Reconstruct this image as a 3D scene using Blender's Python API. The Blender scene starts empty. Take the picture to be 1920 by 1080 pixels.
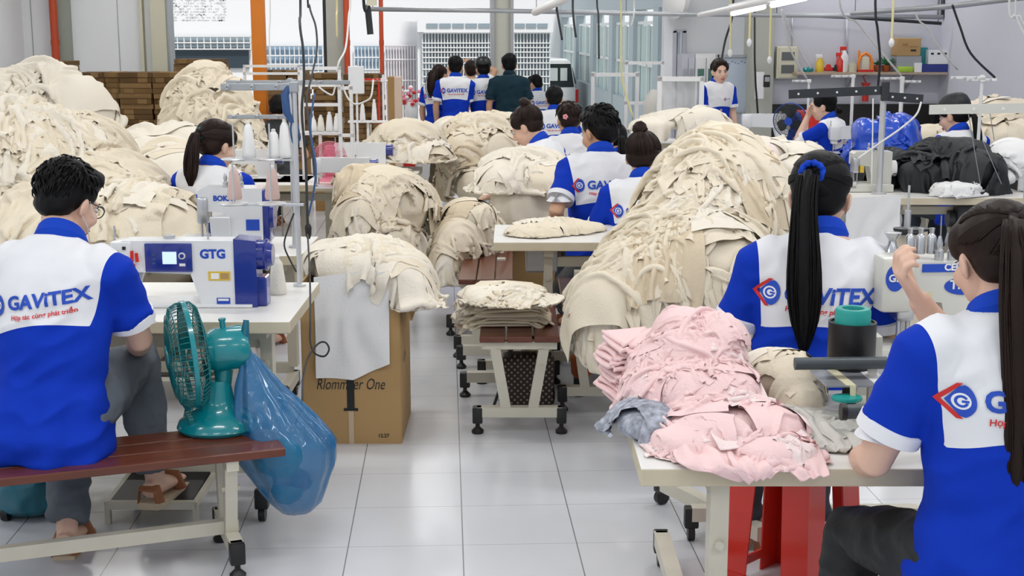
import bpy, bmesh, math, random
import numpy as np
from mathutils import Vector, Matrix, Euler
from mathutils.bvhtree import BVHTree
SC = bpy.context.scene
COL = SC.collection
R = math.radians
PI = math.pi
# ---------------------------------------------------------------- camera, sky, lights, exposure
FPX = 2578.0; PITCH = 10.654; YAW = 2.73; CH = 1.775
cd = bpy.data.cameras.new('camera'); cam = bpy.data.objects.new('camera', cd); COL.objects.link(cam)
cam.location = (0, 0, CH); cam.rotation_euler = (R(90 - PITCH), 0, R(-YAW))
cd.sensor_width = 36; cd.lens = FPX / 1920 * 36; cd.clip_start = .05; cd.clip_end = 300
SC.camera = cam
w = bpy.data.worlds.new('world'); SC.world = w; w.use_nodes = True
bg = w.node_tree.nodes['Background']; bg.inputs[0].default_value = (.90, .95, 1.0, 1); bg.inputs[1].default_value = 1.25
vs = SC.view_settings; vs.view_transform = 'Standard'; vs.look = 'None'; vs.gamma = 1; vs.use_curve_mapping = False; vs.exposure = -0.83
SC.cycles.max_bounces = 7; SC.cycles.diffuse_bounces = 4; SC.cycles.glossy_bounces = 3; SC.cycles.transparent_max_bounces = 8
SC.cycles.transmission_bounces = 4; SC.cycles.sample_clamp_indirect = 6; SC.cycles.caustics_reflective = False; SC.cycles.caustics_refractive = False
sl = bpy.data.lights.new('sun', 'SUN'); sl.energy = 4.0; sl.angle = R(8); sl.color = (1, .97, .92)
so = bpy.data.objects.new('sun', sl); so.rotation_euler = (R(38), R(12), 0); so.location = (0, 24, 12); COL.objects.link(so)
# ceiling lamps of the hall: rows of fluorescent battens, each lit by its own area light (the battens are built in hall_lamps)
LAMPS = [(x, y) for y in (.6, 3.4, 6.2, 9.0, 11.8, 14.4) for x in (-3.1, -.6, 1.9, 4.3)]
for x, y in LAMPS:   # the battens' light
    l = bpy.data.lights.new('batten_light', 'AREA'); l.shape = 'RECTANGLE'; l.size = 1.2; l.size_y = .16; l.energy = 33; l.color = (1, .985, .96)
    o = bpy.data.objects.new('batten_light', l); o.location = (x, y, 3.22); COL.objects.link(o)

# ---------------------------------------------------------------- photogrammetry helpers
_ps, _pc = math.sin(R(PITCH)), math.cos(R(PITCH)); _ys, _yc = math.sin(R(YAW)), math.cos(R(YAW))
CR = Vector((_yc, -_ys, 0)); CF = Vector((_ys * _pc, _yc * _pc, -_ps)); CU = Vector((_ys * _ps, _yc * _ps, _pc)); CO = Vector((0, 0, CH))
def ray(u, v): return CF + CR * ((u - 960) / FPX) + CU * ((540 - v) / FPX)
def G(u, v, z=0.):            # world point at height z
    d = ray(u, v); return CO + d * ((z - CH) / d.z)
def D(u, v, zc):              # world point at camera depth zc
    return CO + ray(u, v) * zc
def AY(u, v, y):              # world point on the plane Y = y
    d = ray(u, v); return CO + d * (y / d.y)

# ---------------------------------------------------------------- materials
MATS = {}
def mat(name, col, rough=.6, metal=0., var=0., vscale=6., bump=0., bscale=40., spec=.5, coat=0., emit=None, es=1., alpha=1., trans=0., sheen=0., stretch=None):
    if name in MATS: return MATS[name]
    m = bpy.data.materials.new(name); m.use_nodes = True; nt = m.node_tree; b = nt.nodes['Principled BSDF']
    b.inputs['Base Color'].default_value = (*col, 1); b.inputs['Roughness'].default_value = rough; b.inputs['Metallic'].default_value = metal
    b.inputs['Specular IOR Level'].default_value = spec; b.inputs['Coat Weight'].default_value = coat
    if sheen: b.inputs['Sheen Weight'].default_value = sheen
    if alpha < 1: b.inputs['Alpha'].default_value = alpha
    if trans: b.inputs['Transmission Weight'].default_value = trans
    if emit: b.inputs['Emission Color'].default_value = (*emit, 1); b.inputs['Emission Strength'].default_value = es
    if var or bump:
        tc = nt.nodes.new('ShaderNodeTexCoord'); mp = nt.nodes.new('ShaderNodeMapping'); nt.links.new(tc.outputs['Object'], mp.inputs[0])
        if stretch: mp.inputs['Scale'].default_value = stretch
    if var:
        n = nt.nodes.new('ShaderNodeTexNoise'); n.inputs['Scale'].default_value = vscale; n.inputs['Detail'].default_value = 4
        nt.links.new(mp.outputs[0], n.inputs['Vector'])
        mx = nt.nodes.new('ShaderNodeMix'); mx.data_type = 'RGBA'
        mx.inputs[6].default_value = (*[max(0, c * (1 - var)) for c in col], 1); mx.inputs[7].default_value = (*[min(1, c * (1 + var)) for c in col], 1)
        nt.links.new(n.outputs[0], mx.inputs[0]); nt.links.new(mx.outputs[2], b.inputs['Base Color'])
    if bump:
        n = nt.nodes.new('ShaderNodeTexNoise'); n.inputs['Scale'].default_value = bscale; n.inputs['Detail'].default_value = 3
        nt.links.new(mp.outputs[0], n.inputs['Vector']); bp = nt.nodes.new('ShaderNodeBump'); bp.inputs['Strength'].default_value = bump
        bp.inputs['Distance'].default_value = .01; nt.links.new(n.outputs[0], bp.inputs['Height']); nt.links.new(bp.outputs[0], b.inputs['Normal'])
    MATS[name] = m; return m
M = MATS
M['white_wall'] = mat('white_wall', (.86, .88, .90), .8, var=.05, vscale=1.5)
M['grey_wall'] = mat('grey_wall', (.56, .57, .64), .8, var=.06, vscale=1.2)
M['beige_col'] = mat('beige_col', (.62, .60, .47), .8, var=.06, vscale=2)
M['green_grey'] = mat('green_grey', (.33, .36, .31), .8, var=.1, vscale=3)
M['black_base'] = mat('black_base', (.012, .011, .012), .5)
M['red_pipe'] = mat('red_pipe', (.55, .07, .02), .45, var=.1)
M['orange_post'] = mat('orange_post', (.66, .19, .008), .45, var=.08)
M['galv'] = mat('galv', (.42, .44, .46), .4, .6, var=.1)
M['cream'] = mat('cream', (.82, .735, .585), .85, var=.05, vscale=3, bump=.25, bscale=90, spec=.2)
M['cream2'] = mat('cream2', (.86, .80, .69), .85, var=.05, vscale=3, bump=.25, bscale=90, spec=.2)
M['tan'] = mat('tan', (.70, .59, .43), .85, var=.08, vscale=3, bump=.25, bscale=90, spec=.2)
M['whitecloth'] = mat('whitecloth', (.86, .86, .86), .85, var=.03, bump=.2, bscale=80, spec=.2)
M['pinkcloth'] = mat('pinkcloth', (.90, .65, .645), .85, var=.07, vscale=4, bump=.25, bscale=90, spec=.2)
M['palepink'] = mat('palepink', (.90, .76, .74), .85, var=.05, vscale=4, bump=.25, bscale=90, spec=.2)
M['greycloth'] = mat('greycloth', (.36, .38, .44), .85, var=.95, vscale=55, spec=.2)
M['blackcloth'] = mat('blackcloth', (.012, .015, .018), .6, var=.3, vscale=5, bump=.3, bscale=30)
M['blueplastic'] = mat('blueplastic', (.02, .09, .62), .25, var=.15, vscale=5, bump=.2, bscale=15, coat=.3)
M['table_top'] = mat('table_top', (.83, .82, .79), .35, var=.03, vscale=4)
M['table_edge'] = mat('table_edge', (.62, .55, .40), .5, var=.1, vscale=12)
M['frame'] = mat('frame', (.60, .57, .47), .45, var=.1, vscale=9)
M['rubber'] = mat('rubber', (.01, .01, .011), .45)
M['bwood'] = mat('bwood', (.125, .028, .010), .36, var=.45, vscale=5, coat=.2, stretch=(1, 8, 8))
M['carton'] = mat('carton', (.44, .28, .12), .8, var=.07, vscale=3)
M['carton2'] = mat('carton2', (.34, .20, .07), .8, var=.2, vscale=6)
M['tealp'] = mat('tealp', (.0, .24, .28), .22, var=.08, coat=.5)
M['teald'] = mat('teald', (.0, .16, .17), .28)
M['mint'] = mat('mint', (.01, .34, .30), .35)
M['mwhite'] = mat('mwhite', (.80, .82, .84), .25, var=.02, coat=.3)
M['mcream'] = mat('mcream', (.68, .68, .62), .3, var=.04, coat=.3)
M['mblue'] = mat('mblue', (.012, .03, .26), .22, coat=.5)
M['steel'] = mat('steel', (.55, .56, .58), .25, .9)
M['alu'] = mat('alu', (.62, .64, .66), .35, .5)
M['dkmetal'] = mat('dkmetal', (.04, .045, .05), .4, .4)
M['black'] = mat('black', (.008, .008, .009), .4)
M['white'] = mat('white', (.85, .85, .85), .4)
M['red'] = mat('red', (.65, .02, .015), .35)
M['redstool'] = mat('redstool', (.62, .018, .006), .3, coat=.3)
M['pinkp'] = mat('pinkp', (.88, .25, .36), .3, coat=.3)
M['spool'] = mat('spool', (.82, .79, .70), .8, bump=.4, bscale=120)
M['spoolpink'] = mat('spoolpink', (.72, .52, .47), .8, bump=.4, bscale=120)
M['yellow'] = mat('yellow', (.75, .52, .05), .5)
M['cable'] = mat('cable', (.02, .022, .025), .5)
M['cablew'] = mat('cablew', (.72, .72, .70), .5)
M['cabley'] = mat('cabley', (.75, .68, .35), .5)
M['cableb'] = mat('cableb', (.03, .09, .25), .5)
M['skin'] = mat('skin', (.62, .36, .23), .5, var=.06, vscale=8, spec=.35)
M['skinp'] = mat('skinp', (.74, .48, .36), .5, var=.05, vscale=8, spec=.35)
M['lips'] = mat('lips', (.50, .12, .11), .4)
M['eyew'] = mat('eyew', (.8, .8, .8), .2)
M['hairb'] = mat('hairb', (.004, .0038, .0042), .48, spec=.16)
M['hairbr'] = mat('hairbr', (.016, .0075, .005), .46, spec=.2, var=.5, vscale=9)
M['lb'] = mat('lb', (.01, .07, .50), .6)
M['lr'] = mat('lr', (.65, .02, .02), .6)
M['collar'] = mat('collar', (.006, .055, .50), .75, spec=.2)
M['cuff'] = mat('cuff', (.84, .85, .88), .75, spec=.2)
M['jeans'] = mat('jeans', (.13, .15, .175), .85, var=.35, vscale=9, bump=.2, bscale=60, spec=.2)
M['jeansd'] = mat('jeansd', (.05, .058, .07), .85, var=.35, vscale=9, bump=.2, bscale=60, spec=.2)
M['olive'] = mat('olive', (.09, .07, .035), .85)
M['sandal'] = mat('sandal', (.32, .12, .05), .5)
M['sole'] = mat('sole', (.55, .45, .32), .6)
M['steelblue'] = mat('steelblue', (.008, .03, .045), .8, spec=.2)

def uniform_mat():
    m = bpy.data.materials.new('uniform'); m.use_nodes = True; nt = m.node_tree; b = nt.nodes['Principled BSDF']
    b.inputs['Roughness'].default_value = .8; b.inputs['Specular IOR Level'].default_value = .15
    a = nt.nodes.new('ShaderNodeAttribute'); a.attribute_name = 'pat'
    g = nt.nodes.new('ShaderNodeMath'); g.operation = 'GREATER_THAN'; g.inputs[1].default_value = 0
    nt.links.new(a.outputs['Fac'], g.inputs[0])
    mx = nt.nodes.new('ShaderNodeMix'); mx.data_type = 'RGBA'
    mx.inputs[6].default_value = (.004, .038, .46, 1); mx.inputs[7].default_value = (.82, .83, .86, 1)
    nt.links.new(g.outputs[0], mx.inputs[0]); nt.links.new(mx.outputs[2], b.inputs['Base Color'])
    n = nt.nodes.new('ShaderNodeTexNoise'); n.inputs['Scale'].default_value = 260
    bp = nt.nodes.new('ShaderNodeBump'); bp.inputs['Strength'].default_value = .12; bp.inputs['Distance'].default_value = .003
    nt.links.new(n.outputs[0], bp.inputs['Height']); nt.links.new(bp.outputs[0], b.inputs['Normal'])
    return m
M['uniform'] = uniform_mat()
def floor_mat():
    m = bpy.data.materials.new('floor_tiles'); m.use_nodes = True; nt = m.node_tree; b = nt.nodes['Principled BSDF']; N = nt.nodes.new; L = nt.links.new
    tc = N('ShaderNodeTexCoord'); sp = N('ShaderNodeSeparateXYZ'); L(tc.outputs['Object'], sp.inputs[0])
    x0 = G(869.8, 1080).x; y0 = G(864, 1022).y
    def line(ax, o, wd):
        s = N('ShaderNodeMath'); s.operation = 'SUBTRACT'; L(sp.outputs[ax], s.inputs[0]); s.inputs[1].default_value = o - .2 - 40
        d = N('ShaderNodeMath'); d.operation = 'DIVIDE'; L(s.outputs[0], d.inputs[0]); d.inputs[1].default_value = .4
        f = N('ShaderNodeMath'); f.operation = 'FRACT'; L(d.outputs[0], f.inputs[0])
        c = N('ShaderNodeMath'); c.operation = 'SUBTRACT'; L(f.outputs[0], c.inputs[0]); c.inputs[1].default_value = .5
        a = N('ShaderNodeMath'); a.operation = 'ABSOLUTE'; L(c.outputs[0], a.inputs[0])
        l = N('ShaderNodeMath'); l.operation = 'LESS_THAN'; L(a.outputs[0], l.inputs[0]); l.inputs[1].default_value = wd
        return l
    lx = line(0, x0, .0052); ly = line(1, y0, .0045)
    ns = N('ShaderNodeTexNoise'); ns.inputs['Scale'].default_value = 2.2; ns.inputs['Detail'].default_value = 5; L(tc.outputs['Object'], ns.inputs[0])
    cr = N('ShaderNodeMix'); cr.data_type = 'RGBA'; L(ns.outputs[0], cr.inputs[0]); cr.inputs[6].default_value = (.60, .62, .66, 1); cr.inputs[7].default_value = (.70, .71, .74, 1)
    m1 = N('ShaderNodeMix'); m1.data_type = 'RGBA'; L(ly.outputs[0], m1.inputs[0]); L(cr.outputs[2], m1.inputs[6]); m1.inputs[7].default_value = (.40, .41, .43, 1)
    m2 = N('ShaderNodeMix'); m2.data_type = 'RGBA'; L(lx.outputs[0], m2.inputs[0]); L(m1.outputs[2], m2.inputs[6]); m2.inputs[7].default_value = (.20, .21, .22, 1)
    L(m2.outputs[2], b.inputs['Base Color'])
    n2 = N('ShaderNodeTexNoise'); n2.inputs['Scale'].default_value = 6; mr = N('ShaderNodeMapRange'); L(n2.outputs[0], mr.inputs[0])
    mr.inputs[3].default_value = .10; mr.inputs[4].default_value = .26; L(mr.outputs[0], b.inputs['Roughness'])
    bp = N('ShaderNodeBump'); bp.inputs['Strength'].default_value = .06; bp.inputs['Distance'].default_value = .02; n3 = N('ShaderNodeTexNoise'); n3.inputs['Scale'].default_value = 5
    L(n3.outputs[0], bp.inputs['Height']); L(bp.outputs[0], b.inputs['Normal'])
    return m
M['floor'] = floor_mat()

# ---------------------------------------------------------------- object helpers
def tag(o, label=None, cat=None, group=None, kind=None):
    if label: o['label'] = label
    if cat: o['category'] = cat
    if group: o['group'] = group
    if kind: o['kind'] = kind
    return o
def thing(name, label, cat, loc=(0, 0, 0), rz=0, group=None):
    o = bpy.data.objects.new(name, None); COL.objects.link(o); o.location = loc; o.rotation_euler = (0, 0, rz); o.empty_display_size = .1
    return tag(o, label, cat, group)
def copy_tree(o, parent=None):
    c = o.copy(); COL.objects.link(c); c.parent = parent
    for ch in list(o.children): copy_tree(ch, c)
    return c
class MB:
    def __init__(s): s.v = []; s.f = []; s.mi = []; s.T = Matrix.Identity(4); s.m = 0
    def add(s, vs, fs, m=None):
        b = len(s.v); T = s.T
        s.v += [tuple(T @ Vector(v)) for v in vs]; s.f += [tuple(i + b for i in f) for f in fs]; s.mi += [s.m if m is None else m] * len(fs); return s
    def box(s, c, d, rot=None, bev=0, m=None):
        x, y, z = [q / 2 for q in d]; Rm = Euler(rot).to_matrix() if rot else Matrix.Identity(3); C = Vector(c)
        if bev:
            bm = bmesh.new(); bmesh.ops.create_cube(bm, size=1)
            for q in bm.verts: q.co = Vector((q.co.x * d[0], q.co.y * d[1], q.co.z * d[2]))
            bmesh.ops.bevel(bm, geom=bm.edges[:], offset=bev, segments=2, affect='EDGES', profile=.5)
            bm.verts.index_update(); vs_ = [C + Rm @ q.co for q in bm.verts]; fs = [[q.index for q in f.verts] for f in bm.faces]; bm.free(); return s.add(vs_, fs, m)
        vs_ = [C + Rm @ Vector((a * x, b * y, e * z)) for a in (-1, 1) for b in (-1, 1) for e in (-1, 1)]
        return s.add(vs_, [(0, 1, 3, 2), (4, 6, 7, 5), (0, 4, 5, 1), (2, 3, 7, 6), (0, 2, 6, 4), (1, 5, 7, 3)], m)
    def tube(s, pts, r, n=8, cap=True, m=None, sq=None, closed=False, up=None):
        pts = [Vector(p) for p in pts]; k = len(pts); rs = r if hasattr(r, '__len__') else [r] * k
        vs_ = []; fs = []; prev = None
        for i, p in enumerate(pts):
            if closed: t = (pts[(i + 1) % k] - pts[i - 1])
            else: t = (pts[min(i + 1, k - 1)] - pts[max(i - 1, 0)])
            t = t.normalized() if t.length > 1e-9 else Vector((0, 0, 1))
            if prev is None:
                a = Vector(up) if up else (Vector((0, 0, 1)) if abs(t.z) < .9 else Vector((0, 1, 0))); prev = (a - t * a.dot(t)).normalized()
            else:
                q = prev - t * prev.dot(t); prev = q.normalized() if q.length > 1e-6 else prev
            b = t.cross(prev); ri = rs[i]; ra, rb = (ri if hasattr(ri, '__len__') else (ri, ri * (sq or 1)))
            for j in range(n):
                an = 2 * PI * j / n; vs_.append(p + b * (math.cos(an) * ra) + prev * (math.sin(an) * rb))
        for i in range(k if closed else k - 1):
            for j in range(n):
                a, b_ = i * n + j, i * n + (j + 1) % n; c, d = ((i + 1) % k) * n + (j + 1) % n, ((i + 1) % k) * n + j; fs.append((a, b_, c, d))
        if cap and not closed: fs.append(tuple(range(n - 1, -1, -1))); fs.append(tuple((k - 1) * n + j for j in range(n)))
        return s.add(vs_, fs, m)
    def cyl(s, a, b, r, n=16, r2=None, m=None): return s.tube([a, b], [r, r if r2 is None else r2], n, True, m)
    def bar(s, a, b, w, h, m=None):   # rectangular section beam
        a = Vector(a); b = Vector(b); t = (b - a).normalized(); z = Vector((0, 0, 1)) if abs(t.z) < .9 else Vector((0, 1, 0)); x = t.cross(z).normalized(); y = x.cross(t)
        vs_ = [p + x * (i * w / 2) + y * (j * h / 2) for p in (a, b) for i, j in ((-1, -1), (1, -1), (1, 1), (-1, 1))]
        return s.add(vs_, [(0, 3, 2, 1), (4, 5, 6, 7), (0, 1, 5, 4), (1, 2, 6, 5), (2, 3, 7, 6), (3, 0, 4, 7)], m)
    def lathe(s, prof, n=24, o=(0, 0, 0), m=None, rot=None, sx=1, sy=1):
        Rm = Euler(rot).to_matrix() if rot else Matrix.Identity(3); O = Vector(o); vs_ = []; fs = []
        for r, z in prof:
            for j in range(n): a = 2 * PI * j / n; vs_.append(O + Rm @ Vector((r * math.cos(a) * sx, r * math.sin(a) * sy, z)))
        for i in range(len(prof) - 1):
            for j in range(n): fs.append((i * n + j, i * n + (j + 1) % n, (i + 1) * n + (j + 1) % n, (i + 1) * n + j))
        fs.append(tuple(range(n - 1, -1, -1))); fs.append(tuple((len(prof) - 1) * n + j for j in range(n)))
        return s.add(vs_, fs, m)
    def ell(s, c, r, nu=16, nv=10, m=None, rot=None):
        r = r if hasattr(r, '__len__') else (r, r, r); Rm = Euler(rot).to_matrix() if rot else Matrix.Identity(3); C = Vector(c)
        vs_ = [C + Rm @ Vector((0, 0, -r[2]))]; fs = []
        for i in range(1, nv):
            p = -PI / 2 + PI * i / nv
            for j in range(nu): a = 2 * PI * j / nu; vs_.append(C + Rm @ Vector((r[0] * math.cos(p) * math.cos(a), r[1] * math.cos(p) * math.sin(a), r[2] * math.sin(p))))
        vs_.append(C + Rm @ Vector((0, 0, r[2]))); L = len(vs_) - 1
        for j in range(nu): fs.append((0, 1 + (j + 1) % nu, 1 + j)); fs.append((L, L - nu + j, L - nu + (j + 1) % nu))
        for i in range(nv - 2):
            for j in range(nu): a = 1 + i * nu; fs.append((a + j, a + (j + 1) % nu, a + nu + (j + 1) % nu, a + nu + j))
        return s.add(vs_, fs, m)
    def poly(s, pts, m=None): return s.add(pts, [tuple(range(len(pts)))], m)
    def prism(s, pts, d, m=None):   # outline extruded by vector d
        n = len(pts); P = [Vector(p) for p in pts]; d = Vector(d)
        return s.add(P + [p + d for p in P], [tuple(range(n - 1, -1, -1)), tuple(range(n, 2 * n))] + [(i, (i + 1) % n, n + (i + 1) % n, n + i) for i in range(n)], m)
    def build(s, name, mats, parent=None, smooth=False, auto=True):
        me = bpy.data.meshes.new(name); me.from_pydata(s.v, [], s.f); mats = mats if isinstance(mats, (list, tuple)) else [mats]
        for q in mats: me.materials.append(M[q] if isinstance(q, str) else q)
        me.polygons.foreach_set('material_index', s.mi)
        bm = bmesh.new(); bm.from_mesh(me); bmesh.ops.recalc_face_normals(bm, faces=bm.faces[:]) if len(bm.faces) < 60000 else None; bm.to_mesh(me); bm.free()
        if smooth:
            me.polygons.foreach_set('use_smooth', [True] * len(me.polygons))
            if auto and smooth != 'all':
                try: me.set_sharp_from_angle(angle=R(40))
                except Exception: pass
        me.update(); o = bpy.data.objects.new(name, me); COL.objects.link(o)
        if parent: o.parent = parent
        return o
def arr_mesh(name, V, F, mats, parent=None, smooth=True, mi=None, loc=None):
    me = bpy.data.meshes.new(name); me.vertices.add(len(V)); me.vertices.foreach_set('co', np.asarray(V, dtype=np.float32).ravel())
    F = np.asarray(F, dtype=np.int32); me.loops.add(F.size); me.loops.foreach_set('vertex_index', F.ravel()); me.polygons.add(len(F))
    me.polygons.foreach_set('loop_start', np.arange(0, F.size, F.shape[1], dtype=np.int32))
    mats = mats if isinstance(mats, (list, tuple)) else [mats]
    for q in mats: me.materials.append(M[q] if isinstance(q, str) else q)
    if mi is not None: me.polygons.foreach_set('material_index', np.asarray(mi, dtype=np.int32))
    me.update(calc_edges=True); me.validate()
    me.polygons.foreach_set('use_smooth', [smooth] * len(me.polygons))
    o = bpy.data.objects.new(name, me); COL.objects.link(o)
    if parent: o.parent = parent
    if loc: o.location = loc
    return o
def remeshed(mb, voxel, smooth=4, sf=.5):   # union of everything in mb as one continuous skin -> (V, F)
    o = mb.build('tmp', [], None); md = o.modifiers.new('r', 'REMESH'); md.mode = 'VOXEL'; md.voxel_size = voxel
    s = o.modifiers.new('s', 'SMOOTH'); s.iterations = smooth; s.factor = sf
    dg = bpy.context.evaluated_depsgraph_get(); dg.update(); e = o.evaluated_get(dg); me = e.to_mesh()
    V = np.empty(len(me.vertices) * 3, dtype=np.float32); me.vertices.foreach_get('co', V); V = V.reshape(-1, 3)
    F = np.array([list(p.vertices) if len(p.vertices) == 4 else list(p.vertices) + [p.vertices[-1]] for p in me.polygons], dtype=np.int32)
    N = np.empty(len(me.vertices) * 3, dtype=np.float32); me.vertices.foreach_get('normal', N); N = N.reshape(-1, 3)
    e.to_mesh_clear(); m_ = o.data; bpy.data.objects.remove(o); bpy.data.meshes.remove(m_)
    return V.astype(float), F, N.astype(float)
def _h(i, j, k, s):
    n = (i * 374761393 + j * 668265263 + k * 2147483647 + s * 1274126177) & 0xffffffff
    n = ((n ^ (n >> 13)) * 1274126177) & 0xffffffff; n = (n ^ (n >> 16)) & 0xffffffff
    return n / 2147483648. - 1
def vn(p, seed=0):    # value noise -1..1 on (...,3)
    p = np.asarray(p, float); i = np.floor(p).astype(np.int64); f = p - i; f = f * f * (3 - 2 * f); r = 0
    for a in (0, 1):
        for b in (0, 1):
            for c in (0, 1):
                wt = (f[..., 0] if a else 1 - f[..., 0]) * (f[..., 1] if b else 1 - f[..., 1]) * (f[..., 2] if c else 1 - f[..., 2])
                r = r + wt * _h(i[..., 0] + a, i[..., 1] + b, i[..., 2] + c, seed)
    return r
# ---------------------------------------------------------------- cloth heaps
class Heap:
    def __init__(s, blobs, k=.05, zmin=None):
        s.B = np.array(blobs, float); s.k = k; s.zmin = zmin
    def f(s, p):
        d = []
        for b in s.B:
            q = (p - b[:3]) / b[3:6]; k0 = np.linalg.norm(q, axis=-1) + 1e-9; k1 = np.linalg.norm(q / b[3:6], axis=-1) + 1e-9
            d.append(k0 * (k0 - 1) / k1)
        d = np.array(d); m = d.min(0); return m - s.k * np.log(np.exp(-(d - m) / s.k).sum(0))
    def fg(s, p):
        d = []; n = []
        for b in s.B:
            w_ = p - b[:3]; q = w_ / b[3:6]; k0 = np.sqrt((q * q).sum(-1)) + 1e-9; q2 = q / b[3:6]; k1 = np.sqrt((q2 * q2).sum(-1)) + 1e-9
            d.append(k0 * (k0 - 1) / k1); n.append(q2 / k1[..., None])
        d = np.array(d); m = d.min(0); e = np.exp(-(d - m) / s.k); sm = e.sum(0); e = e / sm; nn = sum(e[i][..., None] * n[i] for i in range(len(n)))
        return m - s.k * np.log(sm) * .5, nn / (np.sqrt((nn * nn).sum(-1, keepdims=True)) + 1e-9)
    def g(s, p): return s.fg(p)[1]
    def proj(s, p, it=2):
        for _ in range(it):
            d, n = s.fg(p); p = p - n * d[..., None]
        if s.zmin is not None: p[..., 2] = np.maximum(p[..., 2], s.zmin)
        return p, s.g(p)
def crawl(H, s0, tdir, na, nb, step, rng, grav=.25):
    """a grid laid over the heap surface, walking out from its centre; (na, nb, 3)"""
    p0, n0 = H.proj(np.array(s0, float)[None], 5)
    t = np.array(tdir, float); t = t - n0[0] * (t @ n0[0]); t /= np.linalg.norm(t) + 1e-9; c = np.cross(n0[0], t)
    half = nb // 2; row = np.zeros((nb, 3)); tr = np.zeros((nb, 3)); row[half] = p0[0]; tr[half] = t
    for sg in (1, -1):
        p = p0[0].copy(); cc = c * sg; j = half
        while 0 <= j + sg < nb:
            q, n = H.proj((p + cc * step)[None], 2); q = q[0]; n = n[0]; dd = q - p; cc = dd / (np.linalg.norm(dd) + 1e-9); p = q; j += sg
            row[j] = p; tt = np.cross(cc * sg, n); tr[j] = tt / (np.linalg.norm(tt) + 1e-9)
            if tr[j] @ t < 0 and abs(j - half) < 3: tr[j] *= -1
    P = np.zeros((na, nb, 3)); h2 = na // 2; P[h2] = row; seed = int(rng.integers(1e6))
    for sg in (1, -1):
        p = row.copy(); T = tr * sg; i = h2; _, n = H.proj(p.copy(), 0)
        var = 1 + .35 * vn(np.stack([np.arange(nb) * step * 6, np.full(nb, sg * 3.3), np.zeros(nb)], -1), seed)
        while 0 <= i + sg < na:
            gv = np.array([0, 0, -1.]) - n * (-n[:, 2:3]); T = T + gv * grav; T = T - n * (T * n).sum(1, keepdims=True); T /= np.linalg.norm(T, axis=1, keepdims=True) + 1e-9
            q, n = H.proj(p + T * (step * var)[:, None], 1); T2 = q - p; p = q; T = T2 / (np.linalg.norm(T2, axis=1, keepdims=True) + 1e-9); i += sg; P[i] = p
    return P
def relax(H, P, rest_i, rest_j, off, steps=45, g=.0012, bend=.35, rng=None, lam=.09, amp=.02):
    """position based cloth: sheets with spare length buckle into folds over the heap; P (S, na, nb, 3), rest (S,)"""
    S = P.shape[0]; n = H.g(P); seed = 7 if rng is None else int(rng.integers(1e5))
    L_ = lambda A, ax: np.concatenate([np.zeros_like(A[:, :1, :, 0] if ax == 1 else A[:, :, :1, 0]), np.cumsum(np.linalg.norm(np.diff(A, axis=ax), axis=-1), axis=ax)], axis=ax)
    u = L_(P, 1); v = L_(P, 2); sid = np.arange(S)[:, None, None] * 7.3 + np.zeros_like(u); w_ = np.stack([u * 3.2, v * 3.2, sid], -1); w2 = np.stack([u * 7, v * 7, sid + 3], -1)
    ph = v / lam + .9 * vn(w_, seed) + .28 * vn(w2, seed + 5) + u / lam * .35 * np.sin(sid * 3.1); ph2 = u / (lam * 1.9) + 1.1 * vn(w_ + 9, seed + 1)
    fo = (.5 + .5 * np.sin(2 * PI * ph)) ** 1.3 * np.clip(.75 + .6 * vn(w_ + 4, seed + 2), .1, 1.3) + .55 * (.5 + .5 * np.sin(2 * PI * ph2)) ** 2 * np.clip(.3 + .9 * vn(w_ + 2, seed + 3), 0, 1)
    P = P + n * (off + amp * 1.5 * fo + .006 * np.abs(vn(P * 26, seed)))[..., None]; V = np.zeros_like(P)
    def con(A, B, r, k, lo=False):
        d = B - A; L = np.sqrt((d * d).sum(-1, keepdims=True)) + 1e-9; e = (L - r) / L * d * (.5 * k)
        if lo: e = np.where(L < r, e, 0)
        A += e; B -= e
    ri = rest_i[:, None, None, None]; rj = rest_j[:, None, None, None]; rd = np.sqrt(ri * ri + rj * rj)
    for it in range(steps):
        P0 = P.copy(); V[..., 2] -= g; P = P + V
        for q in range(3):
            for s in (0, 1):
                m = (P.shape[1] - s) // 2 * 2; con(P[:, s:s + m:2], P[:, s + 1:s + m:2], ri, 1); m = (P.shape[2] - s) // 2 * 2; con(P[:, :, s:s + m:2], P[:, :, s + 1:s + m:2], rj, 1)
            con(P[:, :-1, :-1], P[:, 1:, 1:], rd, .25); con(P[:, 1:, :-1], P[:, :-1, 1:], rd, .25)
            con(P[:, :-2], P[:, 2:], ri * 1.80, bend * .5, True); con(P[:, :, :-2], P[:, :, 2:], rj * 1.80, bend * .5, True)
            if q == 2 or it % 3 == 0:
                d, n = H.fg(P); pen = np.maximum(0, off - d); P = P + n * pen[..., None]; P = np.where((pen > 0)[..., None], P0 + (P - P0) * .25 + n * (((P - P0) * n).sum(-1, keepdims=True)) * .75, P)
                if H.zmin is not None: P[..., 2] = np.maximum(P[..., 2], H.zmin + .003)
        V = (P - P0) * .80; V[pen > 0] *= .25; V = np.clip(V, -.02, .02)
    return P
def grid_faces(na, nb, base):
    i, j = np.meshgrid(np.arange(na - 1), np.arange(nb - 1), indexing='ij'); a = base + i * nb + j
    return np.stack([a, a + 1, a + nb + 1, a + nb], -1).reshape(-1, 4)
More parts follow.
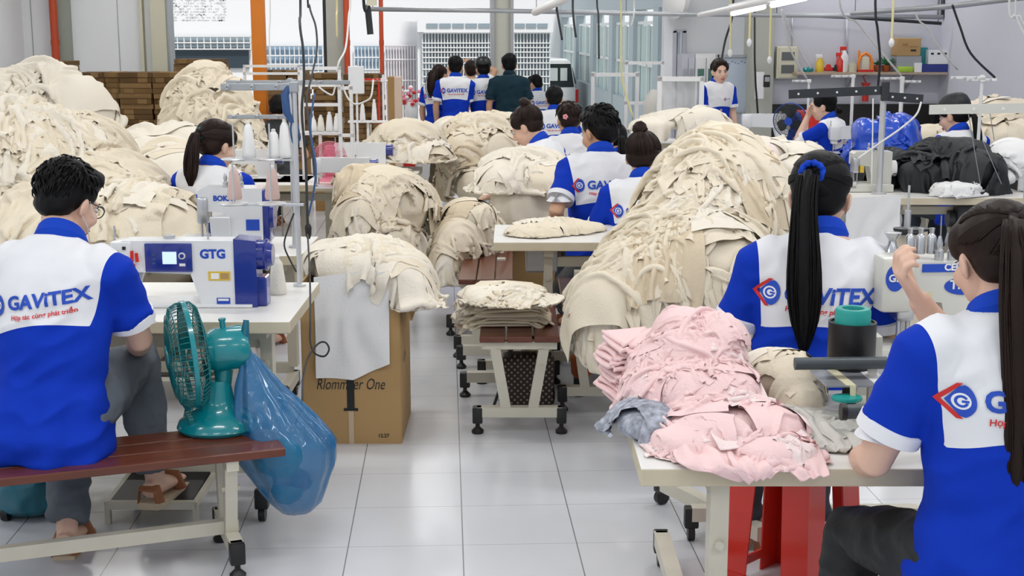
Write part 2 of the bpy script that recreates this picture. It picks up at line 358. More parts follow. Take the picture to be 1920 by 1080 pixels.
def heap(name, label, cat, blobs, n=30, La=.5, Lb=.35, amp=.022, lam=.10, mats=('cream',), seed=1, zmin=0., step=.022, view=True, base=.012, k=.03, up=.1, group=None, grav=.25, layer=.0008, wts=None, vox=.02, comp=.70, steps=26, bend=.35, fine=0, pack=.55):
    rng = np.random.default_rng(seed); H = Heap(blobs, k, zmin); V = []; F = []; MI = []; nv = 0
    mb = MB()
    for b in blobs: mb.ell(b[:3], [max(.01, q - .012) for q in b[3:6]], 24, 16)
    cv, cf, cn = remeshed(mb, vox, 3)
    ww = cv * 9; cv = cv + cn * (base * (1 - 2 * np.abs(vn(ww, seed))) + .006 * vn(ww * 2.3, seed + 1))[:, None]
    cv[:, 2] = np.maximum(cv[:, 2], zmin + .001); V.append(cv); F.append(cf); MI.append(np.zeros(len(cf))); nv += len(cv)
    B = np.array(blobs, float); vol = (B[:, 3] * B[:, 5]); wt = np.array(wts, float) if wts else vol; wt = wt / wt.sum(); camp = np.array(CO); ordr = []
    for i in range(n):
        b = B[rng.choice(len(B), p=wt)]
        for _ in range(30):
            d = rng.normal(size=3); d /= np.linalg.norm(d)
            if d[2] < -.25 + up: continue
            tocam = camp - b[:3]; tocam /= np.linalg.norm(tocam)
            if view and (d @ tocam) < -.35 and rng.random() < .85: continue
            break
        ordr.append(b[:3] + d * b[3:6])
    ordr.sort(key=lambda q: q[2] + rng.uniform(-.12, .12))
    na, nb = max(6, int(La / step)), max(6, int(Lb / step)); PP = []; ri = []; rj = []
    for i, s0 in enumerate(ordr):
        a = rng.uniform(0, 2 * PI); t = np.array([math.cos(a), math.sin(a), -rng.uniform(0, 1.6)]); st = step * rng.uniform(.7, 1.2); c1 = comp * rng.uniform(.85, 1.15); c2 = min(.98, comp * rng.uniform(1.05, 1.5))
        PP.append(crawl(H, s0, t, na, nb, st * c1, rng, grav)); ri.append(st * c1 / c2); rj.append(st)
    PP = np.array(PP); ri = np.array(ri); rj = np.array(rj); cell = step * 1.4; lo = B[:, :3].min(0) - B[:, 3:6].max() * 1.5; dim = np.ceil((B[:, :3].max(0) + B[:, 3:6].max() * 1.5 - lo) / cell).astype(int) + 3; fld = np.zeros(dim)
    def look(P):
        d, nn = H.fg(P); q = (P - nn * d[..., None] - lo) / cell; i = np.clip(np.floor(q).astype(int), 0, dim - 2); f_ = np.clip(q - i, 0, 1); r_ = 0
        for a in (0, 1):
            for b_ in (0, 1):
                for c_ in (0, 1): r_ = r_ + fld[i[..., 0] + a, i[..., 1] + b_, i[..., 2] + c_] * (f_[..., 0] if a else 1 - f_[..., 0]) * (f_[..., 1] if b_ else 1 - f_[..., 1]) * (f_[..., 2] if c_ else 1 - f_[..., 2])
        return r_
    nbt = max(1, min(7, n // 5))
    for bt in np.array_split(np.arange(n), nbt):
        of = .003 + pack * look(PP[bt]) + .0006 * np.arange(len(bt))[:, None, None]
        PP[bt] = relax(H, PP[bt], ri[bt], rj[bt], of, steps, bend=bend, rng=rng, lam=lam, amp=amp)
        Q = PP[bt].reshape(-1, 3); d, nn = H.fg(Q); q = np.clip(np.round((Q - nn * d[:, None] - lo) / cell).astype(int), 0, dim - 1); np.maximum.at(fld, (q[:, 0], q[:, 1], q[:, 2]), np.clip(d, 0, .2))
        f2 = fld.copy()
        for ax in range(3): f2 = np.maximum(f2, np.maximum(np.roll(f2, 1, ax), np.roll(f2, -1, ax)) * .96)
        for ax in range(3): f2 = (np.roll(f2, 1, ax) + 2 * f2 + np.roll(f2, -1, ax)) / 4
        fld = f2
    for P in PP:
        if fine:   # one Catmull-like refinement
            Q = np.zeros((2 * na - 1, 2 * nb - 1, 3)); Q[::2, ::2] = P
            def mid(A): 
                m_ = (A[:-1] + A[1:]) * .5; m_[1:-1] = (A[1:-2] + A[2:-1]) * .5625 - (A[:-3] + A[3:]) * .0625; return m_
            Q[1::2, ::2] = mid(P); Q[:, 1::2] = np.swapaxes(mid(np.swapaxes(Q[:, ::2], 0, 1)), 0, 1); P = Q
        a_, b_ = P.shape[:2]; V.append(P.reshape(-1, 3)); F.append(grid_faces(a_, b_, nv)); mi = 0 if rng.random() < .62 else int(rng.integers(len(mats))); MI.append(np.full((a_ - 1) * (b_ - 1), mi)); nv += a_ * b_
    V = np.concatenate(V); F = np.concatenate(F); MI = np.concatenate(MI)
    c = np.array([B[:, 0].mean(), B[:, 1].mean(), zmin]); V = V - c
    o = arr_mesh(name, V, F, list(mats), None, True, MI, tuple(c)); return tag(o, label, cat, group)
def drape(name, mats, pts_top, drops, parent=None, seed=0, amp=.02, lam=.12, step=.02, thick=0, ext=None):
    """cloth hanging from a polyline: pts_top list of points, drop = length down; 'ext' vector leads it over an edge first"""
    rng = np.random.default_rng(seed); T = [Vector(p) for p in pts_top]; seg = []; L = 0
    for a, b in zip(T[:-1], T[1:]): seg.append((L, a, b)); L += (b - a).length
    nb = max(3, int(L / step)); V = []; D_ = drops if hasattr(drops, '__len__') else [drops, drops]; na = max(4, int(max(D_) / step))
    for i in range(na + 1):
        for j in range(nb + 1):
            s = L * j / nb; k = [q for q in seg if q[0] <= s + 1e-6][-1]; p = k[1] + (k[2] - k[1]).normalized() * (s - k[0]); dr = np.interp(j / nb, np.linspace(0, 1, len(D_)), D_) * i / na
            q = np.array([s * 5 + seed, i / na * 2, seed * .7]); nr = (k[2] - k[1]).cross(Vector((0, 0, 1))).normalized()
            wv = amp * math.sin(2 * PI * (s / lam + .6 * float(vn(q, seed)))) * min(1, i / na * 2 + .15) + amp * .8 * float(vn(q * 2.3, seed + 1)) * (i / na)
            V.append(tuple(p + Vector((0, 0, -dr)) + nr * (wv + (0 if not ext else ext * i / na))))
    F = grid_faces(na + 1, nb + 1, 0); o = arr_mesh(name, V, F, mats, parent); 
    if thick: md = o.modifiers.new('s', 'SOLIDIFY'); md.thickness = thick
    return o
def folded_stack(mb, c, sx, sy, n, h, seed, rot=0, wav=.012, droop=.0, step=.03):
    """n folded layers of cloth laid on each other, added to mb; each layer is a soft rounded pad with a wavy rim"""
    rng = random.Random(seed)
    for k in range(n):
        dx, dy = rng.uniform(-.018, .018), rng.uniform(-.018, .018); wx = sx * rng.uniform(.9, 1.06); wy = sy * rng.uniform(.9, 1.06); z0 = c[2] + k * h; a = rot + rng.uniform(-.07, .07)
        vs = []; N = 44; prof = ((.0, 0), (.8, 0), (.97, .12), (1.0, .5), (.97, .9), (.8, 1.0), (.4, 1.02), (.0, 1.02))
        for (rr, zz) in prof:
            for j in range(N):
                t = 2 * PI * j / N; ct, st = math.cos(t), math.sin(t); e = .22; x = abs(ct) ** e * math.copysign(1, ct) * wx / 2 * rr; y = abs(st) ** e * math.copysign(1, st) * wy / 2 * rr
                wv = wav * (math.sin(t * 5 + seed + k * .8) + .7 * math.sin(t * 9 + k * 1.7)) * rr * rr; x *= 1 + .05 * math.sin(t * 7 + k * 2.1) * rr; zd = -droop * max(0, abs(x) / (sx / 2) - .5) ** 2 * 2
                X = x * math.cos(a) - y * math.sin(a); Y = x * math.sin(a) + y * math.cos(a); vs.append((c[0] + dx + X, c[1] + dy + Y, z0 + zz * h * .96 + wv + zd))
        fs = [(i * N + j, i * N + (j + 1) % N, (i + 1) * N + (j + 1) % N, (i + 1) * N + j) for i in range(len(prof) - 1) for j in range(N)]
        mb.add(vs, fs)
# ---------------------------------------------------------------- people
def ik(a, b, l1, l2, pole):
    a, b = Vector(a), Vector(b); d = b - a; L = min(d.length, (l1 + l2) * .999); d = d.normalized(); b = a + d * L
    x = (l1 * l1 - l2 * l2 + L * L) / (2 * L); h = math.sqrt(max(0, l1 * l1 - x * x)); p = Vector(pole); p = (p - d * p.dot(d)).normalized()
    return a + d * x + p * h, b
def lerp(a, b, t): return Vector(a) * (1 - t) + Vector(b) * t
def hand(mb, wrist, dirv, palmn, s, curl, side, spread=.0, q=1):
    """palm, four bent fingers and a thumb; dirv: towards the fingers, palmn: out of the palm"""
    d = Vector(dirv).normalized(); n = Vector(palmn); n = (n - d * n.dot(d)).normalized(); x = d.cross(n) * side; W = Vector(wrist)
    def P(a, b, c): return W + d * (a * s) + x * (b * s) + n * (c * s)
    mb.tube([P(-.01, 0, 0), P(.02, 0, 0), P(.05, 0, .002), P(.085, 0, 0), P(.097, 0, 0)], [(.026 * s, .019 * s), (.032 * s, .017 * s), (.040 * s, .016 * s), (.041 * s, .013 * s), (.034 * s, .009 * s)], 12, up=tuple(n))
    for k, (off, ln) in enumerate(((.031, .072), (.0105, .080), (-.0105, .074), (-.031, .058))):
        p = P(.088, off, 0); a = 0; pts = [P(.06, off * .9, 0), p]; r = [.0095 * s, .0092 * s]; ca = curl * (1 + .12 * k)
        for j, fr in enumerate((.45, .32, .23)):
            a += ca * (.8 if j == 0 else 1.0); dd = d * math.cos(a) + n * math.sin(a) + x * (spread * (1.5 - k) * .12); p = p + dd.normalized() * (ln * fr * s); pts.append(p); r.append((.0088 - .0011 * j) * s)
        mb.tube(pts, r, 8)
    mb.tube([P(.02, .022, .004), P(.045, .043, .014), P(.07, .056, .026), P(.09, .055, .040)], [.014 * s, .013 * s, .011 * s, .0085 * s], 8)
def strands(mb, roots, fn, n=8, r=.0016, sides=3, rng=None):
    for k in range(roots):
        pts = fn(k); mb.tube(pts, [r * (1 - .7 * i / (len(pts) - 1)) for i in range(len(pts))], sides, False)
TXT = {}
def flat_text(txt, size, bold=.012, shear=0, font=None):
    key = (txt, size, bold, shear)
    if key in TXT: return TXT[key]
    cu = bpy.data.curves.new('t', 'FONT'); cu.body = txt; cu.size = size; cu.offset = bold * size; cu.shear = shear; cu.align_x = 'LEFT'; cu.resolution_u = 3; cu.fill_mode = 'FRONT'
    o = bpy.data.objects.new('t', cu); COL.objects.link(o); dg = bpy.context.evaluated_depsgraph_get(); dg.update(); me = o.evaluated_get(dg).to_mesh()
    bm = bmesh.new(); bm.from_mesh(me); bmesh.ops.remove_doubles(bm, verts=bm.verts, dist=1e-5); bmesh.ops.triangulate(bm, faces=bm.faces[:])
    for _ in range(3):
        e = [q for q in bm.edges if q.calc_length() > max(size * .16, .006)]
        if not e: break
        bmesh.ops.subdivide_edges(bm, edges=e, cuts=1); bmesh.ops.triangulate(bm, faces=[f for f in bm.faces if len(f.verts) > 3])
    bm.verts.index_update(); V = [(v.co.x, v.co.y) for v in bm.verts]; F = [[v.index for v in f.verts] for f in bm.faces]; bm.free()
    o.evaluated_get(dg).to_mesh_clear(); bpy.data.objects.remove(o); bpy.data.curves.remove(cu)
    w_ = max(v[0] for v in V); TXT[key] = (V, F, w_); return TXT[key]
def disc(r, n=24, cx=0, cy=0): return [(cx, cy)] + [(cx + r * math.cos(2 * PI * i / n), cy + r * math.sin(2 * PI * i / n)) for i in range(n)], [(0, 1 + i, 1 + (i + 1) % n) for i in range(n)]
def fine2(V, F, L):
    bm = bmesh.new(); vs_ = [bm.verts.new((a, b, 0)) for a, b in V]
    for f in F:
        try: bm.faces.new([vs_[i] for i in f])
        except ValueError: pass
    bmesh.ops.triangulate(bm, faces=bm.faces[:])
    for _ in range(3):
        e = [q for q in bm.edges if q.calc_length() > L]
        if not e: break
        bmesh.ops.subdivide_edges(bm, edges=e, cuts=1); bmesh.ops.triangulate(bm, faces=[f for f in bm.faces if len(f.verts) > 3])
    bm.verts.index_update(); r = [(v.co.x, v.co.y) for v in bm.verts], [[v.index for v in f.verts] for f in bm.faces]; bm.free(); return r
def logo_layers(s): return [(*fine2(a, b, .008), c, d) for a, b, c, d in logo_raw(s)]
def logo_raw(s):
    """blue rounded leaf with red chevron to its left and a white G"""
    out = []
    out.append(([(-.62 * s, 0), (-.02 * s, .60 * s), (.16 * s, .60 * s), (-.42 * s, 0), (.16 * s, -.60 * s), (-.02 * s, -.60 * s)], [(0, 1, 2, 3), (0, 3, 4, 5)], 'lr', .0034))
    n = 14; pts = [(.10 * s, 0)]
    ring = [(-.34 * s, 0)] + [(-.34 * s + .44 * s * t, .56 * s * t) for t in (.3, .6, .88)] + [(.10 * s + .42 * s * math.sin(a), .56 * s * math.cos(a)) for a in np.linspace(.25, PI - .25, n)] + [(-.34 * s + .44 * s * t, -.56 * s * t) for t in (.88, .6, .3)]
    out.append((pts + ring, [(0, 1 + i, 1 + (i + 1) % len(ring)) for i in range(len(ring))], 'lb', .0042))
    v, f = disc(.27 * s, 22, .10 * s, 0); out.append((v, f, 'cuff', .0050))
    g = []; gf = []; n = 20
    for i, a in enumerate(np.linspace(.5, 2 * PI - .35, n)): g += [(.10 * s + .20 * s * math.cos(a), .20 * s * math.sin(a)), (.10 * s + .12 * s * math.cos(a), .12 * s * math.sin(a))]
    gf = [(2 * i, 2 * i + 1, 2 * i + 3, 2 * i + 2) for i in range(n - 1)]; b = len(g); g += [(.10 * s, .035 * s), (.31 * s, .035 * s), (.31 * s, -.04 * s), (.10 * s, -.04 * s)]; gf.append((b, b + 1, b + 2, b + 3))
    out.append((g, gf, 'lb', .0058)); return out
def person(label, loc, rz, z0=.45, s=1., sit=True, lean=.15, hy=0., hp=.15, ht=0., aL=None, aR=None, fL=None, fR=None, hair='short', hairm='hairb', shirt='uniform', pants='jeansd', vox=.009, print_=True, group=None,
           tie=None, skin='skin', front=False, det=1, yoke=.345, legs=True, palm=None, shoes='sandal', twist=0., glasses=False, pony=None, curl=.45, seamx=.158, cap=False, polL=None, polR=None, hands=(1, 1), cat='person', tilt=0., logo_u=0., tsc=1., hem=-.22, hs=1.09, roll=0.):
    t = thing('person', label, cat, loc, rz, group); X = Vector
    zp = z0 + .09 * s if sit else .88 * s
    L = .535 * s; la = lean
    def ax(u):  # spine point and axes at u (0 pelvis .. 1 neck base)
        a = la * (.6 + .8 * u) if u > 0 else la * .6; a0 = la * (.6 + .4 * u) if u > 0 else la * .6
        p = X((tilt * u * L, math.sin(a0) * u * L, zp + math.cos(a0) * u * L)); return p, X((0, math.sin(a), math.cos(a)))
    def sp(u, x=0, y=0):
        p, up = ax(u); c = math.cos(twist * max(0, u)); si = math.sin(twist * max(0, u)); x, y = x * c - y * si, x * si + y * c; fw = X((0, up.z, -up.y)); return p + X((x * s, 0, 0)) + fw * (y * s)
    body = MB(); sh = MB()
    # head frame
    nb_, up = ax(1.0); nb_ = sp(1.0); hc = nb_ + up * (.115 * s) + X((0, .035 * s, 0)) + X((math.sin(ht) * .05, math.sin(hp) * .05 * s, -.012 * s * max(0, hp) * 2))
    HM = Matrix.Translation(hc) @ Euler((-hp - la * .35, ht, hy), 'XYZ').to_matrix().to_4x4() @ Matrix.Scale(s * hs, 4)
    def hh(x, y, z): return HM @ X((x, y, z))
        # body skin
    # trunk under the shirt
    for mb_, e in ((body, 0), (sh, .012)):
        secs = [(-.16, .150, .115), (.0, .168, .118), (.22, .148, .108), (.45, .155, .112), (.66, .172, .116), (.80, .176, .108), (.90, .160, .092), (.97, .105, .074), (1.03, .062, .060)]
        if mb_ is sh: secs = [(hem, .186, .145), (-.1, .188, .146), (.0, .182, .136), (.14, .164, .120)] + secs[2:] ; secs = secs[:-1] + [(1.01, .066, .064)]
        mb_.tube([sp(u) for u, _, _ in secs], [((a + e) * s, (b + e) * s) for _, a, b in secs], 24, up=tuple(X((0, 1, 0))))
    body.tube([sp(.93), sp(1.03), hh(0, -.02, -.06), hh(0, -.01, -.02)], [.062 * s, .056 * s, .053 * s, .055 * s], 14)
    # head
    body.T = HM
    body.ell((0, -.018, .030), (.074, .092, .086), 24, 16); body.ell((0, .026, -.028), (.062, .064, .084), 22, 14); body.ell((0, .032, -.088), (.040, .044, .026), 16, 10)
    body.tube([(0, .084, .018), (0, .094, -.004), (0, .108, -.030), (0, .096, -.040)], [.007, .009, .0135, .009], 8); body.ell((0, .084, -.064), (.022, .010, .010)); body.ell((0, .076, .022), (.046, .012, .010))
    for q in (-1, 1): body.ell((q * .044, .055, -.030), (.022, .024, .026)); body.ell((q * .078, -.008, -.014), (.008, .020, .030), rot=(0, q * .15, q * .35)); body.ell((q * .068, .000, -.020), (.014, .012, .018))
    body.T = Matrix.Identity(4)
    # arms
    sleeves = []; 
    for q, tgt, pol, hv in ((-1, aL, polL, hands[0]), (1, aR, polR, hands[1])):
        S0 = sp(.84, q * .168); tg = X(tgt) if tgt else (S0 + X((0, .30, -.28)) * s if sit else S0 + X((q * .06, .04, -.50)) * s)
        E, W_ = ik(S0, tg, .27 * s, .245 * s, pol or (q * .55, -.35, -.8)); fd = (W_ - E).normalized()
        body.tube([sp(.86, q * .10), S0, lerp(S0, E, .35), lerp(S0, E, .75), E, lerp(E, W_, .3), lerp(E, W_, .7), W_, W_ + fd * .02 * s], [r * s for r in (.05, .054, .048, .042, .040, .041, .033, .026, .026)], 14)
        if hv:
            pn = X(palm[0 if q < 0 else 1]) if palm and palm[0 if q < 0 else 1] else X((-q * .5, .1, -.8))
            hand(body, W_ + fd * .012 * s, fd, pn, s, curl, q)
        c1 = lerp(S0, E, .66)
        sh.tube([sp(.84, q * .07), sp(.86, q * .145), S0 + X((q * .004, 0, 0)), lerp(S0, E, .28), lerp(S0, E, .55), c1], [r * s for r in (.07, .075, .070, .066, .068, .070)], 18); sleeves.append((S0, E, c1))
    # legs
    feet = []
    if legs:
        pm = MB()
        for q, ft in ((-1, fL), (1, fR)):
            Hh = sp(-.02, q * .09)
            F_ = X(ft) if ft else (X((q * .11, .40, .07)) * s if sit else X((q * .10, .02, .08)) * s)
            K, A = ik(Hh, F_, .42 * s, .41 * s, (q * .12, 1, .45) if sit else (0, 1, 0))
            pm.tube([sp(.02, q * .06), Hh, lerp(Hh, K, .4), lerp(Hh, K, .8), K, lerp(K, A, .3), lerp(K, A, .7), lerp(K, A, .93)], [r * s for r in (.102, .100, .088, .074, .070, .066, .060, .060)], 16)
            body.tube([lerp(K, A, .8), A, A + X((0, 0, -.03 * s))], [.036 * s, .034 * s, .034 * s], 10)
            fy = X((q * .12, 1, 0)).normalized(); a = A - X((0, 0, .03 * s))
            body.tube([a - fy * .05 * s, a + fy * .02 * s, a + fy * .10 * s - X((0, 0, .012 * s)), a + fy * .17 * s - X((0, 0, .02 * s))], [(.03 * s, .028 * s), (.036 * s, .032 * s), (.042 * s, .022 * s), (.036 * s, .012 * s)], 12); feet.append((a, fy, q))
        v, f, n_ = remeshed(pm, vox * 1.2, 5); wr = v * X((1, 1, 1)).x
        v = v + n_ * (.008 * s * (1 - 2 * np.abs(vn(v * 11, 5))) + .005 * s * (1 - 2 * np.abs(vn(v * np.array([14, 14, 26]), 6))))[:, None]; arr_mesh('trousers', v, f, pants, t)
        for a, fy, q in feet:
            m_ = MB(); b0 = a - X((0, 0, .04 * s)); x = X((fy.y, -fy.x, 0))
            out = [b0 + fy * (yy * s) + x * (xx * s) for xx, yy in ((-.035, -.06), (.035, -.06), (.042, .04), (.050, .12), (.038, .19), (-.02, .20), (-.046, .14), (-.040, .04))]
            m_.prism([p + X((0, 0, -.0)) for p in out], (0, 0, -.022 * s)); so_ = m_.build('sole', 'sole', t)
            m_ = MB(); m_.tube([b0 + x * .045 * s + fy * .09 * s, b0 + x * .03 * s + fy * .09 * s + X((0, 0, .045 * s)), b0 - x * .03 * s + fy * .09 * s + X((0, 0, .045 * s)), b0 - x * .045 * s + fy * .09 * s], [(.004, .03)] * 4, 8, up=(0, 0, 1)); m_.build('sandal_strap', shoes, so_); m_ = MB()
            m_.tube([b0 + x * .038 * s - fy * .05 * s, b0 + x * .03 * s - fy * .055 * s + X((0, 0, .05 * s)), b0 - x * .03 * s - fy * .055 * s + X((0, 0, .05 * s)), b0 - x * .038 * s - fy * .05 * s], [(.004, .018)] * 4, 8, up=(0, 0, 1)); m_.build('sandal_strap', shoes, so_)
    v, f, n_ = remeshed(body, vox if det < 2 else min(vox, .006), 3 if det > 1 else 2); arr_mesh('body', v, f, skin, t)
    # shirt
    v, f, n_ = remeshed(sh, vox, 6)
    side = v[:, 0] / s; bz = (v[:, 2] - zp) / L
    wk = .009 * vn(np.stack([v[:, 0] * 5, v[:, 1] * 5, v[:, 2] * 9], -1), 3) + (.006 + .006 * np.clip(.7 - bz, 0, 1)) * (1 - 2 * np.abs(vn(np.stack([v[:, 0] * 9 + v[:, 2] * 6, v[:, 1] * 9, v[:, 2] * 14 - v[:, 0] * 8], -1), 8))) 
    dr = .010 * np.clip((.5 - bz), 0, .6) * np.sin(v[:, 0] / s * 42 + 3 * vn(v * 3, 2)) * 1.6
    bag = .014 * np.clip(.4 - bz, 0, .5) 
    v = v + n_ * ((wk + dr + bag) * s)[:, None]
    # pattern: white yoke over blue body with blue sleeves
    xx = v[:, 0] - tilt * bz * L; c = math.cos(twist); si = math.sin(twist); yy = v[:, 1] - np.sin(la) * (v[:, 2] - zp); xr = (xx * c + yy * si) / s
    tz = (v[:, 2] - zp) * math.cos(la) + (v[:, 1]) * math.sin(la)
    yl = L * (1 - yoke * 1.45) + (.02 * s) * (1 - (xr / .17) ** 2) * 0 
    yl = yl + .012 * s * np.cos(xr * 14)
    seam = (seamx + .030 * np.clip((tz / L - .62) / .35, -.3, 1)) - np.abs(xr)
    pat = np.minimum(tz - yl - xr * s * math.tan(roll), seam * s)
    o = arr_mesh('polo_shirt' if shirt == 'uniform' else 'shirt', v, f, 'uniform' if shirt == 'uniform' else shirt, t)
    at = o.data.attributes.new('pat', 'FLOAT', 'POINT'); at.data.foreach_set('value', pat.astype(np.float32))
    bvh = BVHTree.FromPolygons([tuple(q) for q in v], [tuple(q) for q in f]) if print_ and shirt == 'uniform' else None
    if shirt == 'uniform' or shirt == 'steelblue':
        for S0, E, c1 in sleeves:
            d = (c1 - S0).normalized(); m_ = MB(); m_.tube([c1 - d * .012 * s, c1 - d * .008 * s, c1 + d * .020 * s, c1 + d * .024 * s, c1 + d * .020 * s], [.068 * s, .0735 * s, .0735 * s, .070 * s, .055 * s], 24); m_.build('cuff', 'cuff' if shirt == 'uniform' else shirt, t, True)
        m_ = MB(); N = 28; rings = []; up1 = ax(1.0)[1]; cN = sp(.995, 0, .008)
        for (r, h_) in ((.074, -.020), (.078, .004), (.068, .030), (.062, .036), (.060, .030), (.058, .0)):
            rings.append([cN + X((math.sin(a) * r * 1.02 * s, 0, 0)) + X((0, up1.z, -up1.y)) * (math.cos(a) * r * s) + up1 * ((h_ - .028 * math.cos(a)) * s) for a in [2 * PI * j / N for j in range(N)]])
        for k_ in range(len(rings) - 1): m_.add(rings[k_] + rings[k_ + 1], [(j, (j + 1) % N, N + (j + 1) % N, N + j) for j in range(N)])
        m_.build('collar', 'collar' if shirt == 'uniform' else shirt, t, True)
    if bvh:
        def project(V2, F2, ox, oz, off, matn, name, k=1., par=o):
            P = []; up1 = ax(.72)[1]; cc = sp(.0); sg = 1 if not front else -1
            for (a, b) in V2:
                a = a * k * s * tsc + ox * s; b = b * k * s * tsc + oz * s; b0 = .34 * s; a, b = a * math.cos(roll) - (b - b0) * math.sin(roll), b0 + a * math.sin(roll) + (b - b0) * math.cos(roll)
                base = sp(0) + X((0, math.sin(la), math.cos(la))) * b; x_ = a * sg
                dirv = X((0, 1, 0)) * sg if not twist else X((-math.sin(twist), math.cos(twist), 0)) * sg
                org = base + (X((x_, 0, 0)) if not twist else X((math.cos(twist) * x_, math.sin(twist) * x_, 0))) + X((tilt * b / L * L, 0, 0)) - dirv * .6
                h = bvh.ray_cast(org, dirv, 1.2)
                P.append(tuple(h[0] - dirv * off) if h[0] else None)
            ok = [all(P[i] is not None for i in q) for q in F2]; F3 = [q for q, u_ in zip(F2, ok) if u_]; P = [p or (0, 0, .5) for p in P]
            used = sorted({i for q in F3 for i in q}); mp = {i: n for n, i in enumerate(used)}
            if not F3: return
            m_ = MB(); m_.add([P[i] for i in used], [tuple(mp[i] for i in q) for q in F3]); m_.build(name, matn, par)
        TS = 1.
        if not front:
            V2, F2, w1 = flat_text('GAViTEX', .062, .034); tw = w1; oz = .360; k = .25 / w1; x0 = -.095 + logo_u
            bl = []; 
            project(V2, F2, x0, oz, .0042, 'lb', 'lettering', k)
            v3, f3, w3 = flat_text('Hợp tác cùng phát triển', .024, .02); project(v3, f3, x0 + .01, oz - .030, .0042, 'lr', 'lettering', .200 / w3)
            for lv, lf, lm, lo in logo_layers(.062): project(lv, lf, x0 - .045, oz + .016, lo, lm, 'logo')
        else:
            v3, f3, w3 = flat_text('GAViTEX', .024, .012); project(v3, f3, .035, .345, .0042, 'lb', 'lettering', .07 / w3)
            for lv, lf, lm, lo in logo_layers(.03): project(lv, lf, .02, .35, lo, lm, 'logo')
    # face
    if det or front:
        e = MB(); e.T = HM
        for q in (-1, 1): e.ell((q * .029, .0795, .004), (.013, .008, .0065)); 
        eye = e.build('eyes', 'eyew', t, True); e = MB(); e.T = HM
        for q in (-1, 1): e.ell((q * .029, .0865, .003), (.0055, .002, .0055)); e.tube([(q * .014, .086, .006), (q * .028, .089, .0115), (q * .044, .082, .007)], [.0012, .002, .0012], 6)
        e.build('pupils', 'black', eye, True); e = MB(); e.T = HM
        for q in (-1, 1): e.tube([(q * .012, .090, .020), (q * .030, .089, .027), (q * .050, .076, .022)], [(.003, .002), (.0035, .0025), (.0015, .0015)], 6)
        e.build('eyebrows', hairm, t, True); e = MB(); e.T = HM; e.tube([(-.022, .086, -.062), (-.008, .0955, -.059), (0, .096, -.0605), (.008, .0955, -.059), (.022, .086, -.062)], [.002, .0042, .0036, .0042, .002], 8); e.tube([(-.018, .087, -.066), (0, .0955, -.069), (.018, .087, -.066)], [.002, .005, .002], 8); e.build('lips', 'lips', t, True)
    if glasses:
        e = MB(); e.T = HM
        for q in (-1, 1):
            e.tube([(q * .033 + .024 * math.cos(a), .098 - abs(.024 * math.cos(a) + q * .033) * .12, .002 + .019 * math.sin(a)) for a in [2 * PI * i / 20 for i in range(20)]], .0018, 6, closed=True)
            e.tube([(q * .057, .092, .006), (q * .078, .06, .008), (q * .082, .0, .008), (q * .082, -.02, -.005)], .002, 6)
        e.tube([(-.009, .098, .004), (0, .100, .006), (.009, .098, .004)], .0016, 6); e.build('glasses', 'black', t, True)
        e = MB(); e.T = HM
        e.tube([(.05, .075, -.03), (.072, .04, -.022), (.082, .004, .010), (.083, -.022, -.006), (.078, -.010, -.036), (.06, .04, -.06), (.03, .09, -.09)], .0016, 6); e.build('mask_strap', 'white', t, True)
    # hair
    rg = random.Random(int(abs(loc[0] * 100)) + 7); hm = MB(); hm.T = HM
    def scalp(th, ph, r=1.0):  # th around (0=front), ph elevation
        return X((.086 * math.cos(ph) * math.sin(th) * r, -.026 + .098 * math.cos(ph) * math.cos(th) * r, .040 + .088 * math.sin(ph) * r))
    if hair == 'short':
        hm.ell((0, -.026, .042), (.085, .097, .089), 26, 18); hm.ell((0, -.058, -.010), (.074, .055, .062), 20, 12); hm.ell((0, .035, .088), (.066, .050, .036), 20, 12)
        v, f, n_ = remeshed(hm, .006 * s if det else .011, 3); v = v + n_ * (.004 * s * vn(v * 38, 4) + .006 * s * vn(v * 17, 5))[:, None]; h_ = arr_mesh('hair', v, f, hairm, t)
        if det:
            m_ = MB(); m_.T = HM
            for i in range(520 if det > 1 else 160):
                th = rg.uniform(-PI, PI); ph = rg.uniform(-.35, 1.5); 
                if abs(th) < 1.2 and ph < .55: continue
                if abs(th) < 2.0 and ph < .15: continue
                p = scalp(th, ph, 1.0); n1 = (p - X((0, -.026, .04))).normalized(); dn = X((math.sin(th * 2 + 1) * .5, .25 + .35 * math.cos(th), -.75)) ; dn = (dn - n1 * dn.dot(n1)).normalized(); dn += X((rg.uniform(-.3, .3), rg.uniform(-.25, .25), rg.uniform(-.3, .15))); l_ = rg.uniform(.022, .038)
                m_.tube([p - n1 * .004, p + n1 * .004 + dn * l_ * .4, p + n1 * .003 + dn * l_ * .8, p + dn * l_ * 1.1 - n1 * .004], [.0045, .0042, .0028, .0006], 4, False)
            m_.build('hair_tufts', hairm, h_, True, auto=False)
    elif hair in ('pony', 'bun', 'long', 'low'):
        hm.ell((0, -.028, .042), (.085, .096, .088), 26, 18); hm.ell((0, -.050, -.004), (.077, .060, .062), 22, 14); hm.ell((0, .02, .085), (.064, .045, .036), 18, 12)
        for q in (-1, 1): hm.ell((q * .062, .020, .045), (.021, .045, .045), 14, 10)
        v, f, n_ = remeshed(hm, .006 * s if det else .011, 4); h_ = arr_mesh('hair', v, f, hairm, t)
        tie_h = X(tie) if tie else {'pony': X((0, -.120, .045)), 'bun': X((0, -.085, .115)), 'low': X((0, -.115, -.03)), 'long': X((0, -.1, .03))}[hair]
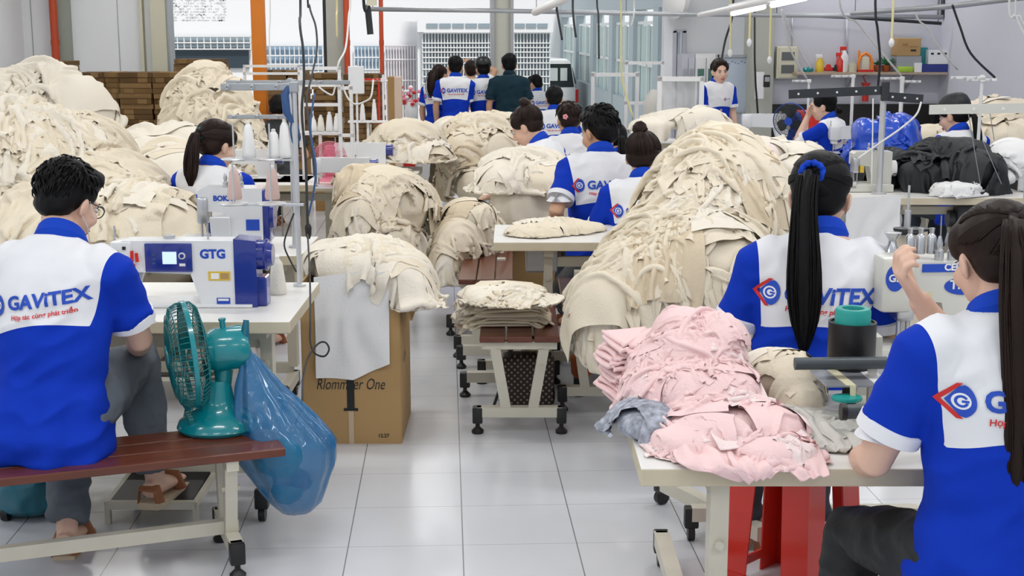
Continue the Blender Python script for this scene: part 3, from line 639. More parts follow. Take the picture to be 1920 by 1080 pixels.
        if det and hair != 'long':
            m_ = MB(); m_.T = HM; c0 = X((0, -.026, .04))
            for i in range(640 if det > 1 else 200):
                th = rg.uniform(-PI, PI); front_ = abs(th) < 1.35; ph = rg.uniform(.50, .75) if front_ else (rg.uniform(-.1, .1) if abs(th) < 2.1 else rg.uniform(-.75, -.55)); a = scalp(th, ph, 1.005); b = tie_h; pts = []
                for k in range(9):
                    u_ = k / 8; q = a.lerp(b, u_); d = q - c0; e_ = X((d.x / .086, d.y / .098, d.z / .088)); ln = e_.length; rr = 1.012 if u_ < .75 else 1.012 + (ln - 1.012) * (u_ - .75) / .25 * (1 if ln > 1.012 else 0)
                    pts.append(c0 + d * (max(rr, .0) / max(ln, .3)) if u_ < .999 else b)
                m_.tube(pts, [.0021 if det > 1 else .003] * 8 + [.0015], 4, False)
            m_.build('hair_strands', hairm, h_, True, auto=False)
        if hair == 'bun':
            m_ = MB(); m_.T = HM; b = tie_h
            for i in range(60 if det else 14):
                a0 = rg.uniform(0, 2 * PI); tl = rg.uniform(-.6, .6); r_ = rg.uniform(.014, .030); m_.tube([b + X((r_ * math.cos(a0 + k * .7), tl * .02 + .004 * k * .5 - .01 + r_ * .3 * math.sin(a0 + k * .7 + tl), .008 + r_ * math.sin(a0 + k * .7))) for k in range(8)], [.003, .008, .009, .009, .009, .009, .008, .003], 5, False)
            m_.ell(b + X((0, 0, .006)), (.036, .032, .034)); m_.build('bun', hairm, h_, True, auto=False)
        if hair in ('pony', 'long', 'low') and pony is not False:
            m_ = MB(); base = HM @ tie_h; Lp = (pony or {}).get('len', .34) * s; wd = (pony or {}).get('w', .036) * s; back = (pony or {}).get('path')
            pth = [base + X(p) * s for p in back] if back else [base, base + X((0, -.03, .012)) * s, base + X((0, -.055, -.03)) * s, base + X((0, -.075, -.08)) * s, base + X((0, -.09, -.08)) * s - X((0, 0, Lp * .25)), base + X((0, -.10, -.08)) * s - X((0, 0, Lp * .5)), base + X((0, -.10, -.08)) * s - X((0, 0, Lp * .75))]
            prf = (pony or {}).get('prf', [.4, .62, .85, 1.0, 1.1, .95, .35]); ns = 420 if det > 1 else (120 if det else 24); K = len(pth)
            prf = [float(np.interp(i / (K - 1), np.linspace(0, 1, len(prf)), prf)) for i in range(K)]
            if hair == 'long': wd *= 1.9
            core = [p for p in pth]; m_.tube(core, [(wd * q * .80, wd * q * .48) for q in prf], 10, up=(0, 1, 0))
            for i in range(ns):
                a = rg.uniform(0, 2 * PI); rr = rg.uniform(.55, 1.0); le = rg.uniform(.80, 1.03); pts = []; wob = rg.uniform(-.1, .1)
                for k in range(K):
                    q = pth[k]; q = q + X((math.cos(a + wob * k) * wd * prf[k] * rr, math.sin(a + wob * k) * wd * .6 * prf[k] * rr, 0)); pts.append(q)
                if le < 1: pts[-1] = pts[-2].lerp(pts[-1], max(.05, (le - .8) * 5))
                sm = []
                for k in range(K - 1):
                    p0, p1, p2, p3 = pts[max(k - 1, 0)], pts[k], pts[k + 1], pts[min(k + 2, K - 1)]
                    for u_ in (0, .5): sm.append(.5 * ((2 * p1) + (p2 - p0) * u_ + (2 * p0 - 5 * p1 + 4 * p2 - p3) * u_ ** 2 + (3 * p1 - p0 - 3 * p2 + p3) * u_ ** 3))
                sm.append(pts[-1]); m_.tube(sm, [(.0024 if det > 1 else .005) * (1 - .6 * (k / len(sm)) ** 3) for k in range(len(sm))], 4, False)
            m_.build('ponytail' if hair != 'long' else 'long_hair', hairm, h_, True, auto=False)
        tc = (pony or {}).get('tie') if pony else None
        if tc:
            m_ = MB(); m_.T = HM; N = 22; m_.tube([tie_h + X((.004 + .029 * math.cos(2 * PI * i / N), -.002 + .004 * math.sin(i * 2.3), .006 + .026 * math.sin(2 * PI * i / N))) for i in range(N)], [.009 + .002 * math.sin(i * 2.9) for i in range(N)], 8, closed=True); m_.build('hair_tie', tc, t, True)
    if cap:
        m_ = MB(); m_.T = HM; m_.lathe([(.0, .150), (.03, .148), (.06, .138), (.083, .115), (.094, .08), (.096, .045), (.094, .040), (.07, .042)], 28, (0, -.022, 0), sy=1.12)
        m_.T = HM; cc = cap if isinstance(cap, str) else 'black'; ob = m_.build('cap', cc, t, True)
        m_ = MB(); m_.T = HM; pts = [(.078 * math.sin(a), .055 + .085 * math.cos(a), .048 - .015 * abs(math.sin(a)) ** 2) for a in np.linspace(-1.45, 1.45, 13)] ; m_.add([(p[0], p[1], p[2] + dz) for dz in (.0, .004) for p in pts], [tuple(range(13)), tuple(range(25, 12, -1))] + [(i, i + 1, 14 + i, 13 + i) for i in range(12)]); m_.build('visor', cc, ob)
    return t
# ---------------------------------------------------------------- the setting
XR, XL, YB = 5.4, -4.75, 16.0
def struct(name, mb, m, parent=None, **k):
    o = mb.build(name, m, parent, **k)
    if parent is None: o['kind'] = 'structure'
    return o
b = MB(); b.add([(XL - 6, -3, 0), (XR + .3, -3, 0), (XR + .3, YB + .1, 0), (XL - 6, YB + .1, 0)], [(0, 1, 2, 3)]); struct('floor', b, 'floor')
b = MB(); b.add([(-14, YB + .1, -.002), (12, YB + .1, -.002), (12, 17.7, -.23), (-14, 17.7, -.23), (12, 20, -.30), (-14, 20, -.30), (12, 40, -.75), (-14, 40, -.75)], [(0, 1, 2, 3), (3, 2, 4, 5), (5, 4, 6, 7)]); M['drive'] = mat('drive', (.55, .54, .52), .9, var=.15); struct('trim_1', b, 'drive')
b = MB(); b.box(((XL + XR) / 2, 6.6, 3.75), (XR - XL + .4, 19.4, .08))
for y in (-1.5, 4.5, 10.5, 15.6): b.box(((XL + XR) / 2, y, 3.62), (XR - XL, .14, .18))
struct('ceiling', b, 'white_wall')
b = MB(); b.box((XR + .08, 6.5, 1.9), (.16, 19.2, 3.8)); struct('wall_right', b, 'grey_wall')
b = MB(); b.box((XL - .08, 6.5, 1.9), (.16, 19.2, 3.8)); struct('wall_left', b, 'white_wall')
# back side: pier and white wall left, open bays, then the grey wall with the shelf on the right
def xat(u, y): return AY(u, 60, y).x
def pier(name, u0, u1, y, m, dy=.3, n=1, m2=None):
    x0, x1 = xat(u0, y), xat(u1, y); b = MB(); b.box(((x0 + x1) / 2, y + dy / 2, 1.9), (x1 - x0, dy, 3.8)); o = struct(name, b, m)
    return x0, x1, o
b = MB(); x0, x1 = XL, xat(262, YB); b.box(((x0 + x1) / 2, YB + .1, 1.9), (x1 - x0, .2, 3.8)); wb = struct('wall_back', b, 'white_wall')
b = MB()
for u0, u1, d in ((60, 61, .0), (222, 223, .0)): x0 = xat(u0, YB - .01); b.box((x0, YB - .004, 2.2), (.005, .01, 3.2))
struct('trim_2', b, 'green_grey')
pier('trim_3', 110, 131, YB - .1, 'green_grey', .1)
pier('trim_4', 262, 268, YB - .12, 'beige_col', .3)
pier('trim_5', 268, 283, YB, 'white_wall', .3)
pier('trim_6', 283, 311, YB - .15, 'beige_col', .4)
pier('trim_7', 311, 317, YB - .1, 'galv', .3)
M['pillar'] = mat('pillar', (.60, .60, .52), .8, var=.05)
M['pillar2'] = mat('pillar2', (.46, .47, .42), .8, var=.06)
pier('trim_8', 612, 646, YB - .4, 'pillar2', .3); pier('trim_9', 606, 613, YB - .35, 'dkmetal', .2)
pier('trim_10', 926, 958, YB - .1, 'pillar', .4); pier('trim_11', 920, 927, YB - .15, 'galv', .3); pier('trim_12', 957, 963, YB - .15, 'galv', .3)
# pipes and posts
def pipe_thing(name, label, cat, u, wpx, y, m, z1=3.7, square=False):
    x = xat(u, y); r = wpx / 2 * y / 2600; b = MB()
    if square: b.box((x, y, z1 / 2), (2 * r, 2 * r, z1), bev=.006)
    else: b.cyl((x, y, 0), (x, y, z1), r, 16)
    if not square:
        for z in (.4, 1.6, 2.8): b.cyl((x, y, z), (x, y, z + .06), r * 1.12, 16)
    return tag(b.build(name, m, None, True), label, cat)
pipe_thing('drain_pipe', 'red vertical pipe running down the pale wall behind the tall cream fabric heap', 'pipe', 102, 14, YB - .14, 'red_pipe')
pipe_thing('support_post', 'thick square orange steel post rising behind the thread stands', 'post', 485, 24, 12.6, 'orange_post', square=True)
pipe_thing('drain_pipe', 'dark orange pipe against the grey concrete pillar', 'pipe', 650, 11, YB - .5, 'red_pipe')
pipe_thing('drain_pipe', 'thin dark orange pipe standing free behind the stacked cartons', 'pipe', 715, 8, YB - .5, 'red_pipe')
# long overhead conduit
def tube_thing(name, label, cat, pts, r, m, n=8, group=None, hang=()):
    b = MB(); b.tube(pts, r, n)
    for f in hang: q = Vector(pts[0]).lerp(Vector(pts[-1]), f); b.cyl(tuple(q), (q.x, q.y, 3.70), .004, 6)
    return tag(b.build(name, m, None, True, auto=False), label, cat, group)
tube_thing('overhead_conduit', 'long grey steel conduit crossing below the roof in front of the open bays', 'conduit', [D(688, 17, 13), D(925, 20, 13), D(1240, 26, 13), D(1500, 29, 13), D(1768, 32, 13)], .022, 'galv', 10, hang=(.01, .45, .99))
tube_thing('overhead_conduit', 'second dark conduit running below the first across the grey wall', 'conduit', [D(1450, 27, 14.6), D(1600, 33, 14.6), D(1765, 44, 14.6)], .018, 'dkmetal', 8, hang=(.02, .98))
# hall wall with shelf, right
Y3 = 15.0
x0 = xat(1447, Y3); b = MB(); b.box(((x0 + XR) / 2, Y3 + .1, 1.9), (XR - x0, .2, 3.8)); struct('wall_rear_right', b, 'grey_wall')
b = MB(); zt = AY(1600, 195, Y3).z; b.box(((x0 + XR) / 2, Y3 - .015, zt / 2), (XR - x0, .03, zt)); b.box((XR - .015, 10, zt / 2), (.03, 10, zt)); struct('baseboard_rear', b, 'black_base')
x1 = xat(1410, Y3 + .0); b = MB(); b.box(((x1 + x0) / 2, Y3 + .12, 1.9), (x0 - x1 + .02, .44, 3.8)); M['olivecol'] = mat('olivecol', (.42, .43, .38), .8, var=.06); struct('trim_13', b, 'olivecol')
Y4 = 15.9
xa, xb_ = xat(1246, Y4), xat(1412, Y4); zd = AY(1270, 58, Y4).z
xd0, xd1 = xat(1262, Y4), xat(1286, Y4)
b = MB(); b.box(((xa + xd0) / 2, Y4 + .1, 1.9), (xd0 - xa, .2, 3.8)); b.box(((xd1 + xb_) / 2, Y4 + .1, 1.9), (xb_ - xd1, .2, 3.8)); b.box(((xd0 + xd1) / 2, Y4 + .1, (zd + 3.8) / 2), (xd1 - xd0, .2, 3.8 - zd)); struct('wall_rear', b, 'white_wall')
b = MB(); b.box((xd0 + .02, Y4 - .01, zd / 2), (.04, .04, zd)); b.box((xd1 - .02, Y4 - .01, zd / 2), (.04, .04, zd)); b.box(((xd0 + xd1) / 2, Y4 - .01, zd), (xd1 - xd0, .04, .04)); b.box((xd0 + .07, Y4 + .15, zd / 2), (.03, .3, zd)); struct('door_1', b, 'grey_wall')
# cabinets against the rear wall + white board
def cabinet(u0, u1, v0, y, label, m, stripes):
    xa, xb = xat(u0, y), xat(u1, y); z = AY(u0, v0, y).z; t = thing('cabinet', label, 'cabinet', ((xa + xb) / 2, y, 0)); b = MB(); b.box((0, .15, z / 2), (xb - xa, .3, z)); b.build('body', m, t)
    n = 2
    for i in range(n):
        b = MB(); wx = (xb - xa) / n; x = -(xb - xa) / 2 + wx * (i + .5); b.box((x, -.012, z / 2), (wx * .9, .02, z * .94)); d = b.build('door', m, t); b = MB(); b.box((x, -.026, z * .72), (wx * .6, .006, z * .34)); b.build('pane', stripes, d)
M['mirror_g'] = mat('mirror_g', (.10, .22, .18), .15)
cabinet(1279, 1304, 101, Y4 - .35, 'narrow grey cabinet beside the doorway at the rear', 'grey_wall', 'galv')
cabinet(1305, 1345, 101, Y4 - .36, 'white framed cabinet with greenish glass doors behind the standing woman', 'white', 'mirror_g')
yb = 15.2; t = thing('whiteboard', 'large pale blue whiteboard on the rear wall behind the standing woman', 'board', (xat(1378, yb), yb, 0)); xa, xb = xat(1346, yb) - t.location.x, xat(1406, yb) - t.location.x; z1, z0_ = AY(1378, 105, yb).z, AY(1378, 212, yb).z
M['board'] = mat('board', (.50, .58, .68), .3, var=.04); b = MB(); b.box(((xa + xb) / 2, 0, (z0_ + z1) / 2), (xb - xa, .03, z1 - z0_)); b.build('board', 'board', t)
b = MB(); 
for q in ((xa, xa), (xb, xb)): b.box((q[0], -.01, (z0_ + z1) / 2), (.03, .05, z1 - z0_ + .03))
for z in (z0_, z1): b.box(((xa + xb) / 2, -.01, z), (xb - xa, .05, .03))
b.box((xa, 0, z0_ / 2), (.04, .04, z0_)); b.box((xb, 0, z0_ / 2), (.04, .04, z0_)); b.build('frame', 'galv', t)
b = MB()
for k in range(9): b.box((xa + .06 + .035 * k, -.0175, z1 - .06 - .012 * (k % 3)), (.02, .003, .006))
b.build('marks', 'mblue', t)
# receding partition with window openings (outside annex to the right of the driveway)
XP = 3.22
M['annex'] = mat('annex', (.50, .58, .62), .7, var=.03); M['annexw'] = mat('annexw', (.85, .88, .88), .6); M['glass_g'] = mat('glass_g', (.62, .78, .76), .2)
b = MB(); ztop = 2.05; zlin = 1.90
def yy_of(u): 
    d = ray(u, 60); return XP / d.x * d.y
ys = [yy_of(q) for q in (1243, 1208, 1173, 1143, 1118, 1092, 1075)]
ys = [16.2, 18.6, 21.2, 24, 27, 30.5, 34.5, 39]
b.box((XP + .1, (ys[0] + ys[-1]) / 2, (zlin + ztop + .6) / 2 + .2), (.2, ys[-1] - ys[0], .75)); b.box((XP + .1, (ys[0] + ys[-1]) / 2, .1), (.2, ys[-1] - ys[0], .9))
for i, y in enumerate(ys): b.box((XP + .1, y, 1.0), (.24, .55, 2.2))
struct('wall_annex', b, 'annex')
b = MB()
for i in range(len(ys) - 1):
    y0, y1 = ys[i] + .28, ys[i + 1] - .28; b.box((XP + .12, (y0 + y1) / 2, 1.15), (.02, y1 - y0, 1.35))
struct('window_1', b, 'glass_g')
b = MB()
for i in range(len(ys) - 1):
    y0, y1 = ys[i] + .28, ys[i + 1] - .28
    for y in (y0, (y0 + y1) / 2, y1): b.box((XP + .08, y, 1.15), (.05, .06, 1.4))
    for z in (.5, 1.2, 1.88): b.box((XP + .08, (y0 + y1) / 2, z), (.05, y1 - y0, .05))
struct('window_2', b, 'annexw')
# neighbouring house and gates across the driveway
YG = 30.0
M['outwall'] = mat('outwall', (.88, .88, .90), .8); M['outpink'] = mat('outpink', (.85, .78, .80), .8)
def ay(u, v, y=YG): return AY(u, v, y)
b = MB(); b.box((-1, YG + 9, 4), (30, .3, 12)); struct('wall_opposite', b, 'outwall')
M['decor'] = mat('decor', (.60, .62, .64), .8)
b = MB(); rr = random.Random(3)
p0 = ay(318, 60, YG + 6); p1 = ay(425, 0, YG + 6)
for i in range(26):
    for k in range(14):
        x = p0.x + (p1.x - p0.x) * i / 26; z = p0.z + (p1.z + .2 - p0.z) * k / 14
        if rr.random() < .7: b.box((x, YG + 6, z), (.10 * rr.uniform(.2, 1), .04, .03 * rr.uniform(.5, 2)), rot=(0, rr.uniform(-.8, .8), 0))
tag(b.build('lattice_screen', 'decor', None), 'pale pierced lattice screen high on the house across the drive', 'screen')
def gate(name, label, u0, u1, v0, v1, y, nb, rows, m='white', th=.018, dark=None, gap=1.):
    """gate leaf of upright bars; rows: fractions of height where rails run"""
    a, c = ay(u0, v0, y), ay(u1, v1, y); t = thing(name, label, 'gate', ((a.x + c.x) / 2, y, c.z)); wd = c.x - a.x; h = a.z - c.z; b = MB()
    for i in range(nb + 1): b.box((-wd / 2 + wd * i / nb, 0, h / 2), (th, .05, h))
    b.build('bars', m, t)
    for r_ in rows: b = MB(); b.box((0, -.01, h * r_), (wd + th, .07, th * 1.3)); b.build('rail', m, t)
    if dark: b = MB(); b.box((0, .12, h / 2), (wd, .02, h)); b.build('backing', dark, t)
    return t
M['gdark'] = mat('gdark', (.30, .37, .42), .5); M['gmid'] = mat('gmid', (.62, .56, .62), .6); M['gblue'] = mat('gblue', (.30, .42, .55), .5)
gate('steel_gate', 'tall white grille gate of close square bars behind the standing workers', 792, 922, 62, 230, 30, 22, (0, .2, .33, .44, .52, .60, .67, .73, .79, .84, .89, 1.0), dark='gdark')
gate('steel_gate', 'white grille gate beyond the parked van', 964, 1030, 62, 230, 30, 11, (0, .33, .44, .52, .60, .67, .73, .79, .84, .89, 1.0), dark='gdark')
gate('steel_gate', 'white upright bar gate between the orange pipe and the tall grille', 722, 782, 85, 230, 31, 11, (0, .55, .82, 1), dark='gmid')
gate('window_grille', 'white window grille with blue panes seen beyond the grey pillar', 664, 712, 85, 130, 31, 7, (0, .5, 1), dark='gblue')
gate('window_grille', 'white window grille seen between the orange post and the grey pillar', 498, 606, 85, 135, 31, 12, (0, .3, .62, 1), dark='gblue')
gate('window_grille', 'white railing with dark openings left of the orange post', 320, 470, 68, 92, 31, 12, (0, .5, 1), dark='gdark')
b = MB(); p0, p1 = ay(798, 52, 29.84), ay(920, 44, 29.84)
for i in range(5): x = p0.x + (p1.x - p0.x) * (i + .5) / 5; b.box((x, 29.84, (p0.z + p1.z) / 2), ((p1.x - p0.x) / 5 * .88, .04, (p1.z - p0.z)))
p0, p1 = ay(964, 52, 29.84), ay(1028, 44, 29.84)
for i in range(3): x = p0.x + (p1.x - p0.x) * (i + .5) / 3; b.box((x, 29.84, (p0.z + p1.z) / 2), ((p1.x - p0.x) / 3 * .88, .04, (p1.z - p0.z)))
tag(b.build('vent_panels', 'gdark', None), 'row of dark vent openings above the white grille gates', 'vent')
b = MB(); p0, p1 = ay(322, 128, 31), ay(465, 92, 31); b.box(((p0.x + p1.x) / 2, 31.12, (p0.z + p1.z) / 2), (p1.x - p0.x, .1, p1.z - p0.z)); M['gblack'] = mat('gblack', (.03, .05, .07), .4); struct('window_3', b, 'gblack')
# house bodies
b = MB(); a, c = ay(782, 0, 30.0), ay(1036, 60, 30.0); b.box(((a.x + c.x) / 2, 30.0, (a.z + c.z) / 2 + .4), (c.x - a.x, .3, a.z - c.z + .8)); struct('trim_15', b, 'outwall')
b = MB(); a, c = ay(782, 34, 30.3), ay(796, 230, 30.3); b.box(((a.x + c.x) / 2, 30.3, (a.z + c.z) / 2), (c.x - a.x, .3, a.z - c.z)); struct('trim_14', b, 'outwall')
b = MB(); a, c = ay(300, 40, 31.3), ay(785, 232, 31.3); b.box(((a.x + c.x) / 2, 31.3, (a.z + c.z) / 2), (c.x - a.x, .3, a.z - c.z)); struct('wall_house', b, 'outwall')
# hall lamps
def batten(x, y, z, rz=0, L=1.2, label=None, first=[None]):
    t = thing('ceiling_lamp', label or 'white fluorescent batten lamp hanging below the roof', 'lamp', (x, y, z), rz, 'fluorescent battens in rows under the roof' if not label else None)
    b = MB(); b.box((0, 0, .03), (L, .07, .05), bev=.008); b.build('housing', 'white', t); b = MB(); b.cyl((-L / 2 + .02, 0, -.012), (L / 2 - .02, 0, -.012), .014, 10); b.build('tube', M['lit'], t, True)
    b = MB(); b.cyl((-L / 3, 0, .05), (-L / 3, 0, 3.70 - z), .004, 6); b.cyl((L / 3, 0, .05), (L / 3, 0, 3.70 - z), .004, 6); b.build('hanger', 'galv', t); return t
M['lit'] = mat('lit', (1, 1, 1), .5, emit=(1, .99, .96), es=7)
for x, y in LAMPS:
    iy = (.6, 3.4, 6.2, 9.0, 11.8, 14.4).index(y); ix = (-3.1, -.6, 1.9, 4.3).index(x)
    batten(x, y, 3.25, label='white batten lamp under the roof, %s row from the bays, %s' % (('sixth', 'fifth', 'fourth', 'third', 'second', 'first')[iy], ('near the left wall', 'over the aisle', 'over the middle tables', 'near the grey side wall')[ix]))
# ---------------------------------------------------------------- furniture
CAMR = -R(YAW)
def XY(u, zc, v=300): p = D(u, v, zc); return p.x, p.y
def foot(parent, x, y, z=.0, wheel=False):
    """black end cap with levelling pad or caster under a steel foot"""
    m = MB(); m.box((x, y, z + .085), (.05, .045, .075), bev=.006); m.cyl((x, y, z + .02), (x, y, z + .05), .010, 8)
    if wheel: m.cyl((x - .012, y, z + .028), (x + .012, y, z + .028), .028, 14)
    else: m.lathe([(.026, z), (.028, z + .012), (.018, z + .022), (.010, z + .03)], 14, (x, y, 0))
    return m.build('foot', 'rubber', parent, True)
def table(label, loc, rz, W=1.2, Dp=.6, z=.75, th=.045, group=None, legs=((-.42), (.42)), pedal=True, motor=True, rail=True, legy=.55, footy=(.04, .56)):
    t = thing('sewing_table', label, 'table', loc, rz, group)
    m = MB(); m.box((0, Dp / 2, z - th / 2), (W, Dp, th), bev=.004)
    for i in range(len(m.f)): pass
    o = m.build('tabletop', ['table_edge', 'table_top'], t)
    for p in o.data.polygons:
        if p.normal.z > .6: p.material_index = 1
    for lx in legs:
        x = lx * W; m = MB(); m.box((x, Dp * legy, (z - th + .10) / 2 + .04), (.045, .07, z - th - .12)); m.box((x, Dp * .5, z - th - .02), (.05, Dp * .8, .035)); m.cyl((x - .03, Dp * legy, .42), (x + .03, Dp * legy, .42), .012, 8); m.cyl((x, Dp * legy - .05, .55), (x, Dp * legy + .05, .55), .012, 8)
        l = m.build('leg', 'frame', t); m = MB(); m.box((x, Dp * (footy[0] + footy[1]) / 2, .10), (.05, Dp * (footy[1] - footy[0]), .045)); m.build('foot_bar', 'frame', t); foot(t, x, Dp * footy[0], 0, True); foot(t, x, Dp * footy[1], 0, True)
    if rail: m = MB(); m.box((0, Dp * legy, .14), (W * abs(legs[-1] - legs[0]), .04, .05)); m.box((0, Dp * legy, z - .12), (W * abs(legs[-1] - legs[0]), .03, .05)); m.build('rail', 'frame', t)
    if pedal:
        m = MB(); m.box((0, Dp * .35, .12), (.36, .26, .02), rot=(R(-10), 0, 0)); p = m.build('pedal', 'frame', t); m = MB(); m.box((0, Dp * .35, .133), (.32, .22, .008), rot=(R(-10), 0, 0)); m.build('pedal_mat', 'rubber', p)
        m = MB(); m.cyl((.16, Dp * .45, .12), (.16, Dp * .5, z - .15), .006, 6); m.build('pedal_rod', 'steel', t)
    if motor: m = MB(); m.box((.25 * W, Dp * .5, z - .17), (.2, .16, .2), bev=.02); m.cyl((.25 * W - .14, Dp * .5, z - .17), (.25 * W - .08, Dp * .5, z - .17), .055, 16); m.build('motor_box', 'dkmetal', t, True)
    return t
def bench(label, loc, rz, L=1.2, Wd=.32, z=.45, group=None, ends=(-.42, .42), rail=True):
    t = thing('bench', label, 'bench', loc, rz, group); n = 3; sw = Wd / n
    for i in range(n): m = MB(); m.box((0, -Wd / 2 + sw * (i + .5), z - .014), (L, sw * .93, .028), bev=.004); m.build('slat', 'bwood', t)
    for q in ends:
        x = q * L; m = MB(); m.box((x, 0, z - .045), (.04, Wd * .92, .035)); m.box((x, 0, .10), (.045, Wd * 1.05, .045))
        m.bar((x, -Wd * .30, z - .06), (x, -Wd * .16, .10), .04, .045); m.bar((x, Wd * .30, z - .06), (x, Wd * .16, .10), .04, .045); m.cyl((x - .03, -Wd * .27, z - .14), (x + .03, -Wd * .27, z - .14), .010, 8); m.build('leg', 'frame', t)
        foot(t, x, -Wd * .52); foot(t, x, Wd * .52)
    m = MB(); m.box(((ends[0] + ends[1]) / 2 * L, 0, z - .045), (L * (ends[1] - ends[0]), .03, .03)); m.build('top_rail', 'frame', t)
    if not rail: return t
    m = MB(); m.box((0, -Wd * .1, .13), (L * (ends[1] - ends[0]), .035, .045)); m.build('rail', 'frame', t)
    return t
def cone(label, x, y, z, h=.15, r=.033, m='spool', group=None, name='thread_cone'):
    t = thing(name, label, 'thread', (x, y, z), 0, group); b = MB(); b.lathe([(r * .9, 0), (r, .01), (r * .98, .02), (r * .62, h * .86), (r * .35, h * .97), (r * .22, h)], 20); b.build('yarn', m, t, True)
    b = MB(); b.lathe([(.010, h * .96), (.010, h * 1.06), (.006, h * 1.08)], 10); b.build('core_tip', 'white', t, True); return t
def thread_stand(label, loc, rz, H=.78, arms=((-.28, .05, .76),), tray=.33, tw=.34, m='alu', am='galv', rp=.010, group=None, thick=.022, eyes=3):
    """pole with tray and overhead thread guides; arms: (x0, x1, z)"""
    t = thing('thread_stand', label, 'thread stand', loc, rz, group); b = MB(); b.cyl((0, 0, 0), (0, 0, H), rp, 12); b.lathe([(rp * 2.4, 0), (rp * 2.4, .008), (rp * 1.2, .012)], 14); b.build('pole', m, t, True)
    for x0, x1, z in arms:
        b = MB(); b.box(((x0 + x1) / 2, 0, z), (x1 - x0, .012, thick), bev=.003); b.box((0, 0, z), (.035, .035, thick * 1.5), bev=.004); a = b.build('guide_arm', am, t)
        for k in range(eyes):
            x = x0 + (x1 - x0) * (k + .3) / eyes; b = MB(); b.tube([(x + .008 * math.cos(q), -.014, z + .008 * math.sin(q)) for q in [2 * PI * i / 12 for i in range(12)]], .002, 5, closed=True); b.build('thread_eye', 'steel', a)
    if tray is not None:
        b = MB(); b.box((-tw / 2 + .03, -.03, tray), (tw, .03, .008)); 
        for k in range(2): x = -tw + .07 + k * (tw - .17); b.lathe([(.055, tray), (.062, tray + .004), (.058, tray + .008), (.02, tray + .008)], 20, (x, -.03, 0)); b.cyl((x, -.03, tray), (x, -.03, tray + .17), .004, 8)
        b.build('spool_tray', m, t, True)
    return t
def machine(label, loc, rz, kind='lock', m='mwhite', m2='mblue', s=1., group=None):
    """industrial lockstitch or overlock head; local x along the arm, operator at -y"""
    t = thing('sewing_machine', label, 'sewing machine', loc, rz, group); t.scale = (s, s, s)
    if kind == 'lock':
        b = MB(); b.box((-.03, .02, .006), (.50, .18, .012), bev=.003); b.build('bed', m, t)
        b = MB(); b.prism([(-.27, -.05, .135), (-.01, -.05, .125), (.03, -.05, .0), (.17, -.05, .0), (.17, -.05, .25), (-.26, -.05, .25), (-.28, -.05, .235)], (0, .11, 0)); b.build('arm', m, t)
        b = MB(); b.box((-.265, 0, .185), (.085, .12, .125), bev=.012); b.box((-.265, .0, .11), (.055, .07, .05), bev=.006); b.build('head_cover', m, t, True)
        b = MB(); b.cyl((-.272, 0, .012), (-.272, 0, .13), .0045, 10); b.cyl((-.255, 0, .03), (-.255, 0, .13), .005, 10); b.box((-.272, -.005, .016), (.018, .035, .006)); b.cyl((-.30, 0, .25), (-.30, 0, .30), .004, 8); b.build('needle_bar', 'steel', t, True)
        b = MB(); b.cyl((.17, .005, .18), (.22, .005, .18), .052, 24); b.cyl((.22, .005, .18), (.235, .005, .18), .060, 24); b.build('handwheel', m2, t, True)
        b = MB(); b.cyl((-.1, .02, .25), (-.1, .02, .262), .022, 16); b.cyl((.05, .0, .25), (.05, .0, .275), .004, 8); b.cyl((.05, .0, .262), (.05, .0, .268), .014, 12); b.build('bobbin_winder', 'steel', t, True)
    else:
        b = MB(); b.box((.03, .03, .03), (.34, .24, .06), bev=.010); b.build('bed', m, t, True)
        b = MB(); b.prism([(-.10, -.04, .20), (.02, -.04, .19), (.05, -.04, .05), (.19, -.04, .05), (.19, -.04, .30), (-.08, -.04, .30), (-.10, -.04, .285)], (0, .15, 0)); b.build('arm', m, t)
        b = MB(); b.box((-.08, .0, .20), (.05, .10, .12), bev=.01); b.cyl((-.09, -.02, .07), (-.09, -.02, .18), .006, 10); b.cyl((-.065, -.02, .07), (-.065, -.02, .18), .006, 10); b.box((-.08, -.04, .072), (.05, .05, .008)); b.build('needle_bar', 'steel', t, True)
        b = MB(); b.cyl((.19, .03, .17), (.235, .03, .17), .06, 24); b.build('handwheel', m2, t, True)
        for k in range(3): b = MB(); b.lathe([(.012, .30), (.013, .325), (.007, .33), (.010, .345), (.004, .365)], 12, (.02 + .035 * k, .0, 0)); b.build('tension_knob', 'steel', t, True)
        b = MB(); b.box((-.14, .01, .05), (.12, .2, .05), bev=.006); b.box((-.14, -.06, .055), (.09, .02, .03)); b.build('cloth_plate', m, t, True)
    return t
def panel(parent, name, x, y, z, w_, h_, m, d=.003, face='front'):
    b = MB()
    if face == 'front': b.box((x, y, z), (w_, d, h_), bev=.0)
    else: b.box((x, y, z), (d, w_, h_))
    return b.build(name, m, parent)
def label_text(parent, txt, size, x, y, z, m, rz=0, bold=.02, name='lettering', wid=None, rot=None, maxh=None, shear=0):
    V, F, w_ = flat_text(txt, size, bold, shear); k = (wid / w_) if wid else 1.; b = MB()
    b.T = Matrix.Translation((x, y, z)) @ (Euler(rot).to_matrix().to_4x4() if rot else Matrix.Rotation(rz, 4, 'Z') @ Matrix.Rotation(PI / 2, 4, 'X'))
    b.add([(p[0] * k, p[1] * k * (1 if not maxh else maxh), 0) for p in V], F); return b.build(name, m, parent)

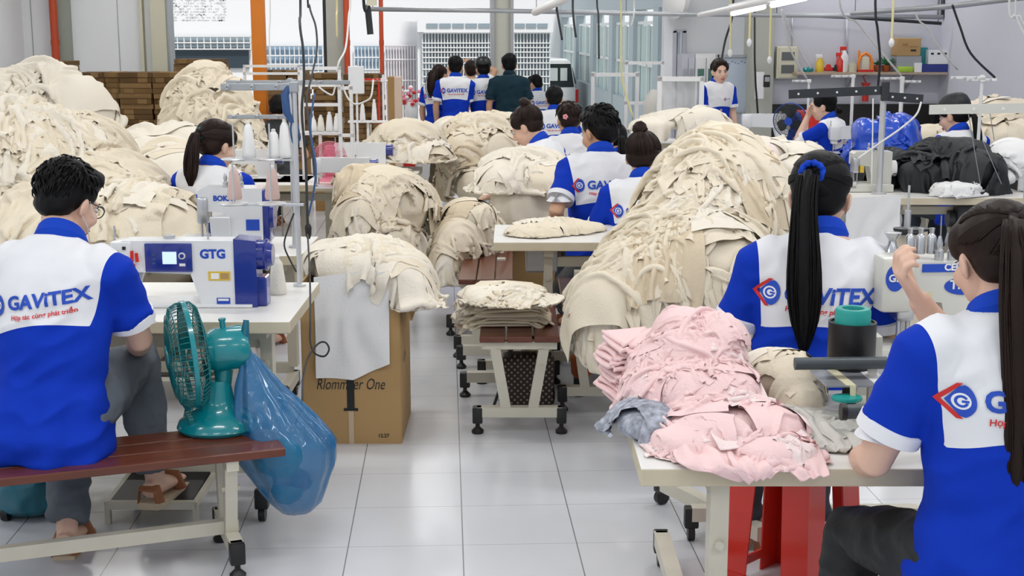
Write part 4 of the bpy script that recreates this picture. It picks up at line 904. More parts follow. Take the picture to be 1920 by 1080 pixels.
# --- front left station
TL = G(545, 600, .75); TLx, TLy = TL.x - .62, TL.y
t1 = table('white topped sewing table carrying the white and navy sewing machine beside the blue rubbish bag', (TLx, TLy, 0), CAMR, 1.24, .78, pedal=False, motor=False, legs=(-.36, .40), footy=(.02, .60), legy=.30)
pm = G(305, 925, .06); ped = thing('foot_pedal', 'wide black treadle in a cream frame under the seated man’s right foot', 'pedal', (pm.x, pm.y, 0), CAMR)
b = MB()
for x in (-.16, .16): b.bar((x, -.17, .075), (x + .03, .20, .125), .02, .02)
b.bar((-.16, -.17, .075), (.16, -.17, .075), .02, .03); b.bar((-.13, .2, .125), (.19, .2, .125), .02, .02); b.bar((.19, .2, .0), (.19, .2, .13), .02, .02); b.bar((-.1, .0, .0), (-.1, .0, .09), .02, .02); b.bar((.16, -.16, .0), (.16, -.16, .07), .02, .02); b.bar((-.16, -.16, .0), (-.16, -.16, .07), .02, .02); b.build('frame', 'frame', ped)
b = MB(); b.add([(-.15, -.155, .088), (.15, -.155, .088), (.175, .19, .138), (-.12, .19, .138)], [(0, 1, 2, 3)]); b.add([(-.15, -.155, .080), (.15, -.155, .080), (.175, .19, .130), (-.12, .19, .130)], [(0, 3, 2, 1)]); b.build('tread', 'rubber', ped)
b = MB(); b.cyl((.19, .19, .13), (.19, .22, .30), .006, 8); b.build('rod', 'steel', ped)
# GTG machine
p = G(366, 576, .75); gx, gy = p.x, p.y
gm = machine('white and navy lockstitch sewing machine with a lit display panel', (gx, gy + .05, .751), CAMR, 'lock', 'mwhite', 'mblue')
for c in list(gm.children):
    if c.name.startswith('handwheel'): bpy.data.objects.remove(c)
b = MB(); b.box((-.088, -.054, .188), (.176, .010, .108), bev=.004); pn = b.build('control_panel', 'mblue', gm, True)
M['lcd'] = mat('lcd', (.6, .75, .9), .3, emit=(.62, .85, 1), es=.9)
panel(pn, 'screen', -.083, -.0605, .188, .052, .046, 'lcd'); b = MB(); b.cyl((-.036, -.058, .196), (-.036, -.064, .196), .013, 20); b.build('dial', 'white', pn, True); b = MB(); b.cyl((-.036, -.063, .196), (-.036, -.068, .196), .008, 18); b.build('dial_knob', 'mblue', pn, True); panel(pn, 'button', -.036, -.0605, .162, .022, .010, 'white')
b = MB()
for k in range(3): b.box((-.142, -.0605, .168 + k * .016), (.014, .002, .006))
b.build('side_keys', 'cableb', pn)
b = MB(); b.prism([(.155, -.056, .0), (.238, -.056, .0), (.238, -.056, .25), (.155, -.056, .258)], (0, .125, 0)); b.box((.245, .01, .055), (.05, .09, .11), bev=.006); b.build('motor_housing', 'mblue', gm)
b = MB(); b.cyl((.235, .005, .19), (.275, .005, .19), .056, 28); b.cyl((.275, .005, .19), (.292, .005, .19), .048, 28, .040); b.lathe([(.058, 0), (.062, .006), (.058, .012)], 28, (.262, .005, .19), rot=(0, PI / 2, 0)); b.build('handwheel', 'mblue', gm, True)
label_text(gm, 'GTG', .05, .028, -.0515, .186, 'lb', wid=.095, bold=.045)
panel(gm, 'sticker', .098, -.0515, .118, .082, .034, 'yellow', .002); panel(gm, 'sticker', .082, -.053, .118, .03, .022, 'white', .002); panel(gm, 'sticker', .118, -.053, .118, .03, .022, 'carton', .002)
panel(gm, 'sticker', .110, -.0515, .022, .050, .026, 'lb', .002); panel(gm, 'sticker', .110, -.053, .028, .04, .008, 'white', .002)
for x, z, h, r in ((-.222, .195, .040, .05), (-.204, .190, .034, -.08), (-.222, .160, .012, 0)): b = MB(); b.box((x, -.0625, z), (.012 if h > .02 else .022, .002, h), rot=(0, r, 0)); b.build('warning_mark', 'red', gm)
b = MB(); b.prism([(-.235, -.03, .13), (-.19, -.03, .13), (-.225, -.03, .02), (-.245, -.03, .02)], (0, .03, 0)); b.build('knee_bracket', 'galv', gm)
b = MB(); b.box((-.25, -.063, .225), (.012, .004, .012)); b.cyl((-.255, -.06, .15), (-.255, -.07, .15), .008, 10); b.cyl((-.275, -.06, .21), (-.275, -.07, .21), .005, 10); b.build('tension_dial', 'black', gm, True)
# cone on table
p = G(521, 551, .75); cone('cream thread cone standing on the table right of the machine motor', p.x, p.y, .751, .14, .036)
# thread stand front left
p = G(562, 536, .75); st = thread_stand('tall grey thread stand on the front sewing table with pink cones on its tray', (p.x, p.y, .751), CAMR, .83, ((-.29, .0, .80),), .335, .32, thick=.028, rp=.0105)
b = MB(); b.tube([(-.02, 0, .80), (-.035, -.01, .77), (-.03, -.012, .70), (-.01, -.01, .66)], [.012, .016, .016, .008], 10); b.build('clamp', 'cableb', st, True)
for u in (440, 511): q = D(u, 371, 5.6); q.z = 1.097; cone('dusty pink thread cone on the stand tray, ' + ('above the overlock machine' if u == 440 else 'the one nearer the grey pole'), q.x, q.y, q.z - .002, .128, .031, 'spoolpink')
# second station behind: overlock + cones
T2 = G(560, 470, .75); t2 = table('white sewing table right behind the front one, carrying the overlock machine', (T2.x - .6, T2.y - .12, 0), CAMR, 1.25, .6)
p = D(395, 470, 6.4); ov = machine('white overlock sewing machine with navy end cover behind the front machine', (p.x + .06, p.y, .751), CAMR, 'over', 'mwhite', 'mblue', 1.02)
b = MB(); b.box((.195, .035, .17), (.045, .14, .24), bev=.01); b.build('end_cover', 'mblue', ov, True); panel(ov, 'sticker', .145, -.042, .135, .06, .05, 'lb'); label_text(ov, 'BOKAY', .03, -.03, -.0425, .245, 'lb', wid=.11, bold=.05); panel(ov, 'sticker', .14, -.042, .075, .06, .008, 'lb')
b = MB(); b.box((.0, -.05, .11), (.09, .012, .13), bev=.004, rot=(.2, 0, 0)); b.build('eye_guard', 'mwhite', ov)
q = D(548, 295, 6.5); st2 = thread_stand('grey thread stand with three big white cones behind the overlock machine', (q.x, q.y, .751), CAMR, .80, ((-.30, .02, .62), (-.30, .28, .78)), .42, .34, thick=.02, rp=.012)
for u, h in ((467, .16), (514, .125), (535, .17)): c = D(u, 292, 6.5); cone('big white thread cone on the tray above the overlock machine, ' + {467: 'farthest from the pole', 514: 'the short middle one', 535: 'beside the pole'}[u], c.x, c.y, 1.179, h, .034, 'white')
# --- long wooden bench with man and fan
pr, pf = G(517, 815, .42), G(0, 868, .42); dv = (pf - pr).normalized(); an = math.atan2(-dv.y, -dv.x); bc = pr + dv * .72
bench('long red brown slatted bench with the teal fan and the seated man on it', (bc.x, bc.y, 0), an, 1.44, .34, .42, ends=(-.42, .38))
# --- teal fan
def fan(label, loc, rz, m='tealp', md='teald', s=1., r=.178, zc=.275, name='desk_fan'):
    t = thing(name, label, 'fan', loc, rz); t.scale = (s, s, s)
    b = MB(); b.lathe([(.128, .004), (.134, .014), (.126, .036), (.092, .058), (.062, .080), (.050, .11), (.043, .155), (.036, .175), (.0, .18)], 32, (0, -.04, 0), sy=1.08); b.build('base', m, t, True)
    b = MB(); b.lathe([(.124, 0), (.124, .006)], 32, (0, -.04, 0), sy=1.08); b.build('base_pad', 'black', t)
    T = Matrix.Translation((0, 0, zc)) @ Matrix.Rotation(R(-4), 4, 'X'); b = MB(); b.T = T
    b.lathe([(.04, -.15), (.068, -.142), (.076, -.125), (.076, -.035), (.06, -.005), (.03, .0)], 28, rot=(-PI / 2, 0, 0)); b.cyl((0, -.07, .075), (0, -.07, .10), .010, 12); b.cyl((0, -.07, .10), (0, -.07, .108), .013, 12); b.build('motor_housing', m, t, True)
    b = MB(); b.tube([(0, -.05, .14), (0, -.06, .18), (0, -.06, zc - .06)], [.034, .030, .036], 14); b.build('neck', m, t, True)
    b = MB(); b.T = T
    for k in range(56):
        a = 2 * PI * k / 56; c, s_ = math.cos(a), math.sin(a)
        b.tube([(c * q * r, y, s_ * q * r) for q, y in ((.28, .0), (.6, .0), (.9, .012), (1.0, .030), (1.0, .075), (.93, .10), (.6, .118), (.25, .124))], .0017, 4, False)
    for q, y in ((.62, .0), (.62, .118), (.9, .012), (.93, .10), (.8, .112), (.4, .121)): b.tube([(r * q * math.cos(a), y, r * q * math.sin(a)) for a in [2 * PI * i / 40 for i in range(40)]], .002, 5, closed=True)
    b.build('cage', md, t, True, auto=False); b = MB(); b.T = T; b.lathe([(r * 1.0, .045), (r * 1.035, .046), (r * 1.035, .062), (r * 1.0, .063)], 48, rot=(-PI / 2, 0, 0)); b.f = b.f[:-2]; b.mi = b.mi[:-2]; b.build('cage_rim', m, t, True)
    b = MB(); b.T = T; b.lathe([(.0, .120), (.042, .121), (.042, .130), (.0, .132)], 24, rot=(-PI / 2, 0, 0)); b.build('cage_badge', m, t)
    for k in range(3):
        b = MB(); b.T = T @ Matrix.Rotation(2 * PI * k / 3, 4, 'Y'); v = []
        for i in range(7):
            rr = .02 + (r * .84 - .02) * i / 6
            for j in range(5): a = (-.55 + 1.1 * j / 4) * (.6 + .5 * math.sin(PI * i / 6)); v.append((rr * math.sin(a), .055 + .022 * math.sin(a * 1.6), rr * math.cos(a)))
        b.add(v, [(i * 5 + j, i * 5 + j + 1, (i + 1) * 5 + j + 1, (i + 1) * 5 + j) for i in range(6) for j in range(4)]); b.build('blade', md, t, True)
    return t
fp = G(390, 806, .42); F1 = fan('teal desk fan with round wire cage standing on the long bench', (fp.x, fp.y, .42), R(108))
b = MB(); b.T = Matrix.Translation((0, 0, .275)) @ Matrix.Rotation(R(-4), 4, 'X'); b.add([(.0775 * math.sin(a), -.115 + .06 * q, .0775 * math.cos(a)) for a in np.linspace(R(60), R(105), 7) for q in (0, 1)], [(2 * i, 2 * i + 1, 2 * i + 3, 2 * i + 2) for i in range(6)]); lb_ = b.build('label', 'yellow', F1, True)
b = MB(); b.T = Matrix.Translation((0, 0, .275)) @ Matrix.Rotation(R(-4), 4, 'X'); b.add([(.078 * math.sin(a), -.108 + .046 * q, .078 * math.cos(a)) for a in np.linspace(R(68), R(97), 6) for q in (0, 1)], [(2 * i, 2 * i + 1, 2 * i + 3, 2 * i + 2) for i in range(5)]); b.build('label_field', 'mint', lb_, True)
b = MB(); b.tube([(.06, .06, .03), (.085, .05, .06), (.075, .07, .10)], .016, 10); b.build('switch_pod', 'tealp', F1, True)
for k in range(4): b = MB(); b.box((-.055 + .03 * k, .062, .052), (.018, .022, .022), bev=.004); b.build('speed_key', 'teald', F1)
tube_pts = [(.03, -.15, .03), (.06, -.19, .03), (.10, -.21, .004)]
b = MB(); b.tube(tube_pts, .003, 6); b.build('cord', 'cable', F1, True)
# --- blue rubbish bags
M['bag'] = mat('bag', (.005, .19, .46), .16, trans=.15, alpha=.70, bump=.9, bscale=9, coat=.7, stretch=(3, 3, .8)); M['bagd'] = mat('bagd', (.0, .13, .20), .25, bump=.4, bscale=14, coat=.4)
def rbag(name, label, c, H, prof, m, seed, lean=0, amp=.13):
    N = 96; v = []; K = 34
    for i in range(K + 1):
        u = i / K; r = float(np.interp(u, [q[0] for q in prof], [q[1] for q in prof])); ox = float(np.interp(u, [q[0] for q in prof], [q[2] for q in prof]))
        for j in range(N):
            a = 2 * PI * j / N; w_ = 1 + amp * (1.2 - u) * math.sin(a * 9 + 3 * math.sin(a * 2) + seed) * (1 if u > .03 else 0) + .07 * float(vn([math.cos(a) * 2, math.sin(a) * 2, u * 4], seed)) + .05 * (1 - 2 * abs(float(vn([math.cos(a) * 5 + u * 2, math.sin(a) * 5, u * 5], seed + 1))))
            v.append((ox + r * w_ * math.cos(a), r * .85 * w_ * math.sin(a), H * (1 - u)))
    b = MB(); b.add(v, [(i * N + j, i * N + (j + 1) % N, (i + 1) * N + (j + 1) % N, (i + 1) * N + j) for i in range(K) for j in range(N)] + [tuple(K * N + j for j in range(N))])
    t = thing(name, label, 'bag', c, CAMR); b.build('film', m, t, True, auto=False); return t
q = D(474, 980, 4.80); rb = rbag('rubbish_bag', 'big translucent blue rubbish bag tied up and hanging from the front table', (q.x + .10, q.y, q.z + .04), .605, [(0, .012, -.10), (.05, .010, -.10), (.08, .022, -.09), (.25, .075, -.06), (.45, .135, -.01), (.58, .160, .03), (.70, .155, .03), (.85, .115, .04), (.94, .085, .05), (1, .05, .05)], 'bag', 4)
b = MB(); b.tube([(-.10, 0, .60), (-.105, 0, .63), (-.10, .01, .68)], [.012, .016, .01], 10); b.build('knot', 'bagd', rb, True)
for c_, r_, m_ in (((.0, -.02, .20), (.085, .07, .07), 'mint'), ((.04, 0, .11), (.07, .06, .05), 'cableb'), ((.03, -.03, .08), (.06, .05, .04), 'tealp')):
    b = MB(); b.ell(c_, r_, 14, 10); v_, f_, n_ = remeshed(b, .008, 1); v_ += n_ * (.008 * vn(v_ * 30, 2))[:, None]; o = arr_mesh('crumpled_waste', v_, f_, m_, rb)
q = G(45, 975, .0); rbag('rubbish_bag', 'dark teal rubbish bag slumped on the floor behind the bench', (q.x, q.y + .1, .01), .34, [(0, .03, 0), (.1, .06, 0), (.3, .14, 0), (.6, .19, 0), (.9, .17, 0), (1, .12, 0)], 'bagd', 9)
# --- big carton with cloth
q = G(754, 829, 0); ql = q + Vector((-.40, -.0, 0)); bx = thing('carton', 'tall printed carton overflowing with cream cloth in the aisle', 'carton', (q.x - .20, q.y + .24, 0), R(-3)); cw, cdp, chh = .42, .50, .71
b = MB(); 
for x, y, w_, d_ in ((0, -cdp / 2, cw, .008), (0, cdp / 2, cw, .008), (-cw / 2, 0, .008, cdp), (cw / 2, 0, .008, cdp)): b.box((x, y, chh / 2), (w_, d_, chh))
b.box((0, 0, .006), (cw, cdp, .008)); b.build('walls', 'carton', bx)
for q_, (x, y, w_, d_, rx, ry) in enumerate(((cw / 2 + .03, 0, .008, cdp, 0, R(-14)),)): b = MB(); b.box((x, y, chh - .08), (.008, cdp, .17), rot=(0, ry, 0)); b.build('flap', 'carton', bx)
label_text(bx, 'Rlommber One', .06, -.155, -cdp / 2 - .0055, .245, 'black', wid=.30, bold=-.002, shear=.3, maxh=1.5)
panel(bx, 'strap_mark', -.005, -cdp / 2 - .006, .24, .032, .17, 'black', .002); panel(bx, 'strap_mark', -.005, -cdp / 2 - .006, .155, .062, .012, 'black', .002); label_text(bx, '12.27', .022, .11, -cdp / 2 - .0055, .03, 'black', bold=.03)
M['tape'] = mat('tape', (.55, .44, .30), .3); panel(bx, 'tape', -.005, -cdp / 2 - .0055, .075, .022, .15, 'tape', .001)
label_text(bx, 'One', .07, cw / 2 + .0055, -.12, .33, 'black', bold=0, rot=(PI / 2, 0, PI / 2)); label_text(bx, 'No', .07, cw / 2 + .0055, -.04, .52, 'black', bold=0, rot=(PI / 2, 0, PI / 2))
# --- benches and tables of the middle rows
q = G(905, 632, .45); q2 = G(1062, 626, .45); bench('red brown bench seen end on, carrying the flat cream fabric stack', ((q.x + q2.x) / 2, q.y + .50, 0), R(90) + CAMR, 1.0, .36, .45, ends=(-.46, .42), rail=False)
q = G(1062, 622, .45); bench('second red brown bench right beyond the stack, half under the enormous heap', (q.x + .19, q.y + .80, 0), R(90) + CAMR, 1.1, .30, .45, ends=(-.46, .42), rail=False)
q = G(905, 524, .45); q2 = G(955, 524, .45); bench('brown slatted bench end poking out beyond the fabric stack', ((q.x + q2.x) / 2 - .03, q.y + .55, 0), R(90) + CAMR, 1.1, .30, .45)
q = G(925, 456, .75); t3 = table('white topped sewing table with a few loose cream pieces, beside the brown bench end', (q.x + .62, q.y, 0), CAMR, 1.24, .62, group=None, legs=(-.28, .40), legy=.25, footy=(.1, .9))
b = MB(); b.box((-.38, .2, .64), (.16, .14, .13), bev=.01); b.build('drawer_box', 'galv', t3)
for k, (u, v) in enumerate(((845, 628), (865, 690), (872, 743))):
    q = G(u, v, 0); t = thing('floor_beam', 'cream steel floor beam with black foot poking into the aisle, ' + ('the farthest of three' if k == 0 else 'the middle one of three' if k == 1 else 'the nearest of three'), 'frame', (q.x, q.y, 0), CAMR); b = MB(); b.box((.22, 0, .10), (.42, .05, .05)); b.box((.30, 0, .28), (.05, .06, .36)); b.build('beam', 'frame', t); foot(t, 0, 0)
q = G(1085, 742, 0); t = thing('floor_beam', 'cream table foot standing upright right of the patterned bag', 'frame', (q.x, q.y, 0), CAMR); b = MB(); b.box((0, .3, .10), (.05, .6, .05)); b.box((0, .1, .36), (.045, .06, .50)); b.box((.5, .3, .14), (1.0, .04, .05)); b.build('beam', 'frame', t); foot(t, 0, 0)
# patterned bag on floor
def handbag():
    q = G(992, 783, 0); t = thing('handbag', 'dark brown patterned bag standing on the floor under the bench end', 'bag', (q.x, q.y + .16, 0), CAMR)
    M['bagpat'] = bpy.data.materials.new('bagpat'); m = M['bagpat']; m.use_nodes = True; nt = m.node_tree; bs = nt.nodes['Principled BSDF']; bs.inputs['Roughness'].default_value = .5
    tc = nt.nodes.new('ShaderNodeTexCoord'); mp = nt.nodes.new('ShaderNodeMapping'); mp.inputs['Rotation'].default_value = (0, R(45), 0); mp.inputs['Scale'].default_value = (1, .001, 1); ck = nt.nodes.new('ShaderNodeTexVoronoi'); ck.inputs['Scale'].default_value = 48; ck.inputs['Randomness'].default_value = 0
    lt = nt.nodes.new('ShaderNodeMath'); lt.operation = 'LESS_THAN'; lt.inputs[1].default_value = .26; mx = nt.nodes.new('ShaderNodeMix'); mx.data_type = 'RGBA'; mx.inputs[6].default_value = (.022, .014, .010, 1); mx.inputs[7].default_value = (.30, .22, .16, 1)
    nt.links.new(tc.outputs['Object'], mp.inputs[0]); nt.links.new(mp.outputs[0], ck.inputs['Vector']); nt.links.new(ck.outputs['Distance'], lt.inputs[0]); nt.links.new(lt.outputs[0], mx.inputs[0]); nt.links.new(mx.outputs[2], bs.inputs['Base Color'])
    b = MB(); b.box((0, 0, .14), (.26, .13, .27), bev=.035); v, f, n = remeshed(b, .008, 6); v += n * (.006 * vn(v * 14, 3))[:, None]; arr_mesh('body', v, f, 'bagpat', t)
    for y in (-.05, .05): b = MB(); b.tube([(.085 * math.cos(a), y, .26 + .08 * math.sin(a)) for a in np.linspace(0, PI, 12)], .008, 8); b.build('handle', 'black', t, True)
    b = MB(); b.tube([(-.13, -.02, .10), (-.16, -.05, .02), (-.10, -.09, .012), (-.13, -.02, .05)], .008, 8); b.build('strap', 'black', t, True)
handbag()
q = G(1110, 660, .0); b = MB(); b.box((0, 0, .12), (.42, .3, .24)); o = b.build('carton', 'carton2'); o.location = (q.x + .12, q.y + .9, .28); tag(o, 'brown carton stored in shade under the tables beyond the short bench', 'carton')
q = G(1090, 716, .10); b = MB(); b.lathe([(.035, 0), (.05, .02), (.055, .10), (.045, .11)], 20); o = b.build('flower_pot', mat('terracotta', (.40, .09, .02), .6), None, True); o.location = (q.x, q.y, .125); tag(o, 'small terracotta pot on the low rail beyond the patterned bag', 'pot')
q = G(1128, 705, .10); b = MB(); b.box((0, 0, .08), (.14, .1, .16), bev=.03); o = b.build('cushion_bag', mat('lime', (.30, .33, .01), .6, var=.5, vscale=12), None, True); o.location = (q.x, q.y, .125); tag(o, 'yellow green packet on the low rail beside the terracotta pot', 'packet')
# stuff under middle table: dark bag, green strip
q = G(1100, 560, .3); b = MB(); b.ell((0, 0, 0), (.20, .16, .17), 20, 14); v, f, n = remeshed(b, .012, 2); v += n * (.03 * vn(v * 9, 3))[:, None]; o = arr_mesh('black_bag', v, f, 'blackcloth'); o.location = (q.x, q.y, .36); tag(o, 'black cloth bag lying under the middle table beside the big heap', 'bag')
b = MB(); b.tube([(-.13, 0, 0), (-.05, -.02, .05), (.06, -.02, .09), (.16, 0, .10)], [(.03, .006)] * 4, 8, up=(0, 0, 1)); o = b.build('cyan_strap', mat('cyan', (.06, .42, .62), .6), None, True); o.location = (q.x + .05, q.y - .1, .45); tag(o, 'light blue strip of cloth on the black bag under the middle table', 'cloth strip')
# ---------------------------------------------------------------- cloth heaps
def Bb(u, v, zc, rx, ry, rz): p = D(u, v, zc); return (p.x, p.y, p.z, rx, ry, rz)
CR3 = ('cream', 'cream2', 'cream2', 'cream', 'tan')
heap('fabric_heap', 'huge cream fabric heap piled as high as the seated man’s head beside the left wall', 'fabric heap',
     [Bb(40, 330, 7.6, .50, .55, .34), Bb(110, 310, 7.7, .38, .45, .26), Bb(-80, 320, 7.6, .55, .6, .42), Bb(190, 400, 7.4, .40, .5, .28), Bb(150, 480, 7.1, .62, .6, .36), Bb(285, 450, 7.0, .28, .35, .26), (D(60, 600, 7.3).x, D(60, 600, 7.3).y, .3, .85, .8, .42)], n=62, La=.95, Lb=.62, amp=0.036, lam=0.190, mats=('cream', 'cream2', 'cream'), seed=3, step=.026)
heap('fabric_heap', 'smooth pale fabric mound behind the huge heap, against the red pipe', 'fabric heap', [Bb(90, 190, 10.6, .36, .36, .30), Bb(150, 230, 10.4, .28, .3, .35), Bb(0, 230, 10.4, .4, .4, .35), Bb(70, 300, 10.5, .7, .5, .6), (D(70, 300, 10.5).x, D(70, 300, 10.5).y, .35, .8, .6, .5)], n=16, La=1.17, Lb=0.96, amp=0.022, lam=0.240, mats=('cream2',), seed=5, step=.035)
heap('fabric_heap', 'tall cone shaped cream fabric heap in front of the stacked cartons', 'fabric heap', [Bb(385, 150, 11.6, .20, .22, .17), Bb(385, 200, 11.5, .32, .3, .26), Bb(395, 260, 11.4, .40, .4, .32), Bb(400, 330, 11.3, .46, .45, .45), Bb(430, 200, 11.5, .22, .25, .25)], n=29, La=0.72, Lb=0.48, amp=0.031, lam=0.165, mats=CR3, seed=8, step=.028)
heap('fabric_heap', 'low cream fabric heap lying between the huge heap and the cone shaped one', 'fabric heap', [Bb(290, 300, 9.8, .35, .35, .22), Bb(340, 290, 9.8, .28, .3, .22), Bb(300, 340, 9.4, .45, .4, .32), Bb(330, 380, 9.0, .40, .4, .35), (D(310, 380, 9.2).x, D(310, 380, 9.2).y, .3, .5, .5, .45)], n=21, La=0.72, Lb=0.56, amp=0.029, lam=0.180, mats=('cream2', 'cream'), seed=12, step=.028)
# aisle, left side
heap('fabric_heap', 'cream fabric heap sliding off a bench beside the pink fan table', 'fabric heap', [Bb(700, 345, 8.3, .23, .26, .12), Bb(735, 390, 8.2, .22, .26, .20), Bb(690, 420, 8.1, .18, .24, .22), Bb(668, 335, 8.5, .10, .2, .08), Bb(770, 385, 8.4, .13, .22, .16), Bb(720, 450, 8.1, .22, .24, .16)], n=32, La=0.59, Lb=0.38, amp=0.026, lam=0.135, mats=CR3, seed=15, zmin=.36, step=.02)
heap('fabric_heap', 'cream fabric heap on top of a brown carton halfway down the aisle', 'fabric heap', [Bb(760, 260, 10.6, .28, .3, .16), Bb(765, 300, 10.5, .32, .3, .14), Bb(720, 290, 10.6, .20, .25, .14), Bb(810, 300, 10.4, .14, .2, .13)], n=25, La=0.59, Lb=0.40, amp=0.029, lam=0.135, mats=CR3, seed=18, zmin=.80, step=.022)
heap('fabric_heap', 'rumpled cream fabric heap in the aisle near the standing workers', 'fabric heap', [Bb(900, 250, 11.2, .28, .3, .17), Bb(915, 290, 11.0, .30, .3, .22), Bb(870, 310, 10.8, .18, .22, .25), Bb(940, 240, 11.6, .22, .25, .14), Bb(890, 350, 10.6, .15, .2, .15), Bb(845, 245, 11.6, .14, .2, .10)], n=30, La=0.59, Lb=0.40, amp=0.031, lam=0.135, mats=CR3, seed=21, zmin=.45, step=.022)
heap('fabric_heap', 'cream fabric heap lying over a folded stack before the bun haired woman', 'fabric heap', [Bb(985, 315, 9.0, .26, .26, .12), Bb(1020, 345, 8.8, .20, .25, .12), Bb(950, 340, 8.8, .18, .22, .13)], n=19, La=0.65, Lb=0.45, amp=0.024, lam=0.165, mats=('cream2', 'cream'), seed=24, zmin=.76, step=.022)
q1, q2, q3 = D(918, 335, 8.62), D(990, 338, 8.52), D(1066, 340, 8.62); o = drape('cream_fabric', 'cream2', [q1, q2, q3], [.30, .36, .34, .30], None, 15, amp=.012, lam=0.128, step=.02); tag(o, 'smooth cream fabric panels hanging below the loose heap before the bun haired woman', 'fabric'); b = MB(); b.box((0, 0, .36), (.44, .3, .72), bev=.03); o = b.build('carton', 'carton', None); o.location = ((q1.x + q3.x) / 2, q1.y + .26, 0); tag(o, 'brown carton mostly hidden behind the smooth cream fabric panels', 'carton')
heap('fabric_heap', 'cream fabric heap hanging down at the aisle edge behind the brown bench end', 'fabric heap', [Bb(880, 405, 8.4, .15, .24, .10), Bb(860, 450, 8.3, .14, .24, .15), Bb(838, 500, 8.2, .09, .2, .17), Bb(905, 430, 8.5, .10, .2, .10)], n=27, La=0.49, Lb=0.26, amp=0.019, lam=0.090, mats=CR3, seed=27, zmin=.30, step=.017)
# flat stack on bench end
b = MB(); q = G(955, 612, .45); 
heapst = thing('fabric_stack', 'flat stack of many cream cut pieces on the bench end', 'fabric stack', (q.x, q.y + .10, .451), CAMR); 
folded_stack(b, (0, 0, 0), .36, .26, 12, .0135, 3, 0, .006, .05); 
b.build('layers', ['cream'], heapst, True, auto=False); b = MB(); folded_stack(b, (-.03, .04, .0), .40, .22, 10, .0145, 11, .1, .008, .08); b.build('layers', ['cream2'], heapst, True, auto=False)
def local_heap(name, parent, blobs, **k):
    o = heap(name, None, None, blobs, **k); o.location = o.location; 
    w_ = Matrix.Translation(o.location); o.parent = parent; o.matrix_parent_inverse = (Matrix.Translation(parent.location) @ Matrix.Rotation(parent.rotation_euler.z, 4, 'Z')).inverted(); return o
local_heap('loose_pieces', heapst, [Bb(940, 560, 6.2, .15, .15, .05), Bb(985, 572, 6.15, .14, .15, .04)], n=14, La=0.34, Lb=0.26, amp=0.012, lam=0.090, mats=('cream2', 'cream'), seed=31, zmin=.58, step=.013)
# big heap
heap('fabric_heap', 'enormous cream fabric heap on the table behind the ponytailed woman, tallest in the room', 'fabric heap',
     [Bb(1350, 285, 6.3, .14, .22, .11), Bb(1345, 340, 6.2, .24, .28, .17), Bb(1320, 410, 6.1, .28, .32, .20), Bb(1400, 400, 6.2, .19, .28, .26), Bb(1240, 470, 6.0, .20, .28, .16), Bb(1180, 530, 5.85, .15, .24, .14), Bb(1130, 575, 5.75, .10, .20, .13), Bb(1250, 560, 5.8, .24, .26, .20), Bb(1340, 520, 5.8, .26, .30, .24)], n=54, La=.78, Lb=.52, amp=.034, lam=.20, mats=('cream', 'cream', 'tan', 'cream2'), seed=34, zmin=.38, step=.021, comp=.71, bend=.40, pack=.75, fine=1, wts=(1, 1.6, 1.4, 1, .9, .8, .6, 1.1, 1))
heap('fabric_pieces', 'few loose cream pieces lying flat on the middle table', 'fabric', [Bb(1010, 432, 7.0, .16, .14, .035), Bb(1070, 428, 7.1, .20, .15, .04)], n=7, La=0.39, Lb=0.32, amp=0.012, lam=0.135, mats=('cream', 'cream2'), seed=36, zmin=.752, step=.016)
# cloth on the carton
heap('fabric_heap', 'cream fabric heap bulging out of the tall printed carton', 'fabric heap', [Bb(690, 488, 6.10, .19, .22, .08), Bb(745, 512, 6.05, .13, .20, .09), Bb(640, 478, 6.25, .14, .20, .07), Bb(778, 545, 6.0, .05, .14, .10)], n=21, La=0.47, Lb=0.38, amp=0.022, lam=0.150, mats=('cream2', 'cream2', 'cream'), seed=38, zmin=.60, step=.017)
q1, q2 = D(588, 520, 5.84), D(728, 510, 5.84); drape('hanging_cloth', 'whitecloth', [q1, q1.lerp(q2, .5) + Vector((0, 0, .01)), q2], [.44, .47, .40], None, 4, amp=.008, lam=0.130, step=.014); tag(bpy.data.objects['hanging_cloth'], 'white cloth hanging over the front of the tall printed carton', 'cloth')
q1, q2 = D(700, 515, 5.87), D(742, 515, 5.87); o = drape('hanging_cloth', 'cream2', [q1, q2], [.22, .20], None, 6, amp=.006, lam=0.090, step=.014); tag(o, 'narrow cream cloth strip hanging at the carton corner beside the white cloth', 'cloth')
# pink heap on the right table
PK = ('pinkcloth', 'pinkcloth', 'palepink')
heap('fabric_heap', 'pink fabric heap spread over the front right table', 'fabric heap',
     [Bb(1285, 622, 3.76, .065, .08, .055), Bb(1345, 640, 3.72, .075, .08, .060), Bb(1310, 665, 3.70, .10, .10, .06), Bb(1250, 690, 3.74, .09, .11, .07), Bb(1330, 730, 3.62, .13, .14, .07), Bb(1230, 740, 3.68, .08, .11, .07), Bb(1380, 800, 3.46, .16, .12, .055), Bb(1310, 830, 3.42, .10, .09, .04), Bb(1455, 850, 3.34, .08, .07, .030)], n=74, La=.31, Lb=.18, amp=.021, lam=.080, mats=PK, seed=41, zmin=.752, step=.0115, base=.006, k=.015, vox=.011, wts=(1.2, 1.2, 1.1, 1, 1.2, .8, 1.6, 1, 1), fine=1, comp=.64, pack=.40)
PH = [x for x in bpy.data.objects if x.get('label', '').startswith('pink fabric heap')][0]
